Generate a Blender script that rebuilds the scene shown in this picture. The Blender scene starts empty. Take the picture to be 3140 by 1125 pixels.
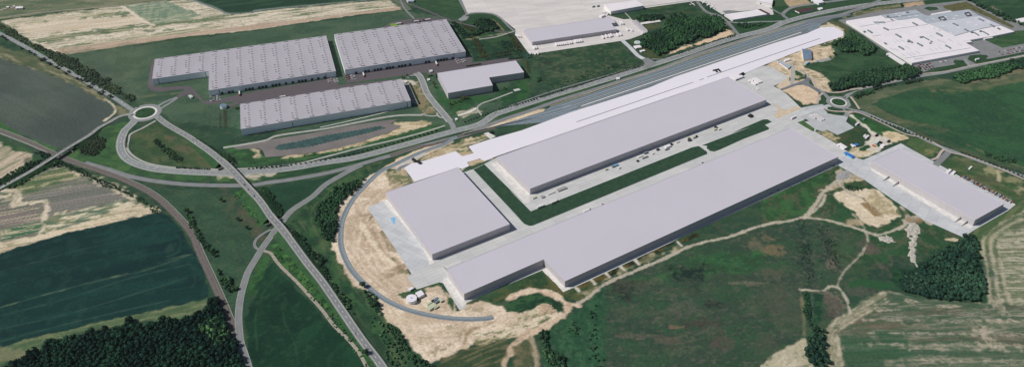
import bpy, math, random
import numpy as np
random.seed(7)
C = bpy.context.scene
COL = C.collection
# ---------------------------------------------------------------- camera, sky, sun, exposure
CAMH = 1000.0; FPX = 2660.8; PITCH = math.radians(37.49)
cam = bpy.data.objects.new('camera', bpy.data.cameras.new('camera')); COL.objects.link(cam)
cam.location = (0, 0, CAMH); cam.rotation_euler = (math.pi/2-PITCH, 0, 0)
cam.data.sensor_width = 36; cam.data.lens = FPX/3140*36
cam.data.clip_start = 1; cam.data.clip_end = 60000
C.camera = cam
SUN_EL = math.radians(46); SUN_AZ = math.radians(5)          # light travels towards +x, turned a little to +y
world = bpy.data.worlds.new('World'); C.world = world; world.use_nodes = True
nt = world.node_tree; sky = nt.nodes.new('ShaderNodeTexSky'); sky.sky_type = 'NISHITA'; sky.sun_disc = False
sky.sun_elevation = SUN_EL; sky.sun_rotation = math.radians(270-5)
sky.altitude = 300; sky.dust_density = 1.0
bg = nt.nodes['Background']; nt.links.new(sky.outputs[0], bg.inputs[0]); bg.inputs[1].default_value = 0.05
sl = bpy.data.lights.new('sun', 'SUN'); sl.energy = 3.7; sl.angle = math.radians(0.6); sl.color = (1.0, 0.955, 0.90)
sun = bpy.data.objects.new('sun', sl); COL.objects.link(sun)
from mathutils import Vector
sd = Vector((math.cos(SUN_AZ)*math.cos(SUN_EL), math.sin(SUN_AZ)*math.cos(SUN_EL), -math.sin(SUN_EL)))
sun.rotation_euler = sd.to_track_quat('-Z', 'Y').to_euler()
C.view_settings.view_transform = 'Standard'; C.view_settings.look = 'None'
C.view_settings.exposure = 0.0; C.view_settings.gamma = 1.0; C.view_settings.use_curve_mapping = False
KALB = 0.9
# ---------------------------------------------------------------- survey: measured picture points -> ground metres
s1 = 2.3075
Z = {'A':(0,0,s1),'B':(780,0,s1),'C':(1560,0,s1),'D':(2340,0,s1),'E':(0,380,s1),'F':(780,380,s1),'G':(1560,380,s1),
     'H':(2340,380,s1),'I':(0,725,s1),'J':(780,725,s1),'K':(1560,725,s1),'L':(2340,725,s1),
     '1':(440,90,2.7968),'2':(1000,40,2.7968),'3':(1550,0,2.7968),'4':(2560,0,2.9776),'5':(2280,200,3.296),
     '6':(1150,420,3.0756),'7':(1400,200,2.7968),'8':(2000,0,2.7968),'9':(2500,400,2.714),
     'R':(300,280,2.885),'S':(650,560,3.076),'U':(1180,780,2.675),'O':(0,0,.82038)}
def w(t, x, y, z=0.0):
    x0, y0, s = Z[t]; a = (x0+x/s-1570)/FPX; b = (562.5-(y0+y/s))/FPX
    r = (a, math.cos(PITCH)+b*math.sin(PITCH), -math.sin(PITCH)+b*math.cos(PITCH))
    k = -(CAMH-z)/r[2]
    return (r[0]*k, r[1]*k, z)
def P(s, z=0.0):
    out = []; t = None
    for tok in s.split():
        if ',' in tok:
            c = tok.split(','); zz = float(c[2]) if len(c) > 2 else z
            out.append(w(t, float(c[0]), float(c[1]), zz))
        else: t = tok
    return out
def ang(s):
    a, b = P(s); return math.degrees(math.atan2(b[1]-a[1], b[0]-a[0]))
def lin(c):
    return np.array([(v/255/12.92 if v/255 <= .04045 else ((v/255+.055)/1.055)**2.4) for v in c])
def alb(c): return np.clip(lin(c)/KALB, 0, .9)
# ---------------------------------------------------------------- tags
def tag(o, label=None, cat=None, group=None, kind=None):
    if label: o['label'] = label
    if cat: o['category'] = cat
    if group: o['group'] = group
    if kind: o['kind'] = kind
    return o
# ---------------------------------------------------------------- materials
MATS = {}
def mat(name, c, rough=.85, ns=.12, na=.15, c2=None, spec=.3, ns2=None, metal=0, attr=False, aniso=None, slabs=None):
    if name in MATS: return MATS[name]
    m = bpy.data.materials.new(name); m.use_nodes = True; T = m.node_tree; N = T.nodes; L = T.links
    b = N['Principled BSDF']; b.inputs['Roughness'].default_value = rough; b.inputs['Specular IOR Level'].default_value = spec
    b.inputs['Metallic'].default_value = metal
    tc = N.new('ShaderNodeTexCoord'); src = tc.outputs['Object']
    if aniso:
        mp = N.new('ShaderNodeMapping'); mp.inputs['Rotation'].default_value = (0, 0, -math.radians(aniso[0])); mp.inputs['Scale'].default_value = (aniso[1], 1, 1)
        L.new(src, mp.inputs[0]); src = mp.outputs[0]
    n1 = N.new('ShaderNodeTexNoise'); n1.inputs['Scale'].default_value = ns; n1.inputs['Detail'].default_value = 6; n1.inputs['Roughness'].default_value = .65
    L.new(src, n1.inputs['Vector'])
    mr = N.new('ShaderNodeMapRange'); L.new(n1.outputs['Fac'], mr.inputs[0])
    mr.inputs[1].default_value = .3; mr.inputs[2].default_value = .7
    if slabs:
        mp = N.new('ShaderNodeMapping'); mp.inputs['Rotation'].default_value = (0, 0, -math.radians(slabs[0])); L.new(tc.outputs['Object'], mp.inputs[0])
        bk = N.new('ShaderNodeTexBrick'); bk.offset = 0; bk.inputs['Scale'].default_value = 1; bk.inputs['Brick Width'].default_value = slabs[1]; bk.inputs['Row Height'].default_value = slabs[2]
        bk.inputs['Mortar Size'].default_value = .25; bk.inputs['Color1'].default_value = (1, 1, 1, 1); bk.inputs['Color2'].default_value = (.90, .90, .91, 1); bk.inputs['Mortar'].default_value = (.72, .72, .72, 1)
        L.new(mp.outputs[0], bk.inputs['Vector'])
    if attr:
        at = N.new('ShaderNodeAttribute'); at.attribute_name = 'Col'
        mr.inputs[3].default_value = 1-na; mr.inputs[4].default_value = 1+na
        mx = N.new('ShaderNodeMix'); mx.data_type = 'RGBA'; mx.blend_type = 'MULTIPLY'; mx.inputs[0].default_value = 1
        L.new(at.outputs['Color'], mx.inputs[6]); L.new(mr.outputs[0], mx.inputs[7]); L.new(mx.outputs[2], b.inputs['Base Color'])
    else:
        a = alb(c); a2 = alb(c2) if c2 is not None else np.clip(a*(1-na*1.6), 0, 1)
        mx = N.new('ShaderNodeMix'); mx.data_type = 'RGBA'
        mx.inputs[6].default_value = (*np.clip(a*(1+na*.6), 0, .92), 1) if c2 is None else (*a, 1); mx.inputs[7].default_value = (*a2, 1)
        L.new(mr.outputs[0], mx.inputs[0])
        if slabs:
            m2 = N.new('ShaderNodeMix'); m2.data_type = 'RGBA'; m2.blend_type = 'MULTIPLY'; m2.inputs[0].default_value = 1
            L.new(mx.outputs[2], m2.inputs[6]); L.new(bk.outputs['Color'], m2.inputs[7]); L.new(m2.outputs[2], b.inputs['Base Color'])
        else: L.new(mx.outputs[2], b.inputs['Base Color'])
    MATS[name] = m; return m
M_ground = mat('ground_cover', None, 1, .22, .24, attr=True, spec=.05)
M_leaf = mat('foliage', None, .9, .5, .30, attr=True, spec=.1)
M_asph = mat('asphalt_worn', (138, 142, 142), .9, .08, .14)
M_asph_d = mat('asphalt_dark', (112, 118, 124), .9, .05, .12)
M_asph_p = mat('asphalt_purple', (92, 86, 90), .9, .08, .07)
M_asph_m = mat('asphalt_mid', (128, 130, 131), .9, .06, .13)
M_path = mat('path_concrete', (168, 168, 162), .9, .08, .12)
M_pathbrick = mat('path_brick', (184, 170, 160), .9, .08, .10)
M_should = mat('verge_gravel', (152, 156, 148), .95, .12, .18)
M_ballast = mat('rail_ballast', (104, 97, 92), .95, .15, .20)
M_ballast_n = mat('rail_ballast_new', (128, 138, 144), .95, .15, .14)
M_yard = mat('rail_yard_ballast', (118, 131, 139), .95, .12, .15)
M_steel = mat('rail_steel', (136, 134, 130), .5, .3, .1)
M_trackdark = mat('track_sleepers', (96, 110, 119), .9, .3, .2)
M_trackmid = mat('track_stone', (148, 160, 166), .9, .3, .15)
M_white = mat('white_marking', (225, 224, 220), .7, .3, .08)
M_yellow = mat('yellow_marking', (190, 176, 130), .8, .3, .2)
M_conc = mat('concrete_yard', (204, 203, 200), .9, .03, .12, c2=(184, 186, 186), aniso=(32, .3), slabs=(32, 24, 7))
M_conc2 = mat('concrete_grey', (204, 205, 206), .9, .05, .12, c2=(180, 183, 186), aniso=(-34, .35), slabs=(-34, 18, 9))
M_conc_w = mat('gravel_white', (214, 211, 206), .95, .12, .14)
M_airfield = mat('airfield_concrete', (216, 211, 207), .9, .05, .09, c2=(196, 192, 188), aniso=(17, .2), slabs=(17, 60, 12))
M_strip = mat('white_slab', (220, 216, 223), .9, .004, .015)
M_seam = mat('channel_dark', (112, 108, 112), .9, .2, .2)
M_roof = mat('hall_roof', (191, 187, 196), .8, .006, .022)
M_roofw = mat('warehouse_roof', (170, 167, 174), .75, .01, .05)
M_wall = mat('hall_wall', (184, 179, 181), .8, .05, .05)
M_wallw = mat('warehouse_wall', (226, 231, 240), .7, .05, .04)
M_wallwhite = mat('white_wall', (222, 220, 218), .8, .05, .05)
M_roofwhite = mat('white_roof', (224, 219, 222), .8, .05, .05)
M_roofgrey = mat('grey_blue_roof', (168, 176, 184), .8, .05, .10)
M_rooflg = mat('light_grey_roof', (194, 196, 204), .8, .03, .07)
M_dark = mat('dark_opening', (44, 44, 48), .6, .5, .2)
M_vent = mat('roof_vent_dark', (74, 71, 73), .6, .5, .2)
M_vent2 = mat('roof_monitor_grey', (120, 132, 136), .6, .5, .2)
M_glass = mat('tinted_glass', (40, 48, 54), .15, .5, .1, spec=.6)
M_tyre = mat('tyre_rubber', (30, 30, 32), .9, 2, .2)
M_bark = mat('bark', (70, 58, 48), .95, 2, .3)
M_water = mat('pond_water', (44, 66, 62), .3, .08, .30, c2=(72, 98, 94), spec=.5)
M_liner = mat('pond_liner', (120, 115, 112), .9, .03, .14)
M_rust = mat('dark_red_roof', (82, 52, 54), .8, .1, .2)
M_rubble = mat('rubble_white', (192, 187, 176), .95, .35, .35)
M_rubbleg = mat('rubble_grey', (160, 160, 158), .95, .5, .25)
M_guard = mat('bridge_concrete', (170, 170, 166), .9, .2, .12)
M_guard2 = mat('bridge_concrete_stained', (140, 142, 138), .9, .2, .2)
M_blue = mat('blue_sheet_roof', (58, 118, 190), .6, .2, .12)
M_lblue = mat('light_blue_tarp', (120, 186, 222), .6, .3, .2)
M_steelblue = mat('steel_blue_roof', (112, 132, 152), .6, .1, .15)
M_lime = mat('lime_grass', (112, 142, 60), .95, .1, .1)
M_timber = mat('pale_timber', (188, 192, 166), .9, .5, .15)
M_tankg = mat('pale_green_tank', (186, 204, 200), .6, .2, .1)
def paintmat(n, c): return mat('paint_'+n, c, .35, 1.5, .05, spec=.5)
# ---------------------------------------------------------------- mesh helpers
def mesh(name, v, f, m, parent=None, origin=(0, 0, 0), smooth=False):
    v = np.asarray(v, dtype=float)-np.array(origin)
    me = bpy.data.meshes.new(name); me.from_pydata(v.tolist(), [], f)
    if smooth: me.shade_smooth()
    me.materials.append(m); o = bpy.data.objects.new(name, me); COL.objects.link(o)
    if parent is not None: o.parent = parent
    else: o.location = origin
    return o
def empty(name, loc, rz=0):
    o = bpy.data.objects.new(name, None); o.empty_display_size = 2; COL.objects.link(o); o.location = loc; o.rotation_euler.z = rz; return o
def area2(p): return sum(p[i][0]*p[(i+1) % len(p)][1]-p[(i+1) % len(p)][0]*p[i][1] for i in range(len(p)))
def ccw(p): return p if area2(p) > 0 else p[::-1]
def prism(p, z0, z1):
    p = ccw([(q[0], q[1]) for q in p]); n = len(p)
    v = [(x, y, z0) for x, y in p]+[(x, y, z1) for x, y in p]
    f = [(i, (i+1) % n, n+(i+1) % n, n+i) for i in range(n)]
    f += [tuple(range(n, 2*n)), tuple(range(n-1, -1, -1))]
    return v, f
def joinm(parts):
    V = []; F = []
    for v, f in parts:
        k = len(V); V += list(v); F += [tuple(i+k for i in q) for q in f]
    return V, F
def box(cx, cy, cz, sx, sy, sz, rz=0):
    c, s = math.cos(rz), math.sin(rz); v = []
    for dz in (-.5, .5):
        for dx, dy in ((-.5, -.5), (.5, -.5), (.5, .5), (-.5, .5)):
            x, y = dx*sx, dy*sy; v.append((cx+c*x-s*y, cy+s*x+c*y, cz+dz*sz))
    return v, [(0, 3, 2, 1), (4, 5, 6, 7), (0, 1, 5, 4), (1, 2, 6, 5), (2, 3, 7, 6), (3, 0, 4, 7)]
def cyl(cx, cy, z0, z1, r, n=24, r2=None):
    r2 = r if r2 is None else r2
    v = [(cx+r*math.cos(6.2832*i/n), cy+r*math.sin(6.2832*i/n), z0) for i in range(n)]+[(cx+r2*math.cos(6.2832*i/n), cy+r2*math.sin(6.2832*i/n), z1) for i in range(n)]
    return v, [(i, (i+1) % n, n+(i+1) % n, n+i) for i in range(n)]+[tuple(range(n, 2*n)), tuple(range(n-1, -1, -1))]
def inset(p, d):
    """offset a ccw polygon inwards by d (negative: outwards)"""
    p = ccw([(q[0], q[1]) for q in p]); n = len(p); out = []
    for i in range(n):
        a, b, c = np.array(p[i-1]), np.array(p[i]), np.array(p[(i+1) % n])
        u = (b-a)/np.linalg.norm(b-a); v = (c-b)/np.linalg.norm(c-b)
        nu = np.array((-u[1], u[0])); nv = np.array((-v[1], v[0])); k = 1+nu.dot(nv)
        out.append(tuple(b+(nu+nv)*d/max(k, .3)))
    return out
def declutter(p):
    """drop survey points that double back or nearly coincide"""
    p = list(p); ch = True
    while ch and len(p) > 3:
        ch = False
        for i in range(1, len(p)-1):
            u = p[i]-p[i-1]; v = p[i+1]-p[i]; a = np.linalg.norm(u[:2]); b = np.linalg.norm(v[:2])
            if a < 1e-6 or b < 1e-6 or (min(a, b) < 45 and np.dot(u[:2], v[:2])/(a*b) < .45) or (a < 9 and i > 1):
                p.pop(i); ch = True; break
    return p
def smoothline(p, step=8.0, clean=False):
    p = [np.array(q, float) for q in p]
    if clean: p = declutter(p)
    p = [2*p[0]-p[1]]+p+[2*p[-1]-p[-2]]; out = []
    for i in range(1, len(p)-2):
        a, b, c, d = p[i-1:i+3]; L = np.linalg.norm(c-b); n = max(2, int(L/step))
        def tj(ti, x, y): return ti+max(np.linalg.norm(y-x), 1e-6)**.5
        t0 = 0; t1 = tj(t0, a, b); t2 = tj(t1, b, c); t3 = tj(t2, c, d)
        for k in range(n):
            t = t1+(t2-t1)*k/n
            A1 = (t1-t)/(t1-t0)*a+(t-t0)/(t1-t0)*b; A2 = (t2-t)/(t2-t1)*b+(t-t1)/(t2-t1)*c; A3 = (t3-t)/(t3-t2)*c+(t-t2)/(t3-t2)*d
            B1 = (t2-t)/(t2-t0)*A1+(t-t0)/(t2-t0)*A2; B2 = (t3-t)/(t3-t1)*A2+(t-t1)/(t3-t1)*A3
            out.append((t2-t)/(t2-t1)*B1+(t-t1)/(t2-t1)*B2)
    out.append(p[-2]); return np.array(out)
def normals(L):
    d = np.gradient(L[:, :2], axis=0); d /= np.linalg.norm(d, axis=1)[:, None]+1e-9
    return np.stack([-d[:, 1], d[:, 0]], 1)
def strip(L, w0, w1, z, rag=0):
    """quads between lateral offsets w0 and w1 (left positive) along centre line L, z added"""
    n = normals(L); a = L.copy(); b = L.copy(); a[:, :2] += n*w0; b[:, :2] += n*w1; a[:, 2] += z; b[:, 2] += z
    k = len(L); V = np.concatenate([a, b]); F = [(i, i+1, k+i+1, k+i) for i in range(k-1)]
    if w1 < w0: F = [q[::-1] for q in F]
    return V, F[:] if w1 > w0 else F
def fix(vf):
    v, f = vf; out = []
    for q in f:
        a, b, c = [np.array(v[i]) for i in q[:3]]
        out.append(q if np.cross(b-a, c-b)[2] > 0 else q[::-1])
    return v, out
def dashes(L, off, wd, on, gap, z):
    s = np.concatenate([[0], np.cumsum(np.linalg.norm(np.diff(L[:, :2], axis=0), axis=1))]); n = normals(L); parts = []
    t = 0
    while t+on < s[-1]:
        pts = []
        for q in (t, t+on):
            pts.append((np.array([np.interp(q, s, L[:, k]) for k in range(3)]), np.array([np.interp(q, s, n[:, k]) for k in range(2)])))
        v = []
        for (c, nn), sg in ((pts[0], -1), (pts[1], -1), (pts[1], 1), (pts[0], 1)):
            v.append((c[0]+nn[0]*(off+sg*wd/2), c[1]+nn[1]*(off+sg*wd/2), c[2]+z))
        parts.append((v, [(0, 1, 2, 3)])); t += on+gap
    return fix(joinm(parts))
def struct(name, vf, m, label, origin=(0, 0, 0)):
    v, f = vf; o = mesh(name, v, f, m, origin=origin); return tag(o, label, name.replace('_', ' '), kind='structure')
def sheet(name, pts, z, m, label, smooth=False, jit=0):
    """flat polygon laid on the ground"""
    p = [(q[0], q[1], 0) for q in pts]
    if smooth: p = [tuple(q) for q in smoothline(p+[p[0]], 5.0)[:-1]]
    if jit:
        q2 = []
        for i in range(len(p)):
            a = np.array(p[i]); b = np.array(p[(i+1) % len(p)]); n = max(1, int(np.linalg.norm(b-a)/6))
            for k in range(n):
                c = a+(b-a)*k/n; j = jit if 1 else 0; q2.append((c[0]+random.uniform(-j, j), c[1]+random.uniform(-j, j), 0))
        p = q2
    p = ccw(p)
    from mathutils.geometry import tessellate_polygon
    tris = tessellate_polygon([[Vector(q) for q in p]])
    return struct(name, fix(([(x, y, z) for x, y, _ in p], [tuple(t) for t in tris])), m, label)
# ---------------------------------------------------------------- ground painting (surface cover of each spot of land)
G = 2.0
gx = np.arange(-1480, 1481, G); gy = np.arange(790, 2240, G)
NX, NY = len(gx), len(gy)
X, Y = np.meshgrid(gx, gy)                       # shape (NY,NX)
RT = np.random.default_rng(3).random((16, 256, 256))
def vn(x, y, s):
    xi = np.floor(x).astype(int); yi = np.floor(y).astype(int); fx = x-xi; fy = y-yi
    fx = fx*fx*(3-2*fx); fy = fy*fy*(3-2*fy); T = RT[s % 16]
    a = T[xi & 255, yi & 255]; b = T[(xi+1) & 255, yi & 255]; c = T[xi & 255, (yi+1) & 255]; d = T[(xi+1) & 255, (yi+1) & 255]
    return (a*(1-fx)+b*fx)*(1-fy)+(c*(1-fx)+d*fx)*fy
def fbm(x, y, s=0, o=4, g=.55):
    r = 0; A = 0; a = 1; q = 0
    for k in range(o):
        r = r+a*(vn(x*2**k+17*k, y*2**k+31*k, s+k)-.5); q += a*a; a *= g
    return r/(.19*math.sqrt(q))
_sc = [0]
def tex(x, y, c, layers):
    col = np.empty(x.shape+(3,)); col[:] = alb(c)
    for (c2, sx, sy, an, thr, wd, am) in layers:
        _sc[0] += 1; t = math.radians(an); u = (x*math.cos(t)+y*math.sin(t))/sx; v = (-x*math.sin(t)+y*math.cos(t))/sy
        n = fbm(u+_sc[0]*7.3, v+_sc[0]*3.1, _sc[0])
        m = np.clip((n-thr)/wd+.5, 0, 1)*am; col += (alb(c2)-col)*m[..., None]
    return col
g0 = (47, 73, 56)
GL = [((64, 88, 62), 70, 70, 0, .2, 1.6, .7), ((38, 60, 50), 30, 30, 0, .6, 1.2, .6), ((76, 86, 66), 14, 9, 15, 1.0, 1.2, .5)]
COLR = tex(X, Y, g0, GL)
ID = np.zeros(X.shape, np.int32)
REG = [('grass', 'green grassland between the halls, roads and railways')]
def sdf(px, py, pts, closed=True):
    d = np.full(px.shape, 1e9); ins = np.zeros(px.shape, bool); n = len(pts)
    for i in range(n if closed else n-1):
        ax, ay = pts[i][:2]; bx, by = pts[(i+1) % n][:2]; ex, ey = bx-ax, by-ay
        t = np.clip(((px-ax)*ex+(py-ay)*ey)/(ex*ex+ey*ey+1e-9), 0, 1)
        d = np.minimum(d, (px-ax-t*ex)**2+(py-ay-t*ey)**2)
        if closed and ay != by:
            ins ^= ((ay > py) != (by > py)) & (px < (bx-ax)*(py-ay)/(by-ay)+ax)
    d = np.sqrt(d); return np.where(ins, -d, d) if closed else d
def paint(s, c, layers=(), soft=2.5, rag=2.0, rs=14, am=1.0, name=None, label=None, stroke=None):
    pts = P(s) if isinstance(s, str) else s
    if stroke: pts = smoothline(pts, 12)
    pad = soft+rag*3+(stroke or 0)+4
    xs = [p[0] for p in pts]; ys = [p[1] for p in pts]
    i0, i1 = np.searchsorted(gx, (min(xs)-pad, max(xs)+pad)); j0, j1 = np.searchsorted(gy, (min(ys)-pad, max(ys)+pad))
    if i1 <= i0 or j1 <= j0: return
    x = X[j0:j1, i0:i1]; y = Y[j0:j1, i0:i1]
    d = sdf(x, y, pts, not stroke)
    if stroke: d = d-stroke/2
    if rag: d = d+rag*fbm(x/rs, y/rs, len(pts), 3)
    m = np.clip(.5-d/soft, 0, 1)
    sel = m > 0
    if not sel.any(): return
    col = tex(x[sel], y[sel], c, layers)
    sub = COLR[j0:j1, i0:i1]; sub[sel] += (col-sub[sel])*(m[sel]*am)[:, None]
    if name:
        REG.append((name, label)); ID[j0:j1, i0:i1][d < 0] = len(REG)-1
def blob(t, x, y, rx, ry, c, am=.7, soft=None, layers=()):
    cx, cy, _ = w(t, x, y); ax = abs(w(t, x+rx, y)[0]-cx); ay = abs(w(t, x, y-ry)[1]-cy)
    pts = [(cx+ax*math.cos(a), cy+ay*math.sin(a)) for a in np.linspace(0, 6.283, 15)[:-1]]
    paint(pts, c, layers, soft=soft or min(ax, ay)*.7, rag=min(ax, ay)*.35, rs=9, am=am)
exec_ground = True
# --- north-west farmland
aF = ang('A 400,350 1846,175')
paint('A -400,-160 1340,-60 1180,2 860,40 10,138 -60,160 -400,300', (104, 113, 90), [((130, 128, 104), 90, 9, aF, .3, 1.2, .8), ((78, 96, 74), 50, 14, aF, .8, 1, .7)], name='meadow', label='pale green meadow at the far left edge beyond the striped field')
paint('A -400,140 0,130 10,150 210,290 0,170 -400,0', (70, 88, 66), [((110, 112, 84), 60, 20, -30, .3, 1, .6)])
paint('A 10,150 300,110 860,45 1180,8 1310,-2 1400,20 1630,110 1846,85 B 0,85 500,38 960,-3 1040,65 500,138 0,213 A 1000,290 440,392 345,352 210,292 150,250', (196, 185, 165),
      [((182, 170, 150), 120, 6, aF, 0, 1, .7), ((110, 122, 94), 120, 5.5, aF, 1.0, .7, .85), ((86, 108, 80), 45, 7, aF, 1.5, .6, .9), ((214, 204, 184), 60, 8, aF, .8, .5, .7), ((150, 146, 118), 7, 5, 0, 1.0, .8, .5)], soft=3, rag=1.5, name='field', label='large pale beige field with faint green stripes')
paint('A 600,125 860,75 940,100 780,130 650,135', (76, 102, 74), [((150, 150, 120), 50, 5, aF, .2, .8, .8)], rag=5, soft=8, am=.85)
paint('A 250,280 700,215 1200,150 1600,115 1620,130 1100,190 700,250 300,300', (96, 116, 86), [((170, 162, 134), 80, 4, aF, .1, .8, .8), ((70, 94, 66), 40, 6, aF, .6, .8, .6)], rag=4, soft=6, am=.9)
paint('A 380,340 900,270 1500,190 1560,200 1000,280 420,352', (112, 122, 92), [((190, 180, 152), 60, 4, aF, -.1, .8, .8)], rag=4, soft=5, am=.75)
paint('A 60,170 600,100 800,80 820,95 500,150 100,190', (130, 132, 100), [((196, 186, 160), 80, 4, aF, -.2, .8, .9)], rag=4, soft=6, am=.6)
for a_ in ((340, 155), (420, 185), (900, 185), (700, 210), (1190, 215), (1060, 222), (860, 110), (740, 235), (470, 170)):
    blob('A', a_[0], a_[1], 40, 9, (74, 98, 74), .75)
paint('A 130,180 500,140 900,110 960,120 1040,165 700,205 300,232 220,240', (206, 193, 172), [((190, 176, 152), 90, 6, aF, .2, .9, .8)], soft=6, rag=4, am=.9)
paint('A 875,48 1175,10 1440,112 1300,145 1090,172 960,100', (132, 144, 120), [((104, 126, 106), 8, 60, aF, -.2, .8, .8), ((176, 172, 148), 40, 4, aF, .9, .8, .7), ((100, 124, 110), 12, 12, 0, .7, .8, .6)], soft=3, rag=1.5, name='field', label='small grey green square field inside the beige field')
paint('A 860,45 940,95 1010,150 1090,180', (208, 196, 176), stroke=7, soft=4, rag=1)
paint('A 400,350 900,287 1846,172 B 0,175 600,110 1030,50 1045,72 700,108 0,212 A 1300,262 445,392', (172, 152, 133), [((186, 166, 146), 70, 5, aF, .2, .9, .8), ((152, 134, 116), 60, 4, aF, .8, .8, .6)], soft=2.5, rag=.8, name='field', label='narrow brown ploughed strip beside the beige field')
paint('A 1340,-10 1630,108 1846,82 B 0,80 500,32 940,-10 940,-60 A 1340,-80', (40, 64, 50), [((54, 80, 60), 60, 12, aF, .3, 1, .7)], name='field', label='dark green field at the top left beyond the beige field')
paint('A 1330,-4 1500,62 1630,108', (186, 180, 160), stroke=4, soft=3, rag=.5)
paint('A 1345,-4 1520,55 1620,98 1846,80 B 0,78 500,30 900,-4', (112, 122, 116), stroke=7, soft=3, rag=.5)
paint('B 950,-60 1050,0 1120,75 1040,70 960,0', (78, 94, 76), [((100, 108, 92), 30, 8, -50, .2, 1, .8)])
# meadow round the warehouses
paint('A 445,392 1846,215 B 0,215 1040,75 1400,130 1846,300 1846,480 1700,923 500,923 A 1846,923 1240,860 960,700 800,600 500,420', (66, 88, 70), [((78, 98, 78), 70, 30, aF, .1, 1.2, .7), ((54, 78, 62), 40, 25, aF, .5, 1.2, .6), ((82, 96, 76), 7, 7, 0, 1.1, .8, .4)], soft=4, rag=2, name='meadow', label='mown green meadow around the three skylit warehouses')
paint('A 450,400 700,510 960,690 930,640 800,560 560,430', (112, 104, 80), [((70, 88, 60), 20, 8, -30, 0, 1, .8)], soft=14, rag=4, am=.5)
paint('A 445,392 1100,320 1000,620 960,700 800,600 500,420', (80, 97, 79), [((92, 106, 84), 60, 25, aF, .1, 1.2, .7), ((66, 86, 68), 40, 25, aF, .5, 1.2, .6)], soft=60, rag=8, am=.8)
paint('B 1380,140 1846,240 1846,500 1560,430 1500,360', (40, 66, 48), [((54, 80, 54), 30, 20, 0, .2, 1, .8), ((30, 52, 42), 20, 12, 0, .6, 1, .8)], soft=6, rag=4)
paint('2 950,640 1040,740 1430,700 1734,560 1734,740 1300,780 1100,860 980,760', (50, 86, 52), [((38, 66, 46), 25, 20, 0, .2, 1, .8)], soft=8, rag=4)
paint('2 720,590 790,590 940,860 830,870 790,790', (128, 118, 92), [((92, 100, 70), 14, 10, -50, .2, 1, .8), ((160, 148, 122), 9, 9, 0, .9, .8, .7)], soft=3, rag=3, name='bare_soil', label='dry brown verge beside the warehouse access road')
paint('2 650,575 740,590 790,620 700,615', (190, 182, 166), soft=5, rag=2)
paint('A 960,690 1250,660 1300,655', (104, 112, 78), stroke=4, soft=5, rag=1, am=.8)
# --- west: bare grey field
paint('A -300,250 0,410 330,520 560,610 700,690 790,740 815,770 812,800 740,855 655,930 E 600,100 480,160 390,175 130,65 10,-5 -300,-120', (82, 93, 84), [((76, 87, 79), 200, 6, -33, 0, 1, .5), ((88, 96, 90), 150, 10, -33, .8, .8, .4), ((70, 79, 75), 140, 80, -33, .4, 1.8, .8)], soft=3, rag=1, name='field', label='smooth dark grey field beside the tree lined road')
paint('A 330,923 700,500 820,800 700,923 E 600,120 390,190 120,70', (68, 77, 74), (), soft=90, rag=4, am=.8)
paint('A -300,210 0,330 250,400 480,520 700,650 790,735 700,700 560,612 330,520 0,412 -300,300', (92, 98, 74), [((140, 134, 108), 60, 6, -33, .3, .8, .8), ((66, 84, 60), 30, 8, -33, .5, .8, .7)], soft=6, rag=2)
paint('A 740,700 790,735 815,770 812,800 740,855', (196, 186, 162), stroke=5, soft=3, rag=.8)
paint('A 830,760 900,770 890,800 850,815', (128, 124, 96), soft=8, rag=3, am=.8)
paint('E -200,-90 10,-5 130,65 390,175 340,205 180,130 0,40 -200,-60', (60, 96, 56), [((78, 116, 64), 30, 8, -25, .4, 1, .8)], soft=5, rag=2)
# west of rail
paint('E -200,20 0,90 240,205 300,240 260,270 0,420 -200,500', (52, 80, 56), [((70, 98, 64), 30, 12, -25, .2, 1, .7)])
paint('E -300,60 0,130 110,190 230,215 220,260 150,320 0,395 -300,540', (192, 178, 158), [((112, 122, 92), 90, 4, 60, .5, .8, .85), ((170, 152, 132), 80, 6, 60, -.3, .8, .5)], soft=3, rag=1.5, name='field', label='small striped pale field in the corner between railway and road')
paint('E 215,240 220,262 170,300 180,240', (84, 88, 70), soft=5, rag=2, am=.8)
aS = ang('E 0,655 900,500')
paint('E 0,445 300,290 380,260 470,270 400,320 200,420 0,520 -200,600 -200,560', (40, 70, 50), [((56, 88, 58), 30, 10, 30, .3, 1, .7)], soft=4)
paint('E -200,620 0,492 120,440 270,350 380,302 450,300 560,350 700,420 900,490 1140,618 900,668 500,760 0,910 I -200,190', (120, 120, 106), [((84, 102, 84), 200, 3.4, aS, .1, .5, .8), ((148, 142, 128), 160, 3.0, aS, .7, .5, .6), ((176, 166, 146), 50, 10, aS, 1.5, 1, .6), ((104, 98, 92), 30, 5, aS, .7, .7, .4)], soft=3, rag=2, name='field', label='striped vegetable field of brown and green rows below the railway')
paint('E 150,540 360,470 700,400 880,490 880,530 600,600 350,650', (126, 120, 114), [((96, 104, 94), 400, 2.9, aS, 0, .4, .8), ((148, 142, 134), 200, 3, aS, .8, .4, .5)], soft=8, rag=4)
paint('E -100,560 290,580 290,670 -100,770', (122, 114, 108), [((98, 104, 90), 200, 3.2, aS, 0, .4, .9), ((182, 168, 148), 150, 4, aS, 1.1, .4, .8)], soft=6, rag=3)
paint('E 180,390 440,310 560,360 540,385 150,500 0,520', (98, 110, 78), [((62, 94, 68), 120, 4, aS, .1, .5, .85), ((168, 158, 128), 60, 3.5, aS, 1., .5, .8)], soft=5, rag=2)
paint('E 0,470 120,480 120,560 100,570', (200, 188, 166), [((150, 140, 120), 30, 5, aS, .6, 1, .6)], stroke=12, soft=5, rag=2)
paint('E -100,530 100,505 120,520 105,562 200,560 320,545 335,570 320,640 290,820', (200, 188, 166), [((150, 146, 120), 12, 5, 80, .5, 1, .7)], stroke=8.5, soft=4, rag=1.5, rs=8)
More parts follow.
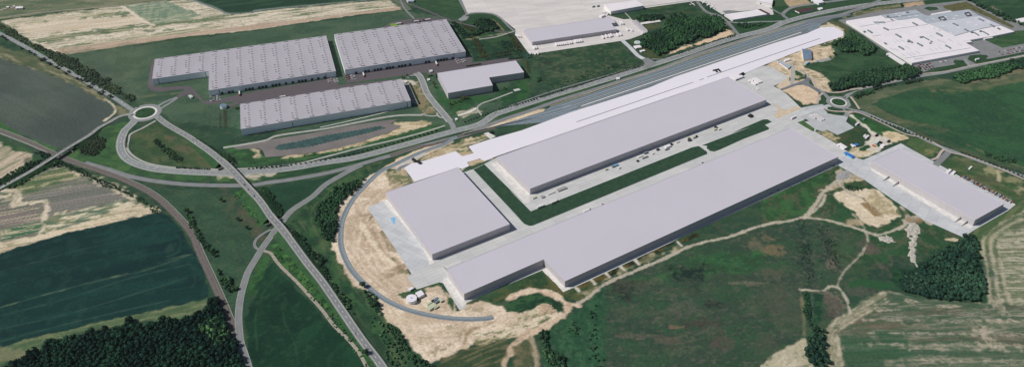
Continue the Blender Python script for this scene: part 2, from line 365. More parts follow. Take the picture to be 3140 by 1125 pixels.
paint('E 100,470 300,430 560,375', (170, 162, 132), stroke=5, soft=4, rag=2, am=.7)
paint('E 340,680 600,600 900,540 1000,560 1060,600 700,690 320,790', (118, 124, 96), [((206, 194, 168), 30, 8, aS, .1, .7, .9), ((80, 106, 86), 30, 7, aS, .5, .7, .8)], soft=8, rag=5)
paint('E 540,350 700,400 820,455 950,530', (196, 184, 160), [((118, 124, 94), 14, 10, 0, .5, 1, .6)], stroke=9, soft=8, rag=4, rs=9, am=.8)
paint('E 1140,618 1000,560 900,600 600,690 250,790 -100,850 I -200,210 0,122 E 300,840 900,670', (204, 190, 164), [((178, 162, 138), 60, 6, aS, .5, .8, .8), ((130, 132, 100), 30, 4, aS, 1.2, .6, .7)], soft=4, rag=2.5)
paint('E 0,740 280,690 270,760 0,830', (70, 104, 78), [((190, 180, 150), 40, 4, aS, .5, .7, .8)], soft=6, rag=3)
# teal dark field
paint('E 1150,620 1190,650 1300,760 1360,900 I 1380,110 1440,230 1478,380 1460,435 1300,480 900,560 600,630 300,700 0,785 -300,850 -300,200 0,125 E 0,910 500,762', (24, 53, 50), [((29, 62, 56), 200, 14, aS, .2, 1.2, .8), ((22, 45, 45), 120, 30, aS, .4, 1.5, .7), ((36, 66, 58), 14, 14, 0, .9, 1, .5)], soft=3, rag=1, name='field', label='dark teal crop field between the striped field and the forest')
for s_, c_, a_ in (('I 0,500 300,415 700,310 1000,245 1360,125', (70, 92, 76), .6), ('I 0,655 500,540 1100,360 1320,290', (64, 88, 76), .5), ('I 0,560 500,430 900,300 1340,195', (58, 82, 72), .6),
                   ('I 0,740 400,635 800,540 1200,450', (62, 86, 76), .6), ('I 0,250 500,110 900,10 E 1130,680', (50, 76, 70), .6), ('I 0,345 600,195 1000,70 1240,20', (46, 72, 66), .4), ('I 0,160 300,60 500,0', (46, 72, 66), .4),
                   ('I 1240,-20 1280,40 1260,110 1180,140', (56, 84, 68), .5), ('I 1350,200 1380,300 1360,350 1180,380', (42, 72, 60), .5)):
    paint(s_, c_, stroke=2.2, soft=3, rag=.4, am=a_)
for s_ in ('I 0,500 200,442', 'I 740,300 910,258', 'I 1180,165 1370,120', 'I 300,415 460,378'): paint(s_, (104, 122, 98), stroke=1.2, soft=2.5, rag=1, am=.5)
blob('I', 1200, 90, 30, 30, (56, 80, 66), .35)
paint('I -300,850 0,785 300,700 900,560 1300,478 1465,432 1480,470 1420,530 1270,600 1010,600 900,620 640,650 420,730 250,810 60,890 -300,1050', (84, 104, 74), [((112, 120, 88), 60, 6, aS, .2, 1, .8), ((62, 86, 60), 30, 8, aS, .5, 1, .6)], soft=3, rag=1.5, name='meadow', label='rough grass strip between the teal field and the forest edge')
blob('I', 60, 830, 160, 40, (126, 124, 96), .6)
# inner greens west
paint('E 430,240 600,140 770,10 930,-20 860,100 830,200 900,280 1100,340 1600,365 1850,380 1850,405 1400,410 1100,385 880,350 600,270', (60, 92, 58), [((76, 106, 64), 30, 16, -10, .3, 1.2, .7), ((48, 72, 52), 25, 15, -10, .5, 1.2, .7)], soft=4, name='grass', label='green verge inside the left motorway slip loop')
paint('R 300,380 400,320 520,270 620,330 860,470 1100,640 1110,680 700,670 450,630 330,570 280,500', (64, 84, 58), [((84, 92, 66), 30, 18, -40, .2, 1.2, .8), ((50, 74, 50), 20, 12, -40, .5, 1, .7)], soft=3, name='meadow', label='olive meadow enclosed by the teardrop road loop')
paint('R 520,340 700,440 800,490 930,600 760,560 620,450', (96, 92, 72), [((70, 86, 58), 20, 14, -40, .4, 1, .8)], soft=10, rag=4, am=.8)
paint('E 900,400 1060,450 1500,455 1680,455 1846,600 1846,640 F 100,740 0,860 J 0,30 I 1846,80 1760,250 1700,430 1680,600 1560,350 1480,150 1380,-20 E 1330,740 1200,590 1050,480', (52, 78, 60), [((62, 90, 66), 40, 30, 0, .1, 1.2, .6), ((44, 68, 54), 30, 20, 0, .7, 1, .6), ((74, 86, 66), 6, 6, 0, 1.0, .8, .5)], soft=3, name='meadow', label='dark green meadow between the curved railway and the overpass road')
paint('E 1590,470 1680,540 1800,700 1846,800 1700,700 1600,560', (92, 84, 68), [((60, 76, 56), 25, 12, -50, .2, 1, .8)], soft=16, rag=6, am=.6)
paint('F 60,450 480,385 720,320 560,400 300,560 200,640 100,480', (36, 64, 48), [((44, 74, 54), 40, 20, 0, .3, 1.2, .6)], soft=3, name='meadow', label='dark green triangle of grass between two railway branches')
# slopes by the bridge road
paint('S 290,60 540,380 440,400 200,90', (56, 96, 56), [((44, 74, 46), 12, 12, 0, .1, 1, .8), ((80, 118, 66), 8, 8, 0, .8, 1, .6)], soft=4)
paint('S 560,580 680,560 960,900 1030,923 900,923 740,840', (58, 98, 56), [((44, 74, 46), 12, 12, 0, .1, 1, .8), ((84, 122, 68), 8, 8, 0, .8, 1, .6)], soft=4)
paint('J 100,110 200,60 330,180 560,480 760,760 900,923 820,923 700,740 400,400', (54, 92, 52), [((42, 70, 44), 10, 10, 0, .1, 1, .8), ((82, 120, 64), 8, 8, 0, .8, 1, .6)], soft=4)
paint('I 1846,90 1790,280 1740,420 1846,400 J 0,400 100,230 100,120 0,220', (56, 94, 54), [((42, 70, 44), 10, 10, 0, .1, 1, .8)], soft=4)
# dark field centre bottom
paint('J 130,190 220,290 400,470 560,650 700,790 780,923 820,1000 -60,1100 I 1790,923 1740,760 1740,600 1770,480 1846,370 J 0,370 80,240', (27, 57, 42), [((34, 68, 48), 60, 40, 60, .2, 1.2, .7), ((22, 46, 38), 50, 30, 60, .6, 1.2, .6), ((44, 74, 52), 9, 9, 0, 1.2, .8, .4)], soft=3, rag=1.5, name='field', label='very dark green field in the wedge left of the bridge road')
for s_ in ('J 160,280 60,400 10,560 20,800', 'J 190,480 220,620 280,740 310,900', 'J 100,410 30,480'): paint(s_, (58, 84, 60), stroke=1.8, soft=3, rag=.5, am=.5)
# east of bridge road
paint('F 240,720 340,600 560,420 760,310 900,270 780,380 640,530 580,650 555,790 J 560,60 640,260 700,345 870,445 1080,740 1240,890 1290,923 980,923 760,660 480,280 250,0', (46, 76, 52), [((64, 94, 60), 25, 12, -60, .2, 1.2, .7), ((34, 58, 44), 20, 12, -60, .4, 1, .7), ((86, 98, 70), 40, 5, -60, 1.1, .6, .6)], soft=3, name='grass', label='overgrown verge between the bridge road and the sandy ground')
paint('F 900,270 720,340 520,500 410,600 400,680 500,860 J 480,0 640,270 800,420 1000,720 1100,860 1180,923', (84, 100, 66), stroke=3.5, soft=4, rag=1, am=.7)
paint('F 250,730 380,900 J 330,60 560,330 700,530 860,740 1010,923', (52, 66, 52), stroke=6, soft=5, rag=1.5, am=.5)
# long green strip between motorway and pond
paint('E 1580,150 1846,120 F 0,180 60,240 240,240 500,195 760,140 1100,50 1350,-5 1340,40 1050,115 500,235 0,300 E 1700,300', (54, 88, 56), [((72, 108, 64), 30, 8, 15, .3, 1, .8), ((42, 66, 46), 20, 8, 15, .5, 1, .7)], soft=3)
# soil round pond
aR = ang('F 0,330 1050,150')
paint('F 1240,0 1180,-20 B 1240,870 1000,870 F 900,10 1040,15 990,45 740,130 500,192 220,228 210,238 500,205 760,145 1100,50', (190, 172, 142), [((150, 140, 104), 20, 6, aR, .4, 1, .8), ((206, 190, 162), 20, 8, aR, .6, 1, .7)], soft=4, rag=2, name='bare_soil', label='sandy bank around the storm water pond')
paint('F 0,170 40,180 60,235 0,230 E 1810,200 1740,150', (184, 170, 142), [((120, 124, 88), 10, 8, 0, .2, 1, .7)], soft=4, rag=2)
paint('B 1420,800 1500,780 1570,765 1600,790 1480,830', (180, 172, 152), [((120, 124, 92), 14, 6, 10, .2, 1, .7)], soft=5, rag=2)
# verge strips motorway/rail
paint('F 0,350 300,330 700,270 1050,180 1380,90 1520,50 C 0,830 0,800 300,700 960,500 1440,340 1846,225 D 0,225 400,118 700,65 1060,20 1060,28 700,90 400,140 0,250 C 1846,250 1440,365 960,520 300,730 0,850 F 1400,120 700,300 250,372 0,400', (40, 68, 48), [((62, 92, 58), 30, 5, aR, .3, 1, .7)], soft=2, rag=1)
paint('E 1500,365 1680,400 1846,395 F 0,380 130,365 150,350 0,345 E 1846,345 1560,345', (178, 170, 154), [((120, 126, 96), 10, 6, 0, .4, 1, .7)], soft=4, rag=3)
# --- sandy building ground (south-west)
paint('F 1370,115 1240,165 1100,215 940,300 850,350 780,390 720,465 620,550 580,650 585,740 555,800 560,923 J 555,0 575,120 640,260 700,345 760,358 870,445 890,510 940,590 1020,650 1080,740 1120,800 1240,890 1290,890 1360,850 1500,795 U 700,745 900,720 1040,690 1200,640 1340,580 1460,500 1440,440 1400,400 1290,390 1240,440 1100,470 1000,470 960,420 840,395 700,380 600,455 520,330 440,240 200,300 100,200 F 1200,923 1000,600 1000,450 960,440 940,320 1050,330 1180,240 1400,130', (204, 186, 163),
      [((184, 165, 142), 90, 26, -60, .2, 1.3, .75), ((220, 204, 182), 50, 22, 10, .4, 1.2, .8), ((178, 160, 140), 24, 3, -60, .9, .8, .5), ((160, 146, 122), 9, 4, 25, 1.7, .6, .5)], soft=3, rag=1.6, name='bare_soil', label='wide sandy construction ground around the curved new track')
paint('F 700,600 800,660 880,800 1000,923 J 940,180 900,240 820,100 760,0 F 740,800 700,650', (176, 156, 134), [((200, 180, 156), 30, 5, -55, 0, .8, .8), ((140, 124, 104), 30, 4, -55, .9, .6, .8)], soft=8, rag=4, am=.8)
paint('F 740,640 830,660 900,780 980,923 J 1110,260 1000,280 980,180 940,60 F 1000,923 880,760 800,640', (150, 134, 112), [((184, 164, 138), 20, 5, -55, .1, .8, .8), ((96, 98, 68), 16, 4, -55, .9, .7, .8)], soft=6, rag=3, am=.85)
paint('F 735,705 780,760 800,800', (92, 100, 70), stroke=6, soft=4, rag=2, am=.8)
for p_ in ((1000, 195, 22, 12), (1040, 210, 40, 20), (960, 270, 30, 20), (985, 240, 25, 30)): blob('J', *p_, (146, 124, 102), .7)
paint('6 170,490 90,350 200,300 300,315 370,425', (166, 152, 124), [((98, 108, 78), 12, 10, 0, -.1, 1, .85), ((196, 178, 150), 9, 9, 0, 1, 1, .6)], soft=3, rag=1.5)
paint('6 400,215 600,120 800,40 950,-10 1070,-20 1070,20 880,90 930,155 820,185 765,135 560,200 480,225', (172, 156, 126), [((104, 114, 82), 14, 9, 20, .1, 1, .85), ((204, 186, 158), 16, 7, 20, .7, 1, .8)], soft=3, rag=2, name='bare_soil', label='patchy sand and grass west of the long white slab')
paint('6 800,320 1000,240 1100,205 980,205 870,240 890,275', (184, 166, 138), [((112, 118, 86), 10, 7, 20, .2, 1, .8)], soft=2, rag=1)
paint('7 60,590 300,500 560,420 800,358 740,402 560,458 400,515 200,560 60,600', (212, 194, 166), [((190, 170, 140), 20, 5, 20, .4, 1, .7)], soft=2, rag=1)
paint('F 850,340 940,290 1100,205 1240,155 1380,115 1370,130 1200,195 950,310', (206, 188, 160), soft=2, rag=1.5)
paint('U 90,170 195,150 222,190 250,285 180,292 110,330 60,260', (198, 180, 158), [((182, 164, 142), 20, 8, -60, .2, 1.4, .6)], soft=3, rag=1)
for k in range(7):
    q = k*17
    paint([w('F', 1000+q*.5, 400+q*.6), w('F', 860+q*.8, 500+q*.5), w('F', 760+q*.9, 620+q*.35), w('F', 690+q, 760+q*.15), w('F', 670+q, 880), w('J', 700+q*.95, 110-q*.1), w('J', 770+q*.8, 230-q*.3), w('J', 880+q*.6, 340-q*.5), w('J', 1000+q*.3, 420-q*.6)],
          ((170, 150, 127), (218, 203, 182), (182, 163, 140))[k % 3], stroke=2.4 if k % 2 else 4, soft=3.5, rag=1.2, rs=9, am=.55)
for k in range(9):
    q = k*26
    paint([w('U', 60+q*.9, 560+q*.5), w('U', 260+q*.7, 600+q*.5), w('U', 460+q*.5, 600+q*.55), w('U', 700+q*.2, 560+q*.5)], ((176, 158, 134), (222, 208, 187), (186, 168, 146))[k % 3], stroke=2.4, soft=3.5, rag=1.6, rs=8, am=.5)
paint('F 860,640 900,720 960,830 1010,900', (150, 134, 108), [((110, 108, 78), 10, 5, -60, .2, 1, .8)], stroke=7, soft=4, rag=2.5, rs=7, am=.85)
paint('F 745,690 790,770 850,860 900,923 J 940,160 990,200', (222, 206, 182), stroke=8, soft=4, rag=2, am=.8)
paint('F 760,650 830,640 810,680', (128, 112, 92), stroke=4, soft=4, rag=2, am=.8)
for s_ in ('J 640,100 700,230 800,330 1000,450 1100,490 1300,530', 'J 880,280 960,380 1040,440', 'J 1000,240 960,330', 'U 0,280 60,340 140,400', 'F 640,860 680,700 800,540', 'F 680,880 700,760 780,620'):
    paint(s_, (174, 154, 132), stroke=3, soft=4, rag=1, am=.6)
for s_ in ('U 345,810 500,740', 'U 400,820 520,750', 'U 510,610 580,595', 'U 280,705 340,690', 'U 690,455 790,450', 'U 600,680 660,600'): paint(s_, (150, 138, 112), stroke=6, soft=5, rag=3, rs=5, am=.7)
paint('U 655,735 665,670 720,610 840,580 920,530 950,480', (150, 132, 104), stroke=4.5, soft=4, rag=1.5, am=.9)
paint('U 690,740 760,700 1000,650 1160,600 1180,620 1000,690 760,750', (112, 114, 82), [((176, 160, 132), 14, 5, 20, .3, .8, .8)], soft=4, rag=3)
paint('U 720,650 900,620 1050,560 1240,420 1300,400 1400,430 1420,480 1300,560 1200,620 900,690 740,690', (206, 192, 168), [((176, 158, 134), 14, 7, 20, .5, 1, .8), ((110, 118, 88), 14, 4, 25, 1.1, .6, .8)], soft=4, rag=2)
blob('U', 1340, 440, 70, 40, (184, 162, 136), .8)
paint('U 1100,530 1220,470', (150, 146, 116), [((200, 186, 160), 5, 5, 0, 0, .8, .8)], stroke=10, soft=6, rag=4, am=.7)
paint('U 1010,400 1060,360 1180,325 1330,330 1420,360 1470,420 1470,470 1410,500 1400,430 1300,400 1230,440 1130,470 1010,460', (38, 68, 46), [((54, 88, 56), 14, 9, 20, .3, 1, .8), ((26, 48, 36), 12, 8, 20, .6, 1, .7)], soft=3, rag=2, name='grass', label='small green island inside the sandy track bend')
paint('U 910,680 960,660 1160,610 1140,640 1000,680', (84, 104, 70), [((180, 164, 134), 8, 4, 20, .3, 1, .7)], soft=4, rag=3)
paint('U 1220,590 1330,530', (78, 100, 66), stroke=6, soft=4, rag=2)
# greens near white tank and south wing
paint('U 130,330 170,310 240,290 320,260 440,225 540,350 580,440 560,450 500,350 440,260 350,280 330,340 260,380 180,370 140,350', (50, 80, 52), [((74, 92, 60), 10, 8, 0, .3, 1, .8)], soft=3, rag=2, name='grass', label='green verge around the round white tank')
paint('U 640,410 860,340 1280,130 1330,150 1460,310 1480,300 1600,260 1734,190 1734,330 1580,390 1500,370 1400,300 1270,285 1100,310 940,390 800,380', (54, 78, 52), [((84, 88, 56), 14, 10, 20, .4, 1, .8), ((40, 64, 44), 12, 8, 20, .4, 1, .8)], soft=3, rag=2, name='grass', label='dark grass below the south wing of the longest hall')
paint('U 1340,170 1470,300 1500,310 1440,340 1330,200', (104, 94, 58), soft=8, rag=3, am=.6)
for k, (a, b) in enumerate((((480, 375), (570, 320)), ((605, 320), (680, 270)), ((715, 275), (795, 225)), ((815, 222), (895, 180)), ((920, 178), (1180, 40)), ((1220, 40), (1340, -10)))):
    paint([w('K', a[0]-20, a[1]-15), w('K', b[0]-10, b[1]-15), w('K', b[0]+8, b[1]+8), w('K', a[0]+8, a[1]+15)], (66, 66, 38) if k < 2 else (36, 42, 30), [((96, 84, 48), 14, 6, 32, .5, 1, .8)], soft=4, rag=1.5)
paint('K 420,410 560,390 700,300 900,200 1200,80', (110, 112, 84), [((170, 160, 130), 8, 5, 30, .6, 1, .8)], stroke=6, soft=6, rag=3)
for a in ((480, 370), (590, 316), (695, 268), (800, 222), (905, 180), (1205, 50)): paint([w('K', a[0]-12, a[1]-16), w('K', a[0]+18, a[1]+16)], (196, 190, 176), stroke=4, soft=3, rag=.8)
for a in ((230, 435), (120, 440)): pass
# --- south-east meadow
aM = 15
paint('K 250,670 490,490 680,360 900,250 1300,80 1560,10 H 0,722 300,670 480,690 720,790 760,800 L 730,60 620,200 540,320 520,370 430,380 260,380 280,560 270,700 0,868 K 1846,865 1740,940 1740,1200 100,1200 K 150,923', (53, 80, 58),
      [((74, 84, 68), 60, 30, aM, .5, 1.4, .6), ((44, 64, 52), 12, 8, 0, .5, 1, .5), ((52, 70, 58), 50, 30, aM, .4, 1.4, .6), ((94, 92, 80), 9, 5, aM, 1.1, 1, .5), ((52, 82, 58), 60, 30, aM, .8, 1.2, .5), ((48, 62, 54), 5, 4, 0, .7, .9, .5)], soft=4, name='meadow', label='mottled green and brown wasteland in front of the longest hall')
paint('K 270,660 420,560 520,480 670,370 690,420 680,923 700,1050 250,1050 230,760', (44, 78, 56), [((54, 94, 64), 20, 30, 0, .2, 1.2, .7), ((36, 66, 48), 7, 7, 0, .5, .9, .7), ((70, 96, 70), 5, 5, 0, 1, .8, .5)], soft=6, rag=2, name='grass', label='bright green rough grass patch right of the sandy ground')
paint('K 870,300 1150,230 1300,180 1846,80 1846,230 1600,260 1400,270 1000,300', (46, 88, 54), [((60, 104, 62), 30, 14, 15, .3, 1, .7), ((40, 62, 44), 14, 10, 0, .5, 1, .7)], soft=16, rag=6, am=.75)
for p_, c_, a_ in (((820, 360, 110, 65), (34, 42, 40), .95), ((790, 390, 80, 40), (36, 46, 42), .8), ((1160, 225, 60, 22), (34, 46, 42), .9), ((1280, 270, 100, 55), (28, 44, 42), .95), ((1330, 235, 110, 30), (32, 48, 44), .9), ((1300, 345, 50, 60), (36, 54, 48), .8), ((1290, 350, 60, 60), (46, 62, 54), .5), ((1440, 475, 90, 30), (44, 48, 46), .85), ((1400, 610, 120, 35), (68, 62, 58), .7), ((1600, 290, 160, 22), (58, 66, 56), .6), ((1730, 360, 60, 30), (36, 66, 50), .7), ((930, 320, 180, 30), (88, 90, 74), .35), ((1120, 730, 120, 30), (100, 88, 78), .45), ((870, 700, 130, 20), (106, 96, 84), .45), ((1230, 490, 90, 60), (96, 92, 82), .4), ((1520, 750, 90, 50), (86, 74, 68), .6), ((1750, 50, 70, 50), (112, 104, 84), .6), ((1060, 380, 260, 30), (80, 88, 72), .3), ((1700, 330, 150, 14), (112, 106, 92), .6), ((1300, 620, 80, 40), (66, 58, 54), .5), ((1180, 640, 60, 12), (126, 104, 84), .6), ((930, 560, 50, 30), (44, 86, 58), .6), ((840, 530, 90, 50), (76, 84, 68), .5)):
    blob('K', *p_, c_, a_, layers=[((70, 82, 64), 7, 6, 0, .4, .9, .6)])
paint('H 268,690 285,800 296,923 L 300,60 312,200 322,350', (42, 60, 52), [((66, 88, 66), 7, 7, 0, .4, 1, .7), ((96, 92, 82), 5, 5, 0, 1.3, .6, .6)], stroke=20, soft=8, rag=4, rs=9, am=.85)
paint('H 410,700 440,800 465,923 L 470,30 490,140 500,230', (44, 58, 52), [((66, 88, 66), 8, 8, 0, .3, 1, .7), ((108, 98, 88), 5, 5, 0, 1.2, .6, .6)], stroke=26, soft=10, rag=5, rs=9, am=.85)
for p_, c_, a_ in (((80, 90, 60, 50), (120, 104, 80), .7), ((310, 170, 25, 200), (42, 58, 52), .8), ((480, 100, 35, 150), (46, 52, 50), .75), ((490, 200, 30, 30), (120, 106, 96), .6), ((90, 210, 90, 50), (50, 88, 56), .6), ((60, 260, 90, 40), (84, 82, 72), .7), ((830, 110, 130, 110), (92, 86, 76), .75), ((760, 120, 30, 60), (110, 90, 84), .5), ((600, 110, 90, 90), (58, 88, 58), .6), ((720, 370, 130, 60), (82, 84, 74), .7), ((770, 350, 70, 30), (50, 56, 54), .7), ((490, 460, 80, 90), (122, 110, 100), .7), ((470, 560, 70, 40), (66, 64, 62), .6), ((120, 480, 110, 120), (74, 78, 66), .6), ((40, 760, 60, 60), (70, 76, 62), .6), ((650, 220, 80, 60), (60, 84, 56), .6), ((100, 160, 120, 14), (38, 66, 50), .7), ((480, 480, 60, 60), (70, 66, 62), .5)):
    blob('L', *p_, c_, a_, layers=[((74, 84, 66), 6, 5, 0, .4, .9, .6)])
paint('K 1846,860 L 0,868 290,728 325,770 345,923 360,1200 K 1600,1200 1740,935', (172, 164, 140), [((110, 118, 92), 14, 12, 40, .4, 1, .8), ((196, 186, 164), 30, 6, 40, .6, 1, .6)], soft=3, rag=1.5, name='field', label='pale dry triangular field at the bottom edge')
aL = ang('L 1600,210 1846,200')
paint('L 1520,0 1540,150 1560,290 1575,458 1480,468 1280,450 1100,430 980,400 900,380 850,380 720,440 620,515 500,595 430,680 440,760 455,880 460,1300 2400,1300 2400,-200 H 1846,570 1720,640 1560,740 1505,830', (88, 104, 82),
      [((134, 130, 112), 140, 3.2, aL, .4, .6, .75), ((150, 144, 128), 12, 3, aL, .9, .8, .6), ((58, 84, 64), 60, 7, aL, .3, .8, .75), ((96, 88, 74), 120, 12, aL, 1.3, .8, .5)], soft=3, rag=1.5, name='field', label='large pale striped field in the bottom right corner')
paint('L 1640,-40 2400,-120 2400,700 1800,500 1640,440 1620,200', (120, 124, 98), [((176, 170, 150), 150, 2.6, aL, .1, .5, .85), ((84, 104, 78), 10, 3, aL, .9, .7, .7)], soft=10, rag=4, am=.9)
paint('L 560,690 980,680 1060,750 1040,860 900,923 900,1200 560,1200 580,900 530,760', (50, 82, 60), [((66, 96, 70), 60, 5, aL, .3, 1, .7)], soft=16, rag=6, am=.85)
paint('L 640,560 950,560 1000,620 980,680 700,680 560,640', (98, 92, 76), [((66, 90, 66), 60, 6, aL, .2, 1, .7)], soft=14, rag=5, am=.8)
paint('L 980,590 1300,600 1700,560 1700,640 1400,700 1000,700', (64, 88, 66), [((130, 122, 104), 60, 5, aL, .8, .8, .7)], soft=16, rag=6, am=.7)
for y_ in (690, 800, 600, 770, 880): paint([w('L', 700 if y_ < 780 else 980, y_-12), w('L', 1300, y_-4), w('L', 1900, y_+6)], (168, 158, 140), [((96, 108, 86), 12, 3, 0, .2, .8, .8)], stroke=2.6, soft=4, rag=1.6, rs=7, am=.7)
for p_ in ((1560, 660, 70, 30), (1600, 720, 50, 30), (1620, 765, 100, 22), (1700, 600, 120, 16), (1040, 455, 60, 14), (900, 520, 110, 12), (740, 470, 60, 24), (1300, 490, 120, 10), (1650, 480, 60, 50)): blob('L', *p_, (176, 164, 146), .75, layers=[((104, 114, 88), 6, 3, 0, .2, .8, .7)])
blob('L', 1040, 605, 60, 24, (54, 76, 60), .7); paint([tuple(np.array(w('L', 1040+62*math.cos(t), 605+26*math.sin(t)))) for t in np.linspace(0, 6.28, 12)], (132, 134, 112), stroke=1.6, soft=2.5, rag=.5, am=.6)
for k in range(5):
    paint([w('L', 1545+k*30, -20), w('L', 1560+k*28, 100), w('L', 1590+k*26, 250), w('L', 1600+k*30, 380), w('L', 1600+k*40, 470)], (168, 160, 138) if k % 2 == 0 else (78, 94, 70), stroke=4, soft=4, rag=1.2, am=.75)
for k in range(7):
    o = k*22; paint([w('L', 470+o*.8, 1100), w('L', 450+o*.7, 800), w('L', 440+o*.6, 690), w('L', 520+o*.5, 600+o*.2), w('L', 640+o*.5, 520+o*.25), w('L', 850+o*.3, 400+o*.4)], (186, 174, 152) if k % 2 == 0 else (104, 112, 86), [((120, 124, 96), 10, 6, 40, .5, .8, .6)], stroke=4.5, soft=4, rag=1.5, am=.8)
for k in range(5):
    paint([w('H', 1520+k*30, 923), w('H', 1560+k*22, 760+k*14), w('H', 1720+k*14, 650+k*18), w('H', 1900, 560+k*30)], (168, 162, 136) if k % 2 else (92, 108, 74), stroke=5, soft=5, rag=1.2, am=.75)
paint('L 280,390 450,400 440,460 400,600 330,640 310,560', (32, 62, 46), [((50, 84, 56), 8, 6, 0, .3, 1, .8)], soft=3)
paint('L 345,400 350,600', (84, 94, 84), stroke=3, soft=3, rag=1, am=.6)
paint('L 262,390 285,500 290,690', (112, 108, 84), stroke=4, soft=4, rag=1, am=.9)
paint('L 880,300 930,240 1080,220 1300,60 1440,-20 1520,0 1570,455 1280,440 980,380', (28, 58, 42), [((44, 78, 50), 12, 10, 0, .3, 1, .8)], soft=4)
paint('L 500,370 700,300 900,330 960,370 880,372 700,340', (44, 82, 52), soft=8, rag=3)
# --- H tile: soils and dirt
paint('H 0,530 540,290 620,340 560,400 430,480 300,650 0,715', (46, 78, 50), [((60, 98, 58), 14, 14, 0, .3, 1, .8), ((82, 84, 66), 12, 12, 0, .8, 1, .7)], soft=3)
paint('H 560,400 700,380 980,540 1200,690 1400,800 1500,790 1500,923 500,923 L 700,200 900,180 H 730,790 300,660 430,500', (50, 82, 54), [((84, 88, 68), 16, 12, 0, .5, 1, .8), ((40, 68, 46), 10, 10, 0, .4, 1, .7)], soft=3, name='grass', label='scrubby grass around the excavated sand pit')
paint('H 500,490 600,450 720,465 800,460 900,540 980,640 900,680 880,700 800,728 720,700 650,620 590,580 520,540', (206, 191, 166), [((188, 174, 148), 12, 9, -35, .3, 1.4, .6), ((220, 208, 186), 10, 8, -35, .8, 1.2, .6)], soft=3, rag=1.6, name='bare_soil', label='excavated pale sand pit left of the right hand hall')
paint('H 700,520 800,480 940,600 960,640 880,650 830,650', (156, 144, 112), [((200, 184, 152), 6, 6, 0, .3, 1, .8)], soft=5, rag=3, am=.85)
paint('H 690,562 740,555 835,650 790,658', (140, 120, 88), soft=2, rag=.6)
paint('H 700,520 850,655', (112, 100, 74), stroke=2.5, soft=3, rag=1, am=.8)
paint('H 540,290 600,340 720,390 660,400 560,440 480,480 430,470 520,380', (188, 172, 146), [((140, 134, 110), 8, 8, 0, .3, 1, .8)], soft=5, rag=4)
paint('H 520,370 540,320 620,340 600,400 540,410', (150, 150, 150), [((196, 192, 186), 4, 4, 0, .2, 1, .8)], soft=5, rag=3)
for s_, wd in (('K 490,475 560,430 680,335 900,240 1100,155 1300,62 1560,0 H 0,715 150,690 300,658', 7), ('H 290,665 380,555 420,490 500,420 600,370', 8), ('H 300,658 420,560 440,500', 6), ('H 540,420 600,480 680,520', 8), ('H 300,660 480,685 600,720 700,750 800,785 900,760 1000,715 1020,650 980,590', 7), ('H 1010,690 1120,660 1180,700', 16), ('H 715,750 740,800 L 730,60 680,140 580,240 530,330 525,360', 3.5), ('L 525,358 470,350 430,380 350,380 260,372', 5), ('L 525,358 570,400 600,480 620,540', 5), ('H 640,640 720,740', 4)):
    paint(s_, (178, 170, 152), [((156, 150, 136), 6, 6, 0, .6, 1, .5)], stroke=wd*.85, soft=2.5, rag=.7, rs=8, am=.95 if wd > 4 else .7)
paint('K 0,440 80,400 220,382 340,420 420,475 480,480', (206, 188, 164), [((176, 152, 130), 10, 8, 0, .8, 1, .7)], stroke=11, soft=3, rag=1.5)
paint('K 415,480 410,530 340,590 180,670 60,760 10,830', (198, 178, 154), [((168, 146, 124), 10, 8, 0, .8, 1, .7)], stroke=12, soft=3, rag=1.5)
paint('U 640,760 700,830 740,923', (184, 166, 140), stroke=5, soft=4, rag=1.5, am=.8)
paint('U 1190,640 1230,780 1240,923', (170, 154, 130), stroke=5, soft=4, rag=1.5, am=.8)
paint('U 1180,630 1060,720 1000,820 980,923 1000,1000', (182, 160, 136), stroke=9, soft=4, rag=1.5, am=.95)
paint('U 530,840 490,900 480,1000', (180, 162, 136), stroke=6, soft=4, rag=1.5, am=.8)
paint('U 470,850 620,780 700,750 1000,700 1000,800 960,923 960,1100 420,1100', (62, 78, 54), [((110, 104, 78), 30, 4, 30, .3, .8, .7), ((44, 64, 46), 12, 9, 0, .4, 1, .6)], soft=5, rag=2)
paint('U 1060,760 1180,680 1230,800 1220,923 1220,1000 1080,1000', (78, 86, 62), [((120, 110, 84), 9, 9, 0, .4, 1, .7)], soft=5, rag=2)
blob('H', 1070, 680, 50, 20, (136, 116, 90), .8)
for p_ in ((1000, 620, 60, 14), (640, 440, 60, 26), (720, 170, 40, 16)): blob('H', *p_, (54, 80, 50), .8)
blob('H', 660, 700, 50, 22, (190, 170, 140), .6); blob('H', 1340, 818, 40, 10, (210, 194, 164), .8)
# --- north-east
paint('3 240,470 985,352 1185,560 1180,560 700,690 380,740', (46, 72, 52), [((72, 88, 66), 40, 20, 15, .3, 1.4, .8), ((36, 60, 46), 30, 16, 15, .4, 1.2, .7), ((96, 98, 78), 8, 6, 0, 1.2, .8, .5)], soft=3, name='meadow', label='dark green meadow below the notched hall and its apron')
blob('3', 360, 530, 40, 22, (54, 54, 52), .7)
paint('3 870,90 1580,20 1640,20 1734,100 1734,160 1420,140 1200,300 1050,160 960,180 830,150', (40, 66, 48), [((56, 84, 58), 40, 14, 15, .3, 1.2, .7), ((82, 86, 66), 20, 10, 0, 1.0, 1, .5)], soft=3, name='meadow', label='green meadow in front of the airfield near the wood')
paint('3 1150,220 1330,185 1320,230 1200,280', (86, 88, 60), [((60, 80, 54), 12, 8, 0, .2, 1, .7)], soft=5, rag=2, am=.8)
paint('3 1070,350 1120,340 1180,350 1280,440 1390,480 1300,510 1240,510 1180,470', (72, 80, 54), [((50, 72, 48), 10, 8, 0, .2, 1, .7)], soft=3, rag=1)
paint('8 620,230 690,260 715,290 640,320 400,380 250,430 120,478 150,450 300,390 450,345 560,300 630,260', (204, 180, 152), soft=3, rag=2, name='bare_soil', label='narrow sandy bank along the near edge of the wood')
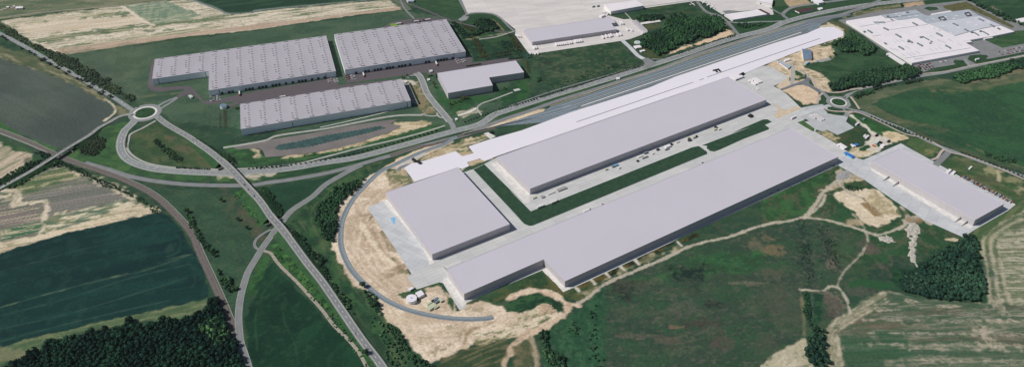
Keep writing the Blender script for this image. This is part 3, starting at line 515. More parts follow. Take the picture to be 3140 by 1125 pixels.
paint('8 400,90 600,140 720,300 690,300 600,180 470,120', (116, 116, 106), [((90, 100, 82), 20, 8, 0, .3, 1, .7)], soft=5, rag=2)
paint('8 1140,-20 1300,-20 1370,38 1180,66 1140,20', (170, 154, 126), [((150, 134, 104), 20, 5, 15, .3, 1, .7)], soft=2, rag=.8, name='bare_soil', label='tan earth rectangle between the service roads at the top')
paint('4 620,40 800,18 840,45 640,75', (176, 154, 128), [((150, 132, 104), 14, 6, 0, .3, 1, .7)], soft=3, rag=2)
paint('4 60,165 260,95 400,90 390,115 200,140 90,170', (190, 172, 144), [((112, 114, 84), 12, 6, 0, .5, 1, .8)], soft=4, rag=3)
paint('4 130,150 260,95 600,30 600,80 430,130 140,168', (84, 92, 68), [((140, 134, 104), 30, 5, 15, .7, .8, .7)], soft=3, rag=2)
paint('4 980,60 1200,20 1450,150 1640,250 1610,262 1440,180 1230,90 1080,105', (98, 96, 66), [((78, 90, 60), 20, 8, -25, .2, 1, .7), ((128, 118, 84), 16, 6, -25, 1, 1, .6)], soft=3, rag=1, name='grass', label='dry brown grass verge behind the large factory')
paint('4 1640,250 1450,150 1200,-30 1900,-30 1900,300', (42, 70, 50), [((60, 86, 62), 40, 12, 15, .3, 1.2, .7)], soft=3, name='field', label='dark green field at the top right corner')
paint('4 1440,55 1520,110 1500,130 1420,80', (120, 112, 98), soft=6, rag=3, am=.8)
paint('4 1640,290 1734,260 1734,400 1530,440 1440,400 1360,350', (50, 80, 52), [((70, 96, 64), 20, 10, 0, .3, 1, .7)], soft=3, name='grass', label='green lawn right of the factory entrance')
paint('8 1510,190 1640,180 1734,330 1650,270 1560,235', (74, 82, 58), [((92, 94, 70), 20, 6, -40, .3, 1, .7)], soft=4)
paint('8 1420,240 1510,195 1640,250 1660,300 1590,345 1640,310 1640,275 1560,235', (200, 186, 160), [((150, 142, 112), 8, 6, 0, .5, 1, .7)], soft=4, rag=2)
paint('8 1640,310 1280,440 960,570 960,590 1300,450 1650,330', (196, 176, 148), [((150, 142, 112), 12, 6, 20, .7, 1, .7)], soft=3, rag=2)
paint('8 960,580 1080,510 1260,440 1380,400 1540,400 1555,470 1500,520 1340,540 1300,580 1480,640 1540,680 1500,790 1440,790 1330,640 1200,680 1080,640', (192, 172, 146), [((120, 122, 92), 10, 7, 0, .7, 1, .8), ((214, 198, 172), 9, 7, 0, .7, 1, .7)], soft=4, rag=3, name='bare_soil', label='sandy works area between the white slab and the small roundabout')
paint('8 1230,600 1300,640 1290,660 1225,650', (46, 78, 48), soft=3, rag=1)
paint('8 1060,740 1300,680 1330,700 1420,790 1440,850 1400,890 1300,900 1160,800', (206, 184, 158), [((188, 166, 140), 14, 8, 0, .5, 1, .8)], soft=3, rag=1.5)
paint('5 300,510 345,470 330,420 410,460 545,415 580,438 340,540', (208, 188, 164), soft=2, rag=1)
paint('D 290,470 500,420 500,390 620,360 720,385 840,340 880,375 1000,460 900,470 600,545 480,600 440,540 350,490', (44, 72, 50), [((60, 88, 60), 30, 12, 0, .3, 1, .7), ((78, 88, 66), 10, 6, 0, 1.2, .8, .5)], soft=4, name='meadow', label='green meadow between the two small woods beside the factory')
blob('D', 690, 345, 36, 14, (126, 104, 88), .8)
# east big meadow
paint('D 630,690 800,640 1130,570 1280,560 1500,600 1900,510 1900,700 2100,1100 1846,1000 1300,923 1000,900 760,800 680,770', (84, 94, 72), [((108, 110, 86), 70, 8, 10, .2, 1.2, .7), ((62, 84, 58), 40, 10, 10, .4, 1, .7)], soft=4, name='meadow', label='dry olive verge curving around the bright green field')
paint('D 780,740 820,710 950,660 1100,630 1300,620 1430,635 1600,610 1900,560 2200,700 2400,1200 H 1846,330 1600,250 1300,120 1000,0 D 1250,895 1000,840 850,790', (44, 76, 54), [((50, 88, 58), 80, 30, -20, .1, 1.4, .8), ((40, 68, 52), 60, 30, -20, .4, 1.2, .6), ((64, 90, 60), 7, 6, 0, .9, 1, .5)], soft=4, rag=2, name='field', label='bright green field on the right side')
paint('D 1200,640 1430,640 1640,605 1900,550', (108, 108, 80), stroke=9, soft=10, rag=3, am=.6)
paint('D 1460,590 1700,530 1900,490', (132, 124, 98), stroke=16, soft=12, rag=4, am=.6)
paint('D 780,760 950,850 1300,923 H 1100,60 1500,220 1846,330', (84, 92, 68), stroke=10, soft=10, rag=2, am=.6)
paint('H 1450,150 1650,240 1846,310', (112, 112, 82), stroke=3, soft=4, rag=1, am=.6)
# between small roundabout and right hall
paint('5 1050,490 1140,490 1648,700 1648,760 1600,750 1500,760 1400,700 1300,700 1180,590 1110,570', (46, 82, 48), [((60, 98, 56), 14, 10, 0, .3, 1, .7)], soft=3)
paint('5 840,650 950,705 1120,640 1180,620 1290,720 1180,790 1100,850 1000,830 950,790', (48, 72, 48), [((72, 78, 56), 14, 8, 20, .3, 1, .7)], soft=3, name='grass', label='dark scrub beside the grey coach park')
paint('5 720,670 840,655 960,740 950,790', (176, 160, 128), [((88, 100, 66), 8, 6, 0, .2, 1, .7)], soft=4, rag=2)
paint('5 1400,680 1470,665 1640,700 1648,740 1560,780 1440,760', (206, 188, 156), [((170, 152, 120), 10, 6, 0, .4, 1, .7)], soft=4, rag=2, name='bare_soil', label='pale sand heap area beside the building yard')
paint('5 1050,500 1130,560 1240,640 1300,710 1290,760 1180,830 1130,850 1110,900 1250,923 1330,880 1440,830 1500,780 1440,720 1330,690 1240,610 1160,545 1090,500', (206, 200, 188), [((176, 168, 150), 8, 8, 0, .3, 1, .6)], soft=3, rag=1.5, name='bare_soil', label='pale gravel yard and track with building site vehicles')
paint('5 1040,850 1180,830 1240,850 1330,870 1240,923 1090,923', (200, 186, 158), [((150, 142, 110), 8, 6, 0, .4, 1, .7)], soft=4, rag=2)
paint('5 1170,840 1260,805 1285,830 1240,860 1180,865', (44, 74, 44), soft=3, rag=1.5)
paint('5 1330,790 1380,780 1400,830 1350,830', (44, 76, 50), soft=3, rag=1.5)
paint('9 400,243 710,108 740,120 780,90 640,130 540,180 430,215', (42, 72, 44), soft=3, rag=1)
paint('9 740,115 790,60 900,60 1050,150 1030,180 990,220 960,235', (66, 92, 58), [((88, 100, 66), 14, 8, -30, .3, 1, .7)], soft=3, name='grass', label='green lawn behind the right hand hall')
blob('9', 970, 180, 60, 26, (126, 126, 88), .7)
paint('9 1060,290 1110,230 1180,200 1400,280 1734,420 1734,620 1660,610 1300,420 1090,315', (70, 90, 60), [((96, 100, 72), 20, 10, -30, .3, 1, .8), ((52, 80, 50), 20, 10, -30, .5, 1, .7)], soft=3, name='grass', label='patchy grass between the right hand hall and the straight road')
for p_, c_, a_ in (((1480, 340, 70, 30), (150, 146, 112), .8), ((1640, 410, 60, 24), (140, 138, 104), .7), ((1700, 490, 60, 30), (156, 148, 118), .8), ((1640, 470, 50, 24), (46, 84, 48), .8), ((1400, 410, 160, 30), (84, 84, 64), .5), ((1250, 240, 60, 14), (120, 118, 88), .6)): blob('9', *p_, c_, a_)
paint('9 1520,340 1535,420', (176, 168, 136), stroke=4, soft=4, rag=1, am=.8)
paint('9 1230,890 1330,820 1600,665 1665,615 1737,580 1737,640 1600,740 1420,860 1330,923', (72, 94, 62), [((104, 110, 78), 30, 6, 35, .3, 1, .8)], soft=4)
paint('C 1590,180 1480,110 1540,160 1846,150 1846,190 1700,225 1640,225', (40, 70, 48), [((54, 84, 56), 20, 8, 0, .3, 1, .7)], soft=3)
paint('8 560,135 620,125 690,185 1060,130 1140,170 1130,182 900,185 690,190 640,180', (42, 72, 48), soft=3, rag=1)
paint('8 660,205 900,190 1090,195 870,280 760,275', (42, 72, 48), [((54, 84, 56), 20, 8, 0, .3, 1, .7)], soft=3, rag=1, name='grass', label='triangular lawn with shrubs beside the top road junction')
paint('8 1150,150 1160,110 1220,85 1734,0 1734,50 1380,110 1200,155', (44, 72, 50), [((60, 86, 58), 20, 8, 0, .3, 1, .7)], soft=3, rag=1)
paint('8 1000,80 1050,50 1150,50 1160,80 1120,110 1060,120', (44, 72, 48), soft=3, rag=1)
paint('8 1040,0 1130,0 1140,50 1040,60', (60, 84, 58), soft=4, rag=1)
paint('4 0,-30 330,-30 340,20 0,80 -200,130 -200,40', (50, 76, 54), soft=4)
paint('4 800,20 1100,-30 1200,0 980,50 840,45', (44, 72, 50), soft=3)
paint('B 1410,-60 1500,110 1540,95 1690,100 1780,170 1700,220 1500,150 1380,120 1100,30 1050,-60', (50, 76, 54), [((64, 90, 62), 30, 12, 0, .3, 1, .7)], soft=3)
paint('B 1530,110 1600,105 1700,110 1800,215 1750,230 1500,160', (46, 72, 50), soft=3)
paint('B 1690,140 1765,220', (134, 126, 96), stroke=3, soft=3, rag=.6)
paint('B 1500,280 1600,265 1846,225', (124, 128, 100), stroke=6, soft=4, rag=1.5, am=.8)
blob('A', 100, 60, 70, 16, (120, 112, 92), .7)
# build one land mesh per region from the shared survey grid
FI = ID[:-1, :-1].ravel(); J, I = np.meshgrid(np.arange(NY-1), np.arange(NX-1), indexing='ij')
base = (J*NX+I).ravel(); quads = np.stack([base, base+1, base+NX+1, base+NX], 1)
VX = np.stack([X.ravel(), Y.ravel(), np.zeros(X.size)], 1); VC = COLR.reshape(-1, 3)
def npmesh(name, V, F, m, cols=None, parent=None, fcount=4):
    me = bpy.data.meshes.new(name); me.vertices.add(len(V)); me.vertices.foreach_set('co', np.asarray(V, np.float32).ravel())
    me.loops.add(F.size); me.loops.foreach_set('vertex_index', F.astype(np.int32).ravel())
    me.polygons.add(len(F)); me.polygons.foreach_set('loop_start', np.arange(0, F.size, F.shape[1], dtype=np.int32))
    me.update(calc_edges=True)
    if cols is not None:
        at = me.color_attributes.new('Col', 'FLOAT_COLOR', 'POINT'); c4 = np.ones((len(V), 4), np.float32); c4[:, :3] = cols; at.data.foreach_set('color', c4.ravel())
    me.materials.append(m); o = bpy.data.objects.new(name, me); COL.objects.link(o)
    if parent is not None: o.parent = parent
    return o
for k, (nm, lb) in enumerate(REG):
    q = quads[FI == k]
    if len(q) == 0: continue
    u, inv = np.unique(q, return_inverse=True)
    o = npmesh(nm, VX[u], inv.reshape(q.shape), M_ground, VC[u]); tag(o, lb, nm.replace('_', ' '), kind='structure')
# the land beyond the surveyed area: a frame of four big sheets that butts against it
c0 = tuple(alb((56, 78, 58)))
x0, x1, y0, y1 = gx[0], gx[-1], gy[0], gy[-1]; B = 16000
fv = np.array([(-B, -B, 0), (B, -B, 0), (B, B*2, 0), (-B, B*2, 0), (x0, y0, 0), (x1, y0, 0), (x1, y1, 0), (x0, y1, 0)], float)
o = npmesh('ground', fv, np.array([(0, 1, 5, 4), (1, 2, 6, 5), (2, 3, 7, 6), (3, 0, 4, 7)]), M_ground, np.tile(c0, (8, 1)))
tag(o, 'green countryside stretching to the horizon', 'ground', kind='structure')
#@@PART2
# ---------------------------------------------------------------- paved yards (each a thin sheet on the land)
sheet('apron', P('B 1440,-60 1510,105 1540,95 1690,98 1760,140 1846,210 1846,240 C 40,225 55,262 148,388 160,385 800,290 860,278 962,240 965,225 862,135 815,140 700,110 675,100 800,82 1330,8 1400,20 1440,60 1510,105 1530,100 1600,85 1770,70 1846,100 D 30,110 75,105 60,40 90,-60'), .05, M_airfield, 'pale airfield apron reaching behind and around the notched hall')
sheet('service_road', P('B 1410,-60 1440,-60 1512,104 1475,118 1495,100'), .10, M_asph_m, 'grey asphalt shoulder at the left edge of the airfield apron')
sheet('apron', P('C 1530,95 1510,80 1560,75 1640,82 1530,102'), .10, M_asph_m, 'small grey asphalt patch beside the long white shed')
sheet('concrete_yard', P('F 800,590 925,540 1183,500 1440,320 1468,347 1530,325 6 925,305 1030,255 1150,192 5 -300,120 0,112 60,38 200,8 268,14 440,110 450,152 300,212 372,250 435,292 580,432 700,408 800,395 832,428 822,450 850,490 1000,512 1062,512 1035,572 1120,632 950,706 838,652 800,672 740,650 720,670 950,800 1050,872 1110,902 H 640,230 705,262 560,300 540,288 K 1232,-2 1140,45 480,352 385,392 246,234 0,336 J 1846,304 1500,470 1500,500 1450,517 1420,470 1335,330 1310,322 1150,372 1112,332 1082,288 1112,264 940,0'), .05, M_conc, 'main concrete yard around the three long grey halls')
sheet('concrete_yard', P('9 196,272 240,218 330,226 400,245 712,108 770,140 960,245 1092,318 1240,403 1668,615 1602,668 1332,822 1230,888 900,742 640,572 400,405 196,296'), .10, M_conc2, 'light grey concrete yard around the right hand hall')
sheet('concrete_yard', P('F 800,592 922,540 1240,925 J 1246,190 1210,212 1112,262 F 1025,925'), .10, M_conc2, 'pale concrete yard left of the square hall')
for s_, l_ in (('F 905,545 932,532 1010,600 1270,925 J 1272,190 1240,200 F 1190,860', 'white gravel strip beside the left wall of the square hall'),
               ('G 0,340 150,500 150,560 110,560 0,432 6 1384,565 1080,250 1160,228', 'white gravel strip beside the left end wall of the northern hall'),
               ('J 1335,300 1372,290 1500,470 1470,500 1330,320', 'white gravel strip beside the end wall of the longest hall'),
               ('9 470,300 480,320 1305,800 1290,822 1180,770 460,330', 'bright gravel strip beside the lit wall of the right hand hall'),
               ('K 238,240 265,215 400,345 440,368 388,390', 'white gravel strip at the step of the longest hall')):
    sheet('gravel_strip', P(s_), .15, M_conc_w, l_, jit=.5)
sheet('grass_island', P('G 0,462 156,618 1300,165 1345,157 1400,195 1406,212 1370,226 172,718 145,721 110,706 0,598 6 1384,790 928,308 1030,258 1384,604'), .12, mat('lawn_dark', (34, 60, 47), 1, .11, .35, c2=(58, 82, 62), spec=.05), 'long L shaped dark lawn between the northern and the longest hall')
sheet('grass_island', P('G 1366,152 1720,20 5 -120,690 0,632 198,549 242,548 286,573 216,605 258,634 254,650 60,724 0,746 G 1500,180 1455,196 1425,192 1400,172 1404,156'), .12, MATS['lawn_dark'], 'short dark lawn strip at the far end of the long lawn')
sheet('grass_island', P('5 542,578 602,560 718,642 712,668 700,670'), .12, mat('lawn_light', (72, 104, 60), 1, .1, .25, spec=.05), 'small light green lawn strip beside the coach park')
sheet('grass_island', P('5 600,560 622,544 665,560 628,572'), .12, MATS['lawn_dark'], 'tiny dark lawn patch beside the coach park')
M_sand = mat('bare_sand', (204, 186, 162), 1, .12, .16)
sheet('bare_soil', P('5 300,512 345,470 335,425 285,392 300,385 412,458 545,415 582,438 345,540'), .12, M_sand, 'sandy triangle between the end of the northern hall and the yard road', jit=.5)
sheet('bare_soil', P('5 330,212 460,118 462,160 520,172 560,178 560,185 500,200 390,236 368,248'), .12, M_sand, 'sandy strip above the dark T junction', jit=.5)
sheet('concrete_yard', P('5 640,420 700,408 800,395 850,490 1000,512 1062,512 1035,572 1120,632 950,706 838,652 800,672 720,640 600,548 560,520'), .10, mat('coach_park', (178, 181, 182), .9, .05, .1), 'grey concrete coach park with white coaches')
# purple grey asphalt of the warehouses
sheet('warehouse_yard', P('1 85,260 98,258 78,430 82,475 100,492 200,498 300,488 400,490 435,520 520,618 600,610 820,560 1000,525 1660,415 1672,470 1560,490 1150,560 830,605 822,640 740,668 700,655 775,635 765,622 640,635 540,648 510,630 430,560 400,550 290,595 275,580 350,525 345,512 140,536 70,528 42,500 38,470 62,330'), .10, M_asph_p, 'purple grey asphalt yard and lane around the left warehouse')
sheet('warehouse_yard', P('2 165,525 500,470 1180,380 1215,372 1262,395 1240,432 860,512 180,602'), .10, M_asph_p, 'purple grey asphalt yard in front of the rear warehouse')
sheet('warehouse_yard', P('1 830,600 1150,560 1560,490 1672,470 2 100,625 180,612 620,570 625,580 640,590 2 0,668 -60,680 1 830,655'), .07, M_asph_p, 'narrow purple grey lane behind the front warehouse')
sheet('warehouse_yard', P('2 862,512 960,490 1240,432 1560,385 1625,400 1700,395 1640,415 955,520 880,530'), .13, M_asph_p, 'purple grey lane above the L shaped grey hall')
sheet('warehouse_yard', P('2 490,122 545,85 620,68 720,55 900,40 1000,55 1050,62 1020,90 520,160'), .10, M_asph_p, 'purple grey truck court behind the rear warehouse')
sheet('warehouse_yard', P('2 665,605 725,612 795,785 735,775 728,750'), .10, M_asph_m, 'small grey parking court at the right end of the front warehouse')
sheet('grass_island', P('2 542,100 560,92 600,90 645,98 640,112 560,118'), .14, M_lime, 'lime green lawn patch behind the rear warehouse')
# pond
sheet('pond_bank', P('F 0,130 400,66 640,20 820,-8 960,-28 1010,-30 960,0 1000,8 1040,10 1000,40 750,132 500,192 220,226 78,236 60,190 30,172 -40,175 E 1680,180 1640,160 1700,145'), .08, M_liner, 'grey lined bank around the storm water pond')
pp = [w('F', *q) for q in ((150, 160), (165, 150), (300, 125), (500, 82), (700, 50), (880, 15), (930, 30), (800, 66), (600, 112), (400, 160), (200, 186), (155, 182))]
zz = []
for i in range(len(pp)):
    a = np.array(pp[i]); b = np.array(pp[(i+1) % len(pp)]); n = max(1, int(np.linalg.norm(b-a)/4))
    u = (b-a)/np.linalg.norm(b-a); nn = np.array((-u[1], u[0], 0))
    for k in range(n): zz.append(tuple(a+(b-a)*k/n+nn*(1.6 if k % 2 else -1.6)))
sheet('pond_water', zz, .16, M_water, 'narrow teal storm water pond with a saw tooth edge')
def ribbon(name, s, wd, z, m, label, lo=0, step=8, pts=None):
    L = smoothline(pts or P(s), step, True); vf = strip(L, lo-wd/2, lo+wd/2, z); return struct(name, fix(vf), m, label), L
def marks(L, z, label, off=0, wd=.5, on=5, gap=9, m=None): struct('road_marking', dashes(L, off, wd, on, gap, z), m or M_white, label)
ribbon('path', 'R 1110,500 1300,470 1500,430 1731,395 F 140,90 500,35 B 1000,820 1170,800 1190,815', 6, .20, M_path, 'pale concrete track along the upper side of the pond')
ribbon('path', 'B 465,902 700,850 990,780', 1.6, .22, M_white, 'thin white path line below the front warehouse')
# motorway-like main road
HW = 'R 335,245 300,290 245,340 208,420 200,490 225,560 270,605 360,650 500,687 700,708 1000,722 1250,722 F 0,336 140,328 300,308 500,272 700,243 1050,152 1380,60 1600,0 C -100,812 0,778 300,682 700,562 960,478 1200,402 1420,325 1600,268 1846,205 D 150,160 400,95 700,42 1060,2 1400,-40 1846,-120'
_, L = ribbon('road_shoulder', HW, 17.5, .20, M_should, 'pale gravel shoulder of the main road'); HWL = L
struct('road', fix(strip(L, -6.9, 6.9, .26)), M_asph, 'main grey road sweeping from the large roundabout past the rail yard')
marks(L, .31, 'dashed white lane line along the main road', 0, .5)
for o_ in (-6.3, 6.3): struct('road_marking', fix(strip(L, o_-.2, o_+.2, .31)), M_white, 'continuous white %s edge line of the main road' % ('right' if o_ < 0 else 'left'))
ribbon('cycle_path', 'R 512,262 470,285 400,325 320,362 285,385 272,430 262,510 310,570 400,622 500,652 700,678 900,688 1100,692 1300,685 1500,672 F 300,284 500,235 750,170 1000,112 1240,48 1350,12', 4.5, .34, M_path, 'pale cycle path running beside the main road')
ribbon('cycle_path', 'F 1365,-10 1340,-40 B 1310,830 1290,800', 4, .34, M_path, 'short pale path link at the access road junction')
# second ribbon beyond: dark rail line north of the yard
ribbon('railway', 'E 600,275 750,318 900,366 1000,388 1100,405 1250,422 1400,432 1600,436 1800,432 F 80,418 250,395 500,350 700,300 830,262 960,225 1100,180 1300,128 1500,75 7 300,505 450,450 600,402 870,305 1100,235 1400,140 1734,36 8 400,465 700,372 1100,248 1350,178 1500,148 4 40,140 200,92 350,52', 11, .22, M_asph_m, 'dark single railway line following the main road')
ribbon('railway', 'F 960,225 1150,165 1250,150 1500,75 1700,28', 8, .24, M_ballast, 'brown railway siding below the main road')
# curved railway on the left
RL = 'E -150,0 0,52 200,130 300,178 420,232 560,285 700,330 800,365 900,405 1050,480 1130,535 1200,600 1330,740 1380,820 I 1395,70 1430,150 1500,300 1545,400 1580,480 1660,680 1710,800 1760,960'
_, L = ribbon('railway', RL, 12.5, .26, M_ballast, 'curved brown double track railway on the left')
for o_ in (-3.2, -1.7, 1.7, 3.2): struct('rail', fix(strip(L, o_-.14, o_+.14, .38)), M_steel, 'thin steel rail of the curved railway, %s' % {-3.2: 'outermost right', -1.7: 'inner right', 1.7: 'inner left', 3.2: 'outermost left'}[o_])
struct('track_edge', fix(strip(L, 6.4, 7.5, .30)), M_should, 'pale service path along the right side of the curved railway')
L2 = smoothline(P('E -150,15 0,68 200,145 330,200'), 8); struct('track_edge', fix(strip(L2, -1.2, 1.2, .34)), M_should, 'pale track edge beside the railway before the small overpass')
# single road under the second bridge
S3 = 'F 760,292 700,318 600,372 500,432 S 950,130 860,190 760,255 690,330 650,390 600,440 560,500 500,580 460,640 400,740 I 1760,240 1725,340 1700,440 1688,560 1692,660 1705,760 1750,900 1775,990'
_, L = ribbon('road_shoulder', S3, 11.5, .28, M_should, 'pale edges of the single lane road under the overpass')
struct('road', fix(strip(L, -4.6, 4.6, .33)), M_asph_m, 'single grey lane passing under the overpass and joining the railway curve')
struct('track_edge', fix(strip(L, -.35, .35, .38)), M_asph, 'pale centre wear line of the single lane')
ribbon('path', 'S 560,440 500,470 420,530 400,590 430,625 480,640', 5, .36, M_asph_m, 'small grey loop lane beside the overpass')
ribbon('path', 'S 470,640 520,650 560,670 600,730 660,800 800,935 J 400,430 480,520 560,625 680,745 740,820 800,930 840,1000', 5.5, .30, mat('track_pale_gravel', (164, 156, 142), .95, .2, .25), 'pale gravel lane running beside the bridge road')
# new curved track
NT = '7 0,615 6 740,14 640,75 520,115 400,160 280,215 170,270 60,320 F 800,420 705,525 645,625 618,700 610,780 615,860 J 605,0 612,60 632,130 665,200 705,260 790,345 900,430 1050,505 1250,558 1450,582 1650,578 1690,568'
_, L = ribbon('railway', NT, 9.5, .34, M_ballast_n, 'new blue grey ballast track curving through the sandy ground')
for o_ in (-2.1, 2.1): struct('rail', fix(strip(L, o_-.5, o_+.5, .42)), M_trackdark if o_ < 0 else M_trackmid, 'dark %s rail bed line of the new curved track' % ('inner' if o_ < 0 else 'outer'))
ribbon('path', '6 200,310 280,250 380,200 470,155', 6, .38, M_conc, 'pale loading track beside the white slab corner')
ribbon('road', '6 215,315 240,290 300,268 345,255', 7, .42, M_asph_m, 'dark grey truck turning stub at the white slab corner')
# rail yard
sheet('rail_yard', P('7 60,590 300,532 520,470 640,430 740,402 810,355 1734,48 8 100,592 400,490 860,333 1340,192 1380,190 1460,205 1440,225 1400,260 1320,290 1734,310 8 700,490 300,632 7 1600,208 960,415 800,470 740,492 600,505 400,522 200,560 60,600'.replace('1320,290 1734,310 ', '1320,288 ')), .28, M_yard, 'blue grey ballast field of the rail yard beside the white slab')
ya, yb = w('7', 820, 360), w('8', 1360, 195); yc, yd = w('7', 1000, 405), w('8', 1330, 285)
for k in range(13):
    t = .04+k*.076; a = np.array(ya)*(1-t)+np.array(yc)*t; b = np.array(yb)*(1-t)+np.array(yd)*t
    u = (a-b)/np.linalg.norm(a-b); a = a-u*abs(k-6)*4
    n = 60; L = np.array([a+(b-a)*i/n for i in range(n+1)])
    mm = (M_trackdark, M_trackmid, M_trackdark, M_asph)[k % 4]
    if k == 9: struct('platform', fix(strip(L[2:-2], -1.3, 1.3, .40)), M_white, 'long thin white platform edge in the rail yard')
    else: struct('railway', fix(strip(L, -1.5, 1.5, .34)), mm, 'rail yard siding, track %s counted from the main road' % ['one', 'two', 'three', 'four', 'five', 'six', 'seven', 'eight', 'nine', 'ten', 'eleven', 'twelve', 'thirteen'][k])
    if k % 2 == 0 and k > 1:
        e = np.array(w('7', 60, 600)); Lc = smoothline([tuple(e+np.array((0, k*.3, 0))), tuple(e*.55+a*.45+np.array((0, -6+k*.9, 0))), tuple(a), tuple(a*.97+b*.03)], 8)
        struct('railway', fix(strip(Lc, -.9, .9, .36)), M_trackdark if k % 4 else M_trackmid, 'lead track %s fanning out of the rail yard throat' % ['', '', 'one', '', 'two', '', 'three', '', 'four', '', 'five', '', 'six'][k])
Ly = smoothline(P('7 800,352 1100,252 1400,150 8 150,570 400,484 800,350 1300,200'), 10)
struct('kerb', fix(strip(Ly, -.8, .8, .45)), M_yellow, 'pale yellow cable duct along the upper edge of the rail yard')
sheet('railway', P('8 1340,190 1400,165 1500,150 1700,122 1700,136 1540,165 1460,210'), .30, M_asph_d, 'dark grey throat at the far end of the rail yard')
# white slab with its channel
sheet('white_slab', P('6 275,292 345,250 480,222 760,135 822,185 930,155 880,92 1070,28 1384,-60 7 960,412 1650,195 8 200,660 350,610 700,490 1050,372 1330,288 1440,240 1500,233 1565,236 1640,276 1640,312 1590,332 1280,432 960,560 800,630 640,668 7 1734,305 350,780 240,825 200,802 90,835 110,865 6 820,305 778,290 372,425'), .50, M_strip, 'long white slab between the rail yard and the northern hall')
def line_bar(s, wd, h, name, m, label, cat, z=.5):
    a, b = P(s); L = np.array([a, b]); u = (L[1]-L[0]); ln = np.linalg.norm(u)
    cx, cy = (L[0][:2]+L[1][:2])/2; o = mesh(name, *box(0, 0, h/2, ln, wd, h), m, origin=(0, 0, 0)); o.location = (cx, cy, z); o.rotation_euler.z = math.atan2(u[1], u[0]); return tag(o, label, cat)
for s_, l_ in (('C 480,865 1305,585', 'long dark drain channel in the near part of the white slab'), ('C 1350,570 1380,558', 'very short dark drain channel piece in the white slab'), ('8 470,665 1440,333', 'long dark drain channel in the far part of the white slab')):
    a, b = P(s_); L = np.array([a, b]); L = np.array([L[0]+(L[1]-L[0])*i/30 for i in range(31)]); struct('drain_channel', fix(strip(L, -.9, .9, .56)), M_seam, l_)
for s_, l_ in (('8 520,612 572,600', 'dark steel beam on the white slab, crosswise of the three'), ('8 540,607 557,626', 'dark steel beam on the white slab, left leg of the three'), ('8 563,600 585,620', 'dark steel beam on the white slab, right leg of the three')):
    line_bar(s_, 3, 2.2, 'steel_beam', M_dark, l_, 'beam')
# parking and roads east
sheet('road', P('5 365,245 620,150 640,125 665,130 680,140 650,175 700,215 795,268 765,282 650,215 600,200 540,205 385,258'), .30, M_asph_d, 'new dark asphalt T junction left of the small roundabout')
ribbon('road', '5 480,-20 500,60 495,150 490,200', 9, .22, M_path, 'pale site road running down to the dark T junction')
ribbon('road', '5 560,60 640,90 650,130', 5, .26, M_path, 'pale curved site path beside the dark T junction')
ribbon('cycle_path', '5 700,130 705,180 760,240 800,275 860,275 980,275 1100,245 1200,235', 4.6, .48, M_pathbrick, 'brick coloured path around the upper side of the small roundabout')
ribbon('cycle_path', '5 745,395 755,330 780,300 800,285', 4.6, .48, M_pathbrick, 'brick coloured path left of the small roundabout')
ribbon('road', '5 790,270 830,305 870,345', 9, .34, M_asph, 'upper left arm of the small roundabout')
ribbon('road', '5 1010,350 1060,300 1130,255 1250,225 4 520,750 800,695 1000,665 1300,600 1734,510 1900,480', 9, .34, M_asph, 'grey road leaving the small roundabout past the small wood')
ribbon('cycle_path', '5 1200,232 1350,195 4 460,760 780,680 1000,655 1260,598 1500,555 1734,510', 3, .38, M_pathbrick, 'brick coloured path beside the road past the small wood')
ribbon('road', '5 1030,440 1110,455 1200,475 1300,515 1400,560 1648,660 H 1200,138 1400,215 1600,290 1846,372 2100,470', 8.5, .34, M_asph, 'straight grey road leaving the small roundabout to the lower right')
ribbon('cycle_path', '5 1060,485 1130,475 1250,515 1450,610 1648,700 9 900,60 1000,110 1060,150 1130,185 1250,210 1450,280 1734,405 1900,470', 3.4, .38, M_pathbrick, 'brick coloured path beside the straight road')
ribbon('road', '5 880,400 820,430 760,440 650,470 520,530', 12, .34, M_conc2, 'concrete access arm between the small roundabout and the yard')
ribbon('road', '5 1020,440 1050,490 1030,520', 10, .36, M_asph, 'lower arm of the small roundabout into the coach park')
ribbon('cycle_path', '5 815,430 850,455 930,468 1000,470 1100,470', 4.4, .48, M_pathbrick, 'brick coloured path below the small roundabout')
ribbon('cycle_path', '5 1080,320 1120,370 1170,445', 4.6, .48, M_pathbrick, 'brick coloured path right of the small roundabout')
ribbon('road', '9 1000,290 1050,240 1100,190 1110,170', 12, .30, M_asph_m, 'dark grey junction stub behind the right hand hall')
ribbon('path', '9 965,245 1010,230 1050,175 1070,160', 5, .34, M_pathbrick, 'brick path to the right hand hall from the straight road')
for s_, l_ in (('5 765,385 790,320 815,308 840,350 790,388', 'left splitter lawn of the small roundabout'), ('5 855,288 960,283 1005,300 960,320 890,312', 'upper lawn of the small roundabout'), ('5 1060,335 1085,330 1135,430 1080,395', 'right lawn of the small roundabout'),
               ('5 838,422 900,425 1010,460 940,462 870,445', 'lower lawn crescent of the small roundabout'), ('5 808,440 900,475 1005,485 960,508 900,500 840,475', 'lowest lawn crescent beside the coach park'), ('5 1015,440 1060,448 1110,468 1040,465', 'small lawn wedge at the lower right of the small roundabout'), ('5 1005,335 1040,315 1025,340', 'tiny upper right lawn wedge of the small roundabout'), ('5 800,405 840,390 865,400', 'tiny lower left lawn wedge of the small roundabout'), ('5 1020,280 1150,245 1180,245 1050,288', 'thin lawn wedge above the small roundabout')):
    sheet('grass_island', P(s_), .46, mat('lawn_mid', (52, 80, 54), 1, .1, .3, spec=.05), l_)
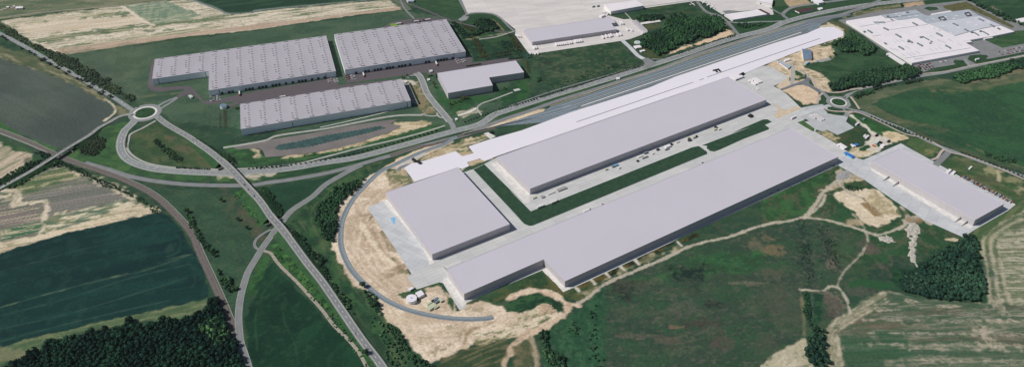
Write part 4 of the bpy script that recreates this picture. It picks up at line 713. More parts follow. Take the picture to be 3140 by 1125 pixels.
def roundabout(c, rin, rring, rout, label):
    cx, cy, _ = c
    def ring(a, b, z, n=64):
        v = [(cx+r*math.cos(6.2832*i/n), cy+r*math.sin(6.2832*i/n), z) for r in (a, b) for i in range(n)]
        return v, [(i, n+i, n+(i+1) % n, (i+1) % n) for i in range(n)]
    struct('roundabout', fix(ring(rring-.3, rout, .44)), M_asph, 'grey asphalt ring of the '+label)
    struct('kerb', fix(ring(rin-.2, rring, .52)), M_conc_w, 'white kerb ring of the '+label)
    o = struct('grass_island', fix(([(cx, cy, 1.1)]+[(cx+rin*math.cos(6.2832*i/48), cy+rin*math.sin(6.2832*i/48), .56) for i in range(48)], [(0, 1+i, 1+(i+1) % 48) for i in range(48)])), MATS['lawn_mid'], 'round lawn in the middle of the '+label)
roundabout(w('A', 1026, 800), 20.5, 25.2, 34, 'large left roundabout')
roundabout(w('5', 960, 376), 14.4, 17.6, 26, 'small right roundabout')
# approach roads of the large roundabout
_, L = ribbon('road', 'A -200,140 0,240 100,290 200,345 300,402 500,515 700,632 800,690 870,735 930,775 960,790', 11, .36, M_asph, 'tree lined grey road at the upper left'); marks(L, .41, 'dashed centre line of the tree lined road')
ribbon('road', 'A 1090,775 1130,745 1180,718 1252,690', 6, .38, M_asph, 'upper branch of the short arm from the roundabout to the warehouses')
ribbon('road', 'A 1115,800 1145,765 1195,735 1255,694', 6, .39, M_asph, 'lower branch of the short arm from the roundabout to the warehouses')
ribbon('road', '2 770,515 800,540 830,600 860,680 900,740 950,800 1010,870 1060,930 1085,965 1096,1007', 11, .36, M_asph, 'grey access road between the front warehouse and the L shaped hall')
for o_ in (-6.2, 6.2):
    L = smoothline(P('2 770,515 800,540 830,600 860,680 900,740 950,800 1010,870 1060,930'), 8); struct('pavement', fix(strip(L, o_-1.2, o_+1.2, .42)), M_path, 'pale pavement on the %s of the access road' % ('left' if o_ > 0 else 'right'))
ribbon('road', '2 800,545 750,535 710,548 700,560', 6, .40, M_asph, 'short grey stub at the top of the access road')
ribbon('path', '2 960,880 920,885 860,880 820,865', 4, .30, M_path, 'pale path stub left of the access road junction')
ribbon('path', '2 1340,880 1310,850 1295,815 1330,780 1430,745 1560,695 1600,680', 4, .30, M_path, 'pale winding path below the L shaped hall')
ribbon('path', '2 1290,815 1230,850 1130,880', 6, .28, M_conc_w, 'pale gravel spur of the winding path')
ribbon('service_road', 'B 1035,5 1060,60 1130,135', 5, .24, M_asph_m, 'grey lane from the top edge to the rear warehouse')
ribbon('service_road', 'B 1040,10 1200,70 1400,150 1560,190 1700,220 1800,232', 6, .26, M_asph_p, 'long purple grey lane crossing towards the airfield')
ribbon('service_road', 'B 1475,118 1540,96 1680,100 1740,130 1800,190 1846,230', 6, .28, M_asph_m, 'grey perimeter lane at the airfield edge')
sheet('service_road', P('B 1440,140 1480,115 1520,120 1500,145 1460,152'), .24, M_asph, 'small grey lay-by at the airfield corner')
ribbon('service_road', 'B 1590,280 1700,265 1846,222', 4, .26, M_path, 'pale path between the orange tree rows')
ribbon('service_road', 'C 800,285 860,340 920,400 960,420', 11, .30, M_conc2, 'pale concrete access road of the notched hall')
sheet('road', P('C 945,418 985,412 1050,448 1000,480 955,490 965,465'), .34, M_asph_m, 'grey junction apron of the notched hall access road')
ribbon('service_road', 'C 1010,420 1050,440 1100,420 1400,340 1610,255', 4, .30, M_asph_m, 'thin grey lane along the sandy bank of the wood')
ribbon('cycle_path', 'C 0,755 300,650 700,535 955,462', 3.6, .34, M_asph_m, 'grey cycle path beyond the roadside shrub row')
ribbon('service_road', '3 1640,15 1734,110 C 1480,110 1560,170 1620,240 1650,262', 8, .30, M_asph_m, 'grey lane from the airfield corner to the main road')
ribbon('service_road', '3 830,115 1000,85 1580,8 1650,-5', 4, .30, M_path, 'pale lane along the edge of the airfield apron')
ribbon('service_road', 'C 815,85 900,170 940,200', 3, .30, M_path, 'thin pale path across the airfield meadow')
ribbon('service_road', '8 640,190 760,200 900,190 1090,185 1150,178', 5, .32, M_asph, 'grey slip lane above the triangular lawn')
ribbon('service_road', '8 1170,170 1120,130 1150,95 1200,68 1400,35 1734,-10', 9, .34, M_asph_m, 'curving grey service road at the top')
ribbon('service_road', '8 1120,130 1060,100 1010,70', 5, .32, M_asph_m, 'short grey lane from the top service road to the sheds')
ribbon('service_road', '4 0,105 260,55 400,10 460,-20', 7, .32, M_asph_m, 'dark grey slip road above the large factory')
sheet('factory_yard', P('4 30,188 110,172 400,105 640,72 900,38 1200,5 1260,30 1734,240 1734,280 1650,285 1600,300 1440,320 1340,350 1440,400 1530,440 1734,400 1734,475 1400,545 1330,500 1230,510 1210,545 1320,600 1240,610 1080,600 1230,600 1180,555 1090,548 1080,575 1120,590 920,620 800,665 700,590 430,450 250,320'), .24, M_asph_m, 'grey asphalt yard around the large white factory')
sheet('grass_island', P('4 985,58 1200,18 1450,150 1400,160 1230,88 1075,106 1000,80'), .30, mat('lawn_dry', (98, 98, 68), 1, .1, .3, spec=.05), 'dry lawn behind the factory roofs')
sheet('grass_island', P('4 1300,80 1450,145 1640,245 1620,262 1440,180'), .34, MATS['lawn_dry'], 'narrow dry lawn right of the factory')
sheet('grass_island', P('4 1270,570 1330,555 1734,478 1734,520 1340,590'), .30, MATS['lawn_mid'], 'long lawn between the factory car park and the road')
sheet('grass_island', P('4 960,625 1100,590 1085,560 1140,552 1200,562 1248,600 1150,620 900,655'), .30, MATS['lawn_mid'], 'lawn with shrubs beside the factory entrance')
sheet('grass_island', P('4 1220,540 1250,520 1330,502 1390,508 1400,525 1340,545 1270,555'), .30, MATS['lawn_mid'], 'small lawn with a kiosk in the factory entrance loop')
sheet('grass_island', P('4 810,80 850,65 930,70 950,90 870,102'), .30, MATS['lawn_mid'], 'small lawn in the yard behind the factory')
ribbon('road', '4 1240,610 1200,570 1190,540', 8, .36, M_asph, 'grey entrance road of the factory')
ribbon('service_road', 'A -80,120 60,118 20,100 12,70 40,50 150,45', 4, .24, M_path, 'pale looping lane at the top left cottage')
ribbon('service_road', 'A -60,150 60,120 300,90 860,40 1180,5', 3, .24, MATS['track_pale_gravel'], 'thin farm track above the beige field')
ribbon('path', 'A 210,288 180,305 120,320', 4, .30, M_should, 'short farm access crossing beside the tree lined road')
# ---------------------------------------------------------------- raised roads with bridges
def raised(s, wd, name, label, rail_label, spans, emb_label):
    pts = P(s); L = []
    P3 = smoothline(pts, 8, True)
    # z handled by the control points themselves
    deck = np.array(P3); th = 1.4; n = normals(deck); k = len(deck)
    root = None
    V = []; F = []
    for i in range(k):
        x, y, z = deck[i]; nx, ny = n[i]
        for lo, dz in ((-wd/2, .45), (wd/2, .45), (wd/2, .45-(th if z > 1.8 else .3)), (-wd/2, .45-(th if z > 1.8 else .3))): V.append((x+nx*lo, y+ny*lo, z+dz))
    for i in range(k-1):
        for j in range(4): a = i*4+j; b = i*4+(j+1) % 4; F.append((a, a+4, b+4, b))
    F += [(0, 1, 2, 3), (4*k-1, 4*k-2, 4*k-3, 4*k-4)]
    me_o = struct('road', (V, F), M_asph_m, label)
    import bmesh
    bm = bmesh.new(); bm.from_mesh(me_o.data); bmesh.ops.recalc_face_normals(bm, faces=bm.faces); bm.to_mesh(me_o.data); bm.free()
    for sg in (-1, 1):
        struct('kerb', fix(strip(deck, sg*(wd/2-1.9)-(.7), sg*(wd/2-1.9)+.7, .50)), M_path, '%s pale edge strip of the %s' % ('right' if sg < 0 else 'left', rail_label))
    marks(deck, .52, 'dashed centre line of the '+rail_label)
    arc = np.concatenate([[0], np.cumsum(np.linalg.norm(np.diff(deck[:, :2], axis=0), axis=1))])
    def near(p): return int(np.argmin((deck[:, 0]-p[0])**2+(deck[:, 1]-p[1])**2))
    cuts = []
    for t, a, b, lb in spans:
        ia, ib = near(w(t, *a, 5)), near(w(t, *b, 5)); cuts.append((min(ia, ib), max(ia, ib), lb))
    inspan = np.zeros(k, bool)
    for a, b, _ in cuts: inspan[a:b] = True
    # embankment
    V = []; F = []; prev = False
    for i in range(k):
        x, y, z = deck[i]; nx, ny = n[i]; h = max(z+.3, 0)
        if inspan[i] and (i+1 >= k or inspan[i+1]): prev = False; continue
        wd2 = wd/2-.3; base = len(V)
        for lo, zz in ((-wd2-h*1.5, .02), (-wd2, h-.05), (wd2, h-.05), (wd2+h*1.5, .02)): V.append((x+nx*lo, y+ny*lo, zz))
        if prev:
            for j in range(3): F.append((base-4+j, base-3+j, base+1+j, base+j))
        else: F.append((base, base+1, base+2, base+3))
        prev = True
    struct('embankment', (V, F), mat('embankment_grass', (58, 90, 56), 1, .12, .4, c2=(42, 70, 46), spec=.05), emb_label)
    for a, b, lb in cuts:
        r = empty('bridge', (deck[(a+b)//2][0], deck[(a+b)//2][1], 0)); tag(r, lb, 'bridge')
        og = tuple(r.location)
        for i in (a, b):
            x, y, z = deck[min(i, k-1)]; nx, ny = n[min(i, k-1)]
            mesh('abutment', *box(x, y, (z-1)/2, 2.0, wd+1, z-1.2, math.atan2(-nx, ny)+0.0), M_guard, r, og)
            for sg in (-1, 1): mesh('wing_wall', *box(x+nx*sg*(wd/2+4.6), y+ny*sg*(wd/2+4.6), max(z-1, 2)/2-1.2, .9, 9, max(z-1, 2)-2.4, math.atan2(-nx, ny)), M_guard2, r, og)
        np_ = max(1, int((arc[b]-arc[a])/28))
        for q in range(1, np_+1):
            i = a+(b-a)*q//(np_+1); x, y, z = deck[i]; nx, ny = n[i]
            mesh('pier', *box(x, y, (z-1)/2, 1.2, wd*.7, z-1, math.atan2(-nx, ny)), M_guard, r, og)
        for sg in (-1, 1):
            seg = deck[max(a-2, 0):b+3]; nn = n[max(a-2, 0):b+3]; V = []; F = []
            for (x, y, z), (nx, ny) in zip(seg, nn):
                for lo, dz in ((-.2, .2), (.2, .2), (.2, 1.4), (-.2, 1.4)): V.append((x+nx*(sg*wd/2+lo), y+ny*(sg*wd/2+lo), z+dz))
            for i in range(len(seg)-1):
                for j in range(4): aa = i*4+j; bb = i*4+(j+1) % 4; F.append((aa, bb, bb+4, aa+4))
            mesh('guard_rail', V, F, M_guard, r, og)
    return deck, n
BR = 'R 525,225,0.3 600,285,0.3 700,345,0.5 800,402,1.5 900,470,4 1000,540,6.5 1080,605,7.5 1150,665,8 1250,770,8 1340,868,8 S 450,170,8 560,325,8 640,415,8 700,490,7.5 800,625,6.5 900,760,5 1030,923,3.5 J 480,325,3 620,525,2.2 760,728,1.6 870,870,1.2 960,1000,1 1060,1140,1'
MAIN, MN = raised(BR, 14, 'road', 'wide grey road crossing both the main road and the railway on bridges', 'wide overpass road', [('R', (1130, 640), (1375, 905), 'long overpass bridge over the main road and the railway'), ('S', (585, 350), (690, 470), 'short overpass bridge over the single lane road')], 'grass embankment carrying the wide overpass road')
LR = 'A 960,812,0.3 900,812,0.3 840,828,0.4 780,862,0.8 700,905,2 E 640,75,4.5 540,135,6 450,190,7 380,235,7 300,285,6 200,345,4.5 100,400,3 0,455,1.5 -120,530,.5 -300,650,.3'
LEFT, LN = raised(LR, 8.5, 'road', 'narrow grey road crossing the curved railway on a small bridge', 'narrow overpass road', [('E', (460, 180), (355, 248), 'small overpass bridge over the curved railway')], 'grass embankment carrying the narrow overpass road')
# ---------------------------------------------------------------- halls
def at_xy(t, x, y, z): return np.array(w(t, x, y, z))[:2]
def hall(name, label, cat, top, h, wm, rm, over=.25, trim=None, group=None):
    p = ccw([(q[0], q[1]) for q in top]); cx = sum(q[0] for q in p)/len(p); cy = sum(q[1] for q in p)/len(p)
    r = empty(name, (cx, cy, 0)); tag(r, label, cat, group); og = (cx, cy, 0); n = len(p)
    v = [(x, y, 0) for x, y in p]+[(x, y, h-.5) for x, y in p]
    mesh('wall', v, [(i, (i+1) % n, n+(i+1) % n, n+i) for i in range(n)], wm, r, og)
    po = inset(p, -over); v, f = prism(po, h-.5, h); mesh('roof', v, f, rm, r, og)
    if trim:
        a = inset(p, -over-.003); b = inset(p, -over+.35)
        V = [(x, y, h-.9) for x, y in a]+[(x, y, h+.35) for x, y in a]+[(x, y, h+.35) for x, y in b]+[(x, y, h-.0) for x, y in b]
        F = []
        for i in range(n):
            j = (i+1) % n
            for k in range(3): F.append((k*n+i, k*n+j, (k+1)*n+j, (k+1)*n+i))
        mesh('parapet', V, F, trim, r, og)
    return r, og, p
M_trim = mat('roof_trim', (196, 192, 200), .7, .1, .05)
rA = hall('grey_hall', 'square pale grey hall standing alone above the sandy ground on the left', 'hall', P('F 930,485 1440,308 1806,708 1258,921', 13.6), 13.6, M_wall, M_roof, trim=M_trim)
rB = hall('grey_hall', 'long pale grey hall directly beside the white slab', 'hall', [w('G', 151, 458, 13.5), w('C', 1824, 706, 13.5), w('C', 1555, 545, 13.5), w('7', 350, 787, 13.5)], 13.5, M_wall, M_roof, trim=M_trim)
rC = hall('grey_hall', 'longest grey hall with a stepped near end, in front of all others', 'hall', [w('K', 398, 315, 14), w('H', 533, 232, 14), w('H', 195, 28, 14), w('J', 1365, 228, 14), w('J', 1484, 405, 14), w('K', 248, 160, 14)], 14, M_wall, M_roof, trim=M_trim)
rD = hall('grey_hall', 'grey hall at the far right with containers lined up behind it', 'hall', P('H 770,265 965,175 1705,565 1500,678', 13.8), 13.8, M_wall, M_roof, trim=M_trim)
rN = hall('grey_hall', 'grey hall with a notched right end on the airfield apron', 'hall', P('3 155,262 905,148 945,196 906,203 928,233 940,231 953,254 230,363', 9.4), 9.4, M_wall, M_roof, trim=M_trim)
rM = hall('grey_hall', 'small L shaped grey hall below the orange tree rows', 'hall', P('2 955,517 1625,410 1697,510 1395,555 1428,622 1045,688', 15.5), 15.5, M_wall, M_roof, trim=M_trim)
# things on the walls of the plain halls
def on_wall(p, q):
    best = None; q = np.array(q[:2])
    for i in range(len(p)):
        a = np.array(p[i]); b = np.array(p[(i+1) % len(p)]); t = np.clip(np.dot(q-a, b-a)/np.dot(b-a, b-a), 0, 1); c = a+t*(b-a); d = np.linalg.norm(q-c)
        if best is None or d < best[0]: u = (b-a)/np.linalg.norm(b-a); best = (d, c, u, np.array((u[1], -u[0])))
    return best[1:]
def rel(og, v): return np.array(v)-np.array(og)
def ramp(r, og, p, t, x, y, ln=18, hh=4.6):
    c, u, nn = on_wall(p, w(t, x, y)); V = []; th = .5
    a = c; b = c+nn*ln
    for s in (-th, th):
        for q, z in ((a, 0), (b, 0), (b, .4), (a, hh)): V.append((q[0]+u[0]*s, q[1]+u[1]*s, z))
    mesh('fin_wall', V, [(0, 1, 2, 3), (7, 6, 5, 4), (0, 4, 5, 1), (1, 5, 6, 2), (2, 6, 7, 3), (3, 7, 4, 0)], M_rubbleg, r, og)
for x, y in ((600, 398), (678, 445), (1195, 740), (1250, 772)): ramp(rD[0], rD[1], rD[2], '9', x, y)
ramp(rC[0], rC[1], rC[2], 'J', 1360, 240, 22, 6)
def wallbox(r, og, p, name, t, x, y, wd, ht, dp, m, z0=0):
    c, u, nn = on_wall(p, w(t, x, y, z0+ht/2)); q = c+nn*dp/2
    return mesh(name, *box(q[0], q[1], z0+ht/2, wd, dp, ht, math.atan2(u[1], u[0])), m, r, og)
# skylit warehouses
def warehouse(label, s, quad, h, edges, ncol_rows, valid, doors, dt, pipes, pt):
    nb = len(edges)-1
    top = P(s, h); r = empty('warehouse', (sum(q[0] for q in top)/len(top), sum(q[1] for q in top)/len(top), 0)); tag(r, label, 'warehouse'); og = tuple(r.location)
    p = ccw([(q[0], q[1]) for q in top]); n = len(p)
    mesh('wall', [(x, y, 0) for x, y in p]+[(x, y, h-.5) for x, y in p], [(i, (i+1) % n, n+(i+1) % n, n+i) for i in range(n)], M_wallw, r, og)
    Q = [np.array(q[:2]) for q in quad]
    def uv(u, v): return (Q[0]*(1-u)+Q[1]*u)*(1-v)+(Q[3]*(1-u)+Q[2]*u)*v
    # shallow pitched bays
    V = []; F = []
    for i in range(nb):
        u0, u1 = edges[i], edges[i+1]; um = (u0+u1)/2
        va, vb = 0, valid(um)
        k = len(V)
        for u, z in ((u0, 0), (um, .22), (u1, 0)):
            for v in (va, vb): c = uv(u, v); V.append((c[0], c[1], h+z))
        F += [(k, k+1, k+3, k+2), (k+2, k+3, k+5, k+4)]
        for v_ in (0, 1): F.append((k+v_, k+2+v_, k+4+v_))
    vf = fix((V, F)); rf = mesh('roof', vf[0], vf[1], M_roofw, r, og)
    a = inset(p, -.25); b = inset(p, .3); V = [(x, y, h-.9) for x, y in a]+[(x, y, h+.3) for x, y in a]+[(x, y, h+.3) for x, y in b]+[(x, y, h-.1) for x, y in b]; F = []
    for i in range(n):
        j = (i+1) % n
        for k in range(3): F.append((k*n+i, k*n+j, (k+1)*n+j, (k+1)*n+i))
    mesh('parapet', V, F, M_trim, r, og)
    ax = uv(1, .5)-uv(0, .5); rz = math.atan2(ax[1], ax[0]); cand = []
    vm = None
    def ridge(u):
        i = min(max(int(np.searchsorted(edges, u))-1, 0), nb-1); f = (u-edges[i])/(edges[i+1]-edges[i]); return .22*(1-abs(f-.5)*2)
    for i in range(nb):
        um = (edges[i]+edges[i+1])/2; vb = valid(um)
        for v in (.022, vb-.03):
            u = um+.0; c = uv(u, v)
            o = mesh('roof_vent', *box(c[0], c[1], h+ridge(u)+.25, 10, 1.5, .6, rz), M_vent, rf, og)
        rr = random.Random(i*7+nb); nr = max(2, int(ncol_rows*vb))
        for j in range(nr):
            v = .07+(vb-.12)*(j+.5)/nr
            pat = (i*3+j*5) % 7
            offs = {0: (-.2, .05), 1: (.03,), 2: (-.2, .06), 3: (.06,), 4: (-.22, .05), 5: (-.18, .03), 6: (.05,)}[pat]
            for d in offs: cand.append((um+d/nb, v+rr.uniform(-.006, .006)+(.006 if d < 0 else 0)))
    cand.sort(key=lambda q: uv(*q)[1]); proto = None; rest = []
    for k, (u, v) in enumerate(cand):
        c = uv(u, v); z = h+ridge(u)+.3
        if k < 100:
            if proto is None:
                proto = mesh('skylight', *joinm([box(0, 0, 0, 3.8, 1.15, .4), box(0, 0, .26, 3.4, .85, .12)]), M_vent, rf, (0, 0, 0)); o = proto
            else: o = proto.copy(); COL.objects.link(o); o.parent = rf
            o.location = rel(og, (c[0], c[1], z)); o.rotation_euler.z = rz
        else: rest.append(joinm([box(c[0], c[1], z, 3.8, 1.15, .4, rz), box(c[0], c[1], z+.26, 3.4, .85, .12, rz)]))
    if rest: tag(mesh('skylight', *joinm(rest), M_vent, rf, og), kind='stuff')
    for x, y in doors:
        c, u, nn = on_wall(p, w(dt, x, y, 2.5)); q = c+nn*.9
        d = mesh('loading_door', *joinm([box(q[0]-u[0]*2.1, q[1]-u[1]*2.1, 2.6, .5, 1.8, 5.2, math.atan2(u[1], u[0])), box(q[0]+u[0]*2.1, q[1]+u[1]*2.1, 2.6, .5, 1.8, 5.2, math.atan2(u[1], u[0])), box(q[0], q[1], 5.0, 4.6, 1.75, .5, math.atan2(u[1], u[0]))]), M_dark, r, og)
        mesh('door_panel', *box(q[0]-nn[0]*.5, q[1]-nn[1]*.5, 2.3, 3.7, .5, 4.6, math.atan2(u[1], u[0])), M_vent, d, og)
    for x, y in pipes: wallbox(r, og, p, 'downpipe', pt, x, y, .9, h-1, .5, M_vent)
    return r, og, p
tl, tr, br = P('1 98,258 1565,57 1648,360', 14.3); a1 = P('1 560,525', 14.3)[0]
Qa = [np.array(q) for q in (tl, tr, br)]
bl = Qa[0]+(np.array(a1)-Qa[2])/max(1e-6, 1)*0
# lower left corner: extend the near eave line to the left end wall line
e1 = (np.array(a1)-Qa[2])[:2]; e2 = (np.array(P('1 75,428', 14.3)[0])-Qa[0])[:2]
Mx = np.array([e1, -e2]).T; tt = np.linalg.solve(Mx, (Qa[0]-Qa[2])[:2]); BL = Qa[2][:2]+e1*tt[0]
notch_v = np.linalg.norm(e2)/np.linalg.norm(BL-Qa[0][:2]); notch_u = 1-np.linalg.norm(e1)/np.linalg.norm(BL-Qa[2][:2])
W1 = warehouse('large left warehouse with an L shaped skylit roof', '1 98,258 1565,57 1648,360 560,525 562,358 75,428', [tl, tr, br, (BL[0], BL[1])], 14.3, list(np.linspace(0, notch_u, 5)[:-1])+list(np.linspace(notch_u, 1, 11)), 14, lambda u: notch_v if u < notch_u else 1.0,
    ((675, 548), (735, 543), (765, 541), (880, 522), (910, 518), (937, 515), (995, 502), (1022, 498), (1053, 495), (1110, 488), (1138, 485), (1167, 480), (1223, 470), (1282, 462), (1335, 453), (1363, 450), (1392, 447), (1447, 437), (1502, 430), (1555, 415)), '1', ((652, 540), (1567, 400), (130, 460), (535, 400)), '1')
W2 = warehouse('rear warehouse with a rectangular skylit roof, nearest to the airfield', '2 68,186 1027,56 1197,332 160,488', P('2 68,186 1027,56 1197,332 160,488', 14.6), 14.6, list(np.linspace(0, 1, 11)), 14, lambda u: 1.0,
    ((258, 515), (338, 505), (365, 502), (418, 494), (445, 490), (472, 487), (522, 478), (550, 474), (576, 470), (628, 462), (654, 459), (682, 455), (722, 450), (858, 427), (885, 424), (960, 411), (985, 408), (1010, 404), (1035, 400), (1085, 390)), '2', ((533, 460), (1096, 370)), '2')
q3 = [w('1', 828, 643, 15.8), w('2', 645, 567, 15.8), w('2', 725, 752, 15.8), w('1', 835, 857, 15.8)]
def P_(s, z): return q3
_P = P; P = lambda s, z=0.0: q3 if s == 'W3' else _P(s, z)
W3 = warehouse('front warehouse with a long skylit roof, closest to the pond', 'W3', q3, 15.8, list(np.linspace(0, 1, 12)), 9, lambda u: 1.0, (), '1', (), '1')
P = _P
for t, x, y in (('1', 1283, 830), ('1', 1055, 870), ('1', 1550, 790), ('2', 455, 840), ('2', 683, 810), ('2', 697, 790), ('2', 220, 885)): wallbox(W3[0], W3[1], W3[2], 'downpipe', t, x, y, .9, 12 if (t, x) in (('1', 1283), ('2', 697)) else 3, .5, M_vent)
# ---------------------------------------------------------------- large white factory with joined roofs
fr = empty('factory', (*w('4', 800, 300, 0)[:2], 0)); tag(fr, 'huge white factory with many joined flat roofs at the upper right', 'factory'); fo = tuple(fr.location)
def section(pts, h, rm, hv=8.0):
    p = ccw([q[:2] for q in P('4 '+pts, hv)]); n = len(p)
    mesh('wall', [(x, y, 0) for x, y in p]+[(x, y, h-.3) for x, y in p], [(i, (i+1) % n, n+(i+1) % n, n+i) for i in range(n)], M_wallwhite, fr, fo)
    v, f = prism(inset(p, .02), h-.3, h); mesh('roof', v, f, rm, fr, fo)
section('105,193 415,145 460,170 520,168 575,190 745,167 845,220 1090,330 1320,465 705,578', 6.0, M_roofwhite, 5.8)
section('417,144 735,93 788,125 460,169', 6.4, M_roofgrey, 5.8)
section('522,167 790,126 850,150 880,140 1220,90 1320,149 848,221 746,166 577,189', 6.2, M_roofgrey, 5.8)
section('880,128 1050,98 1072,108 885,138', 5.6, M_roofwhite, 5.8)
section('852,222 1322,150 1510,233 1350,262 1200,300 1092,330', 6.6, M_rooflg, 5.8)
section('1094,332 1202,302 1352,264 1512,234 1642,290 1450,330 1330,350 1172,378', 5.6, M_roofwhite, 5.8)
section('1165,378 1225,362 1255,385 1190,392', 5, M_roofwhite, 5)
section('1345,345 1420,330 1448,345 1370,358', 4, M_roofwhite, 4)
def roofunit(a, b, wd, hh, name, m, z=8.2):
    z -= 2
    A = np.array(w('4', *a, z)); Bq = np.array(w('4', *b, z)); u = Bq-A; ln = np.linalg.norm(u)
    mesh(name, *box((A[0]+Bq[0])/2, (A[1]+Bq[1])/2, z+.2+hh/2, ln, wd, hh, math.atan2(u[1], u[0])), m, fr, fo)
for a, b in (((708, 213), (752, 236)), ((443, 260), (487, 280)), ((298, 282), (338, 305)), ((553, 318), (602, 346)), ((925, 308), (978, 335)), ((668, 372), (705, 395)), ((750, 400), (798, 425)), ((580, 430), (626, 456)), ((1008, 420), (1056, 446)), ((1075, 220), (1122, 240)), ((1310, 178), (1358, 198)), ((1418, 232), (1455, 250)), ((1180, 272), (1215, 290))): roofunit(a, b, 3.6, 2.2, 'roof_monitor', M_vent2)
for a, b in (((800, 338), (858, 370)), ((1268, 300), (1312, 328)), ((1350, 292), (1402, 322)), ((505, 178), (530, 192))): roofunit(a, b, 2.6, 1.6, 'roof_monitor', M_vent2)
for x, y, sx in ((785, 345, 6), (1250, 300, 6), (1330, 290, 6), (675, 385, 8), (870, 400, 3), (880, 385, 3), (270, 295, 5), (455, 400, 3), (465, 405, 3), (1490, 265, 4), (1500, 270, 3), (660, 120, 6), (480, 155, 6)):
    c = w('4', x, y, 6.2); mesh('roof_unit', *box(c[0], c[1], 7.4, sx, 4, 2.2, .3), M_vent2, fr, fo)
for cx, cy, sx, sy in ((980, 175, 34, 17), (1215, 135, 30, 17)):
    for a, b in (((cx-sx, cy-sy+8), (cx+sx-24, cy-sy)), ((cx-sx+24, cy+sy), (cx+sx, cy+sy-8)), ((cx-sx, cy-sy+8), (cx-sx+24, cy+sy)), ((cx+sx-24, cy-sy), (cx+sx, cy+sy-8))): roofunit(a, b, 2.2, 1.4, 'roof_frame', M_vent, 8.5)
for i, (x, y) in enumerate([(a+b*0, b) for a in (530, 575, 615, 655, 700, 745) for b in (0,)]):
    pass
for a in ((520, 375), (560, 370), (600, 365), (645, 425), (500, 440), (540, 445), (600, 490), (650, 485), (690, 480), (735, 470), (860, 445), (905, 440), (945, 435), (935, 365), (975, 380), (1035, 360), (870, 325), (690, 505), (1120, 400), (360, 210), (420, 205)):
    roofunit((a[0], a[1]), (a[0]+38, a[1]+21), .9, .5, 'roof_seam', M_roofgrey, 8.1)
for a, b in (((230, 245), (560, 190)), ((500, 275), (850, 225)), ((640, 535), (1240, 440)), ((345, 335), (420, 322)), ((720, 545), (800, 530)), ((860, 495), (905, 525)), ((1170, 270), (1500, 235))): roofunit(a, b, .8, .35, 'roof_seam', M_rooflg, 8.15)
for x in range(5): roofunit((350+x*22, 200), (365+x*22, 212), 4, .5, 'rooflight', M_roofgrey, 8.1); roofunit((365+x*22, 212), (380+x*18, 205), 3, .5, 'rooflight', M_roofgrey, 8.1)
for x, y in ((845, 188), (900, 178), (1085, 175), (1010, 160), (1110, 147), (980, 195), (590, 150), (680, 155), (745, 145), (560, 130), (630, 125), (900, 255), (990, 240), (1130, 255), (1220, 210), (1060, 300), (950, 275), (1400, 200), (1290, 230)): roofunit((x-10, y), (x+12, y+3), 3.5, .6, 'rooflight', M_roofwhite, 8.5)
# ---------------------------------------------------------------- smaller buildings
def small(name, label, s, h, rm, wm=M_wallwhite, cat='building', door=None, over=.2):
    r, og, p = hall(name, label, cat, P(s, h), h, wm, rm, over=over)
    # a door and a row of windows on its longest wall facing the camera
    best = max(range(len(p)), key=lambda i: (np.linalg.norm(np.array(p[i])-np.array(p[(i+1) % len(p)])) if (p[(i+1) % len(p)][0] > p[i][0]) else 0))
    a, b = np.array(p[best]), np.array(p[(best+1) % len(p)]); u = (b-a)/np.linalg.norm(b-a); nn = np.array((u[1], -u[0])); L = np.linalg.norm(b-a)
    q = a+u*min(L*.3, 6)+nn*.1; mesh('door', *box(q[0], q[1], min(h*.35, 1.6), min(3, L*.3), .2, min(h*.7, 3.2), math.atan2(u[1], u[0])), M_dark, r, og)
    return r, og, p
small('hangar', 'white roofed hangar on the airfield apron behind the notched hall', '3 845,42 1120,3 1185,50 905,100', 10, M_roofwhite)
small('storage_shed', 'long low white shed beside the wood and the airfield corner', '8 620,125 905,85 985,124 690,172', 5, M_roofwhite)
small('service_building', 'dark roofed annex at the right end of the long white shed', '8 908,82 930,80 1010,120 988,124', 4.5, M_rust)
small('service_building', 'white building cut by the top edge on the pale airfield', '8 920,-10 1035,-12 1030,34 915,10', 8, M_roofwhite)
small('storage_shed', 'flat dark red roofed shed in the lawn at the top road', '8 1225,90 1370,68 1390,82 1262,108', 3.5, M_rust)
small('service_building', 'tiny shed right of the dark red roofed shed', '8 1418,72 1452,65 1466,75 1440,84', 3, M_roofwhite)
small('storage_shed', 'narrow white building at the top edge beside the tan earth plot', '8 1365,-4 1440,-8 1476,20 1430,29', 6, M_roofwhite)
small('service_building', 'steel blue roofed building on the sandy works area beside the white slab', '8 1285,420 1363,430 1370,506 1298,508', 5, M_steelblue)
small('service_building', 'white building beside the dark hedge at the right edge', '4 1645,178 1800,150 1800,190 1705,208', 6, M_roofwhite)
small('storage_shed', 'long narrow white shed parallel to the large factory', '4 472,487 500,483 664,583 628,588', 4.5, M_roofwhite)
small('greenhouse', 'long pale greenhouse between two dark tree groups', '3 1158,196 1318,172 1335,186 1170,211', 2.5, M_conc_w)
small('pump_house', 'small white pump house below the pale round basin', '3 1098,396 1150,388 1170,406 1120,415', 3, M_roofwhite)
small('pump_house', 'smallest white shed beside the concrete access road, below the pump house', '3 1150,435 1190,427 1200,436 1165,444', 3, M_roofwhite)
small('pump_house', 'square white building beside the round white tank', 'U 250,312 297,291 325,322 281,347', 5, M_strip)
small('storage_shed', 'small white hut above the round white tank', 'U 184,284 214,264 240,270 208,292', 3, M_strip)
small('office_container', 'bright blue flat roofed office building beside the end of the longest hall', '9 238,186 256,176 330,214 308,226', 3.2, M_blue, M_lblue)
small('storage_shed', 'white flat shed left of the bright blue office', '9 184,112 211,103 268,138 240,151', 3.5, M_roofwhite)
small('storage_shed', 'tiny blue roofed hut in the gravel yard', '5 1112,797 1140,787 1166,800 1136,812', 3, M_blue)
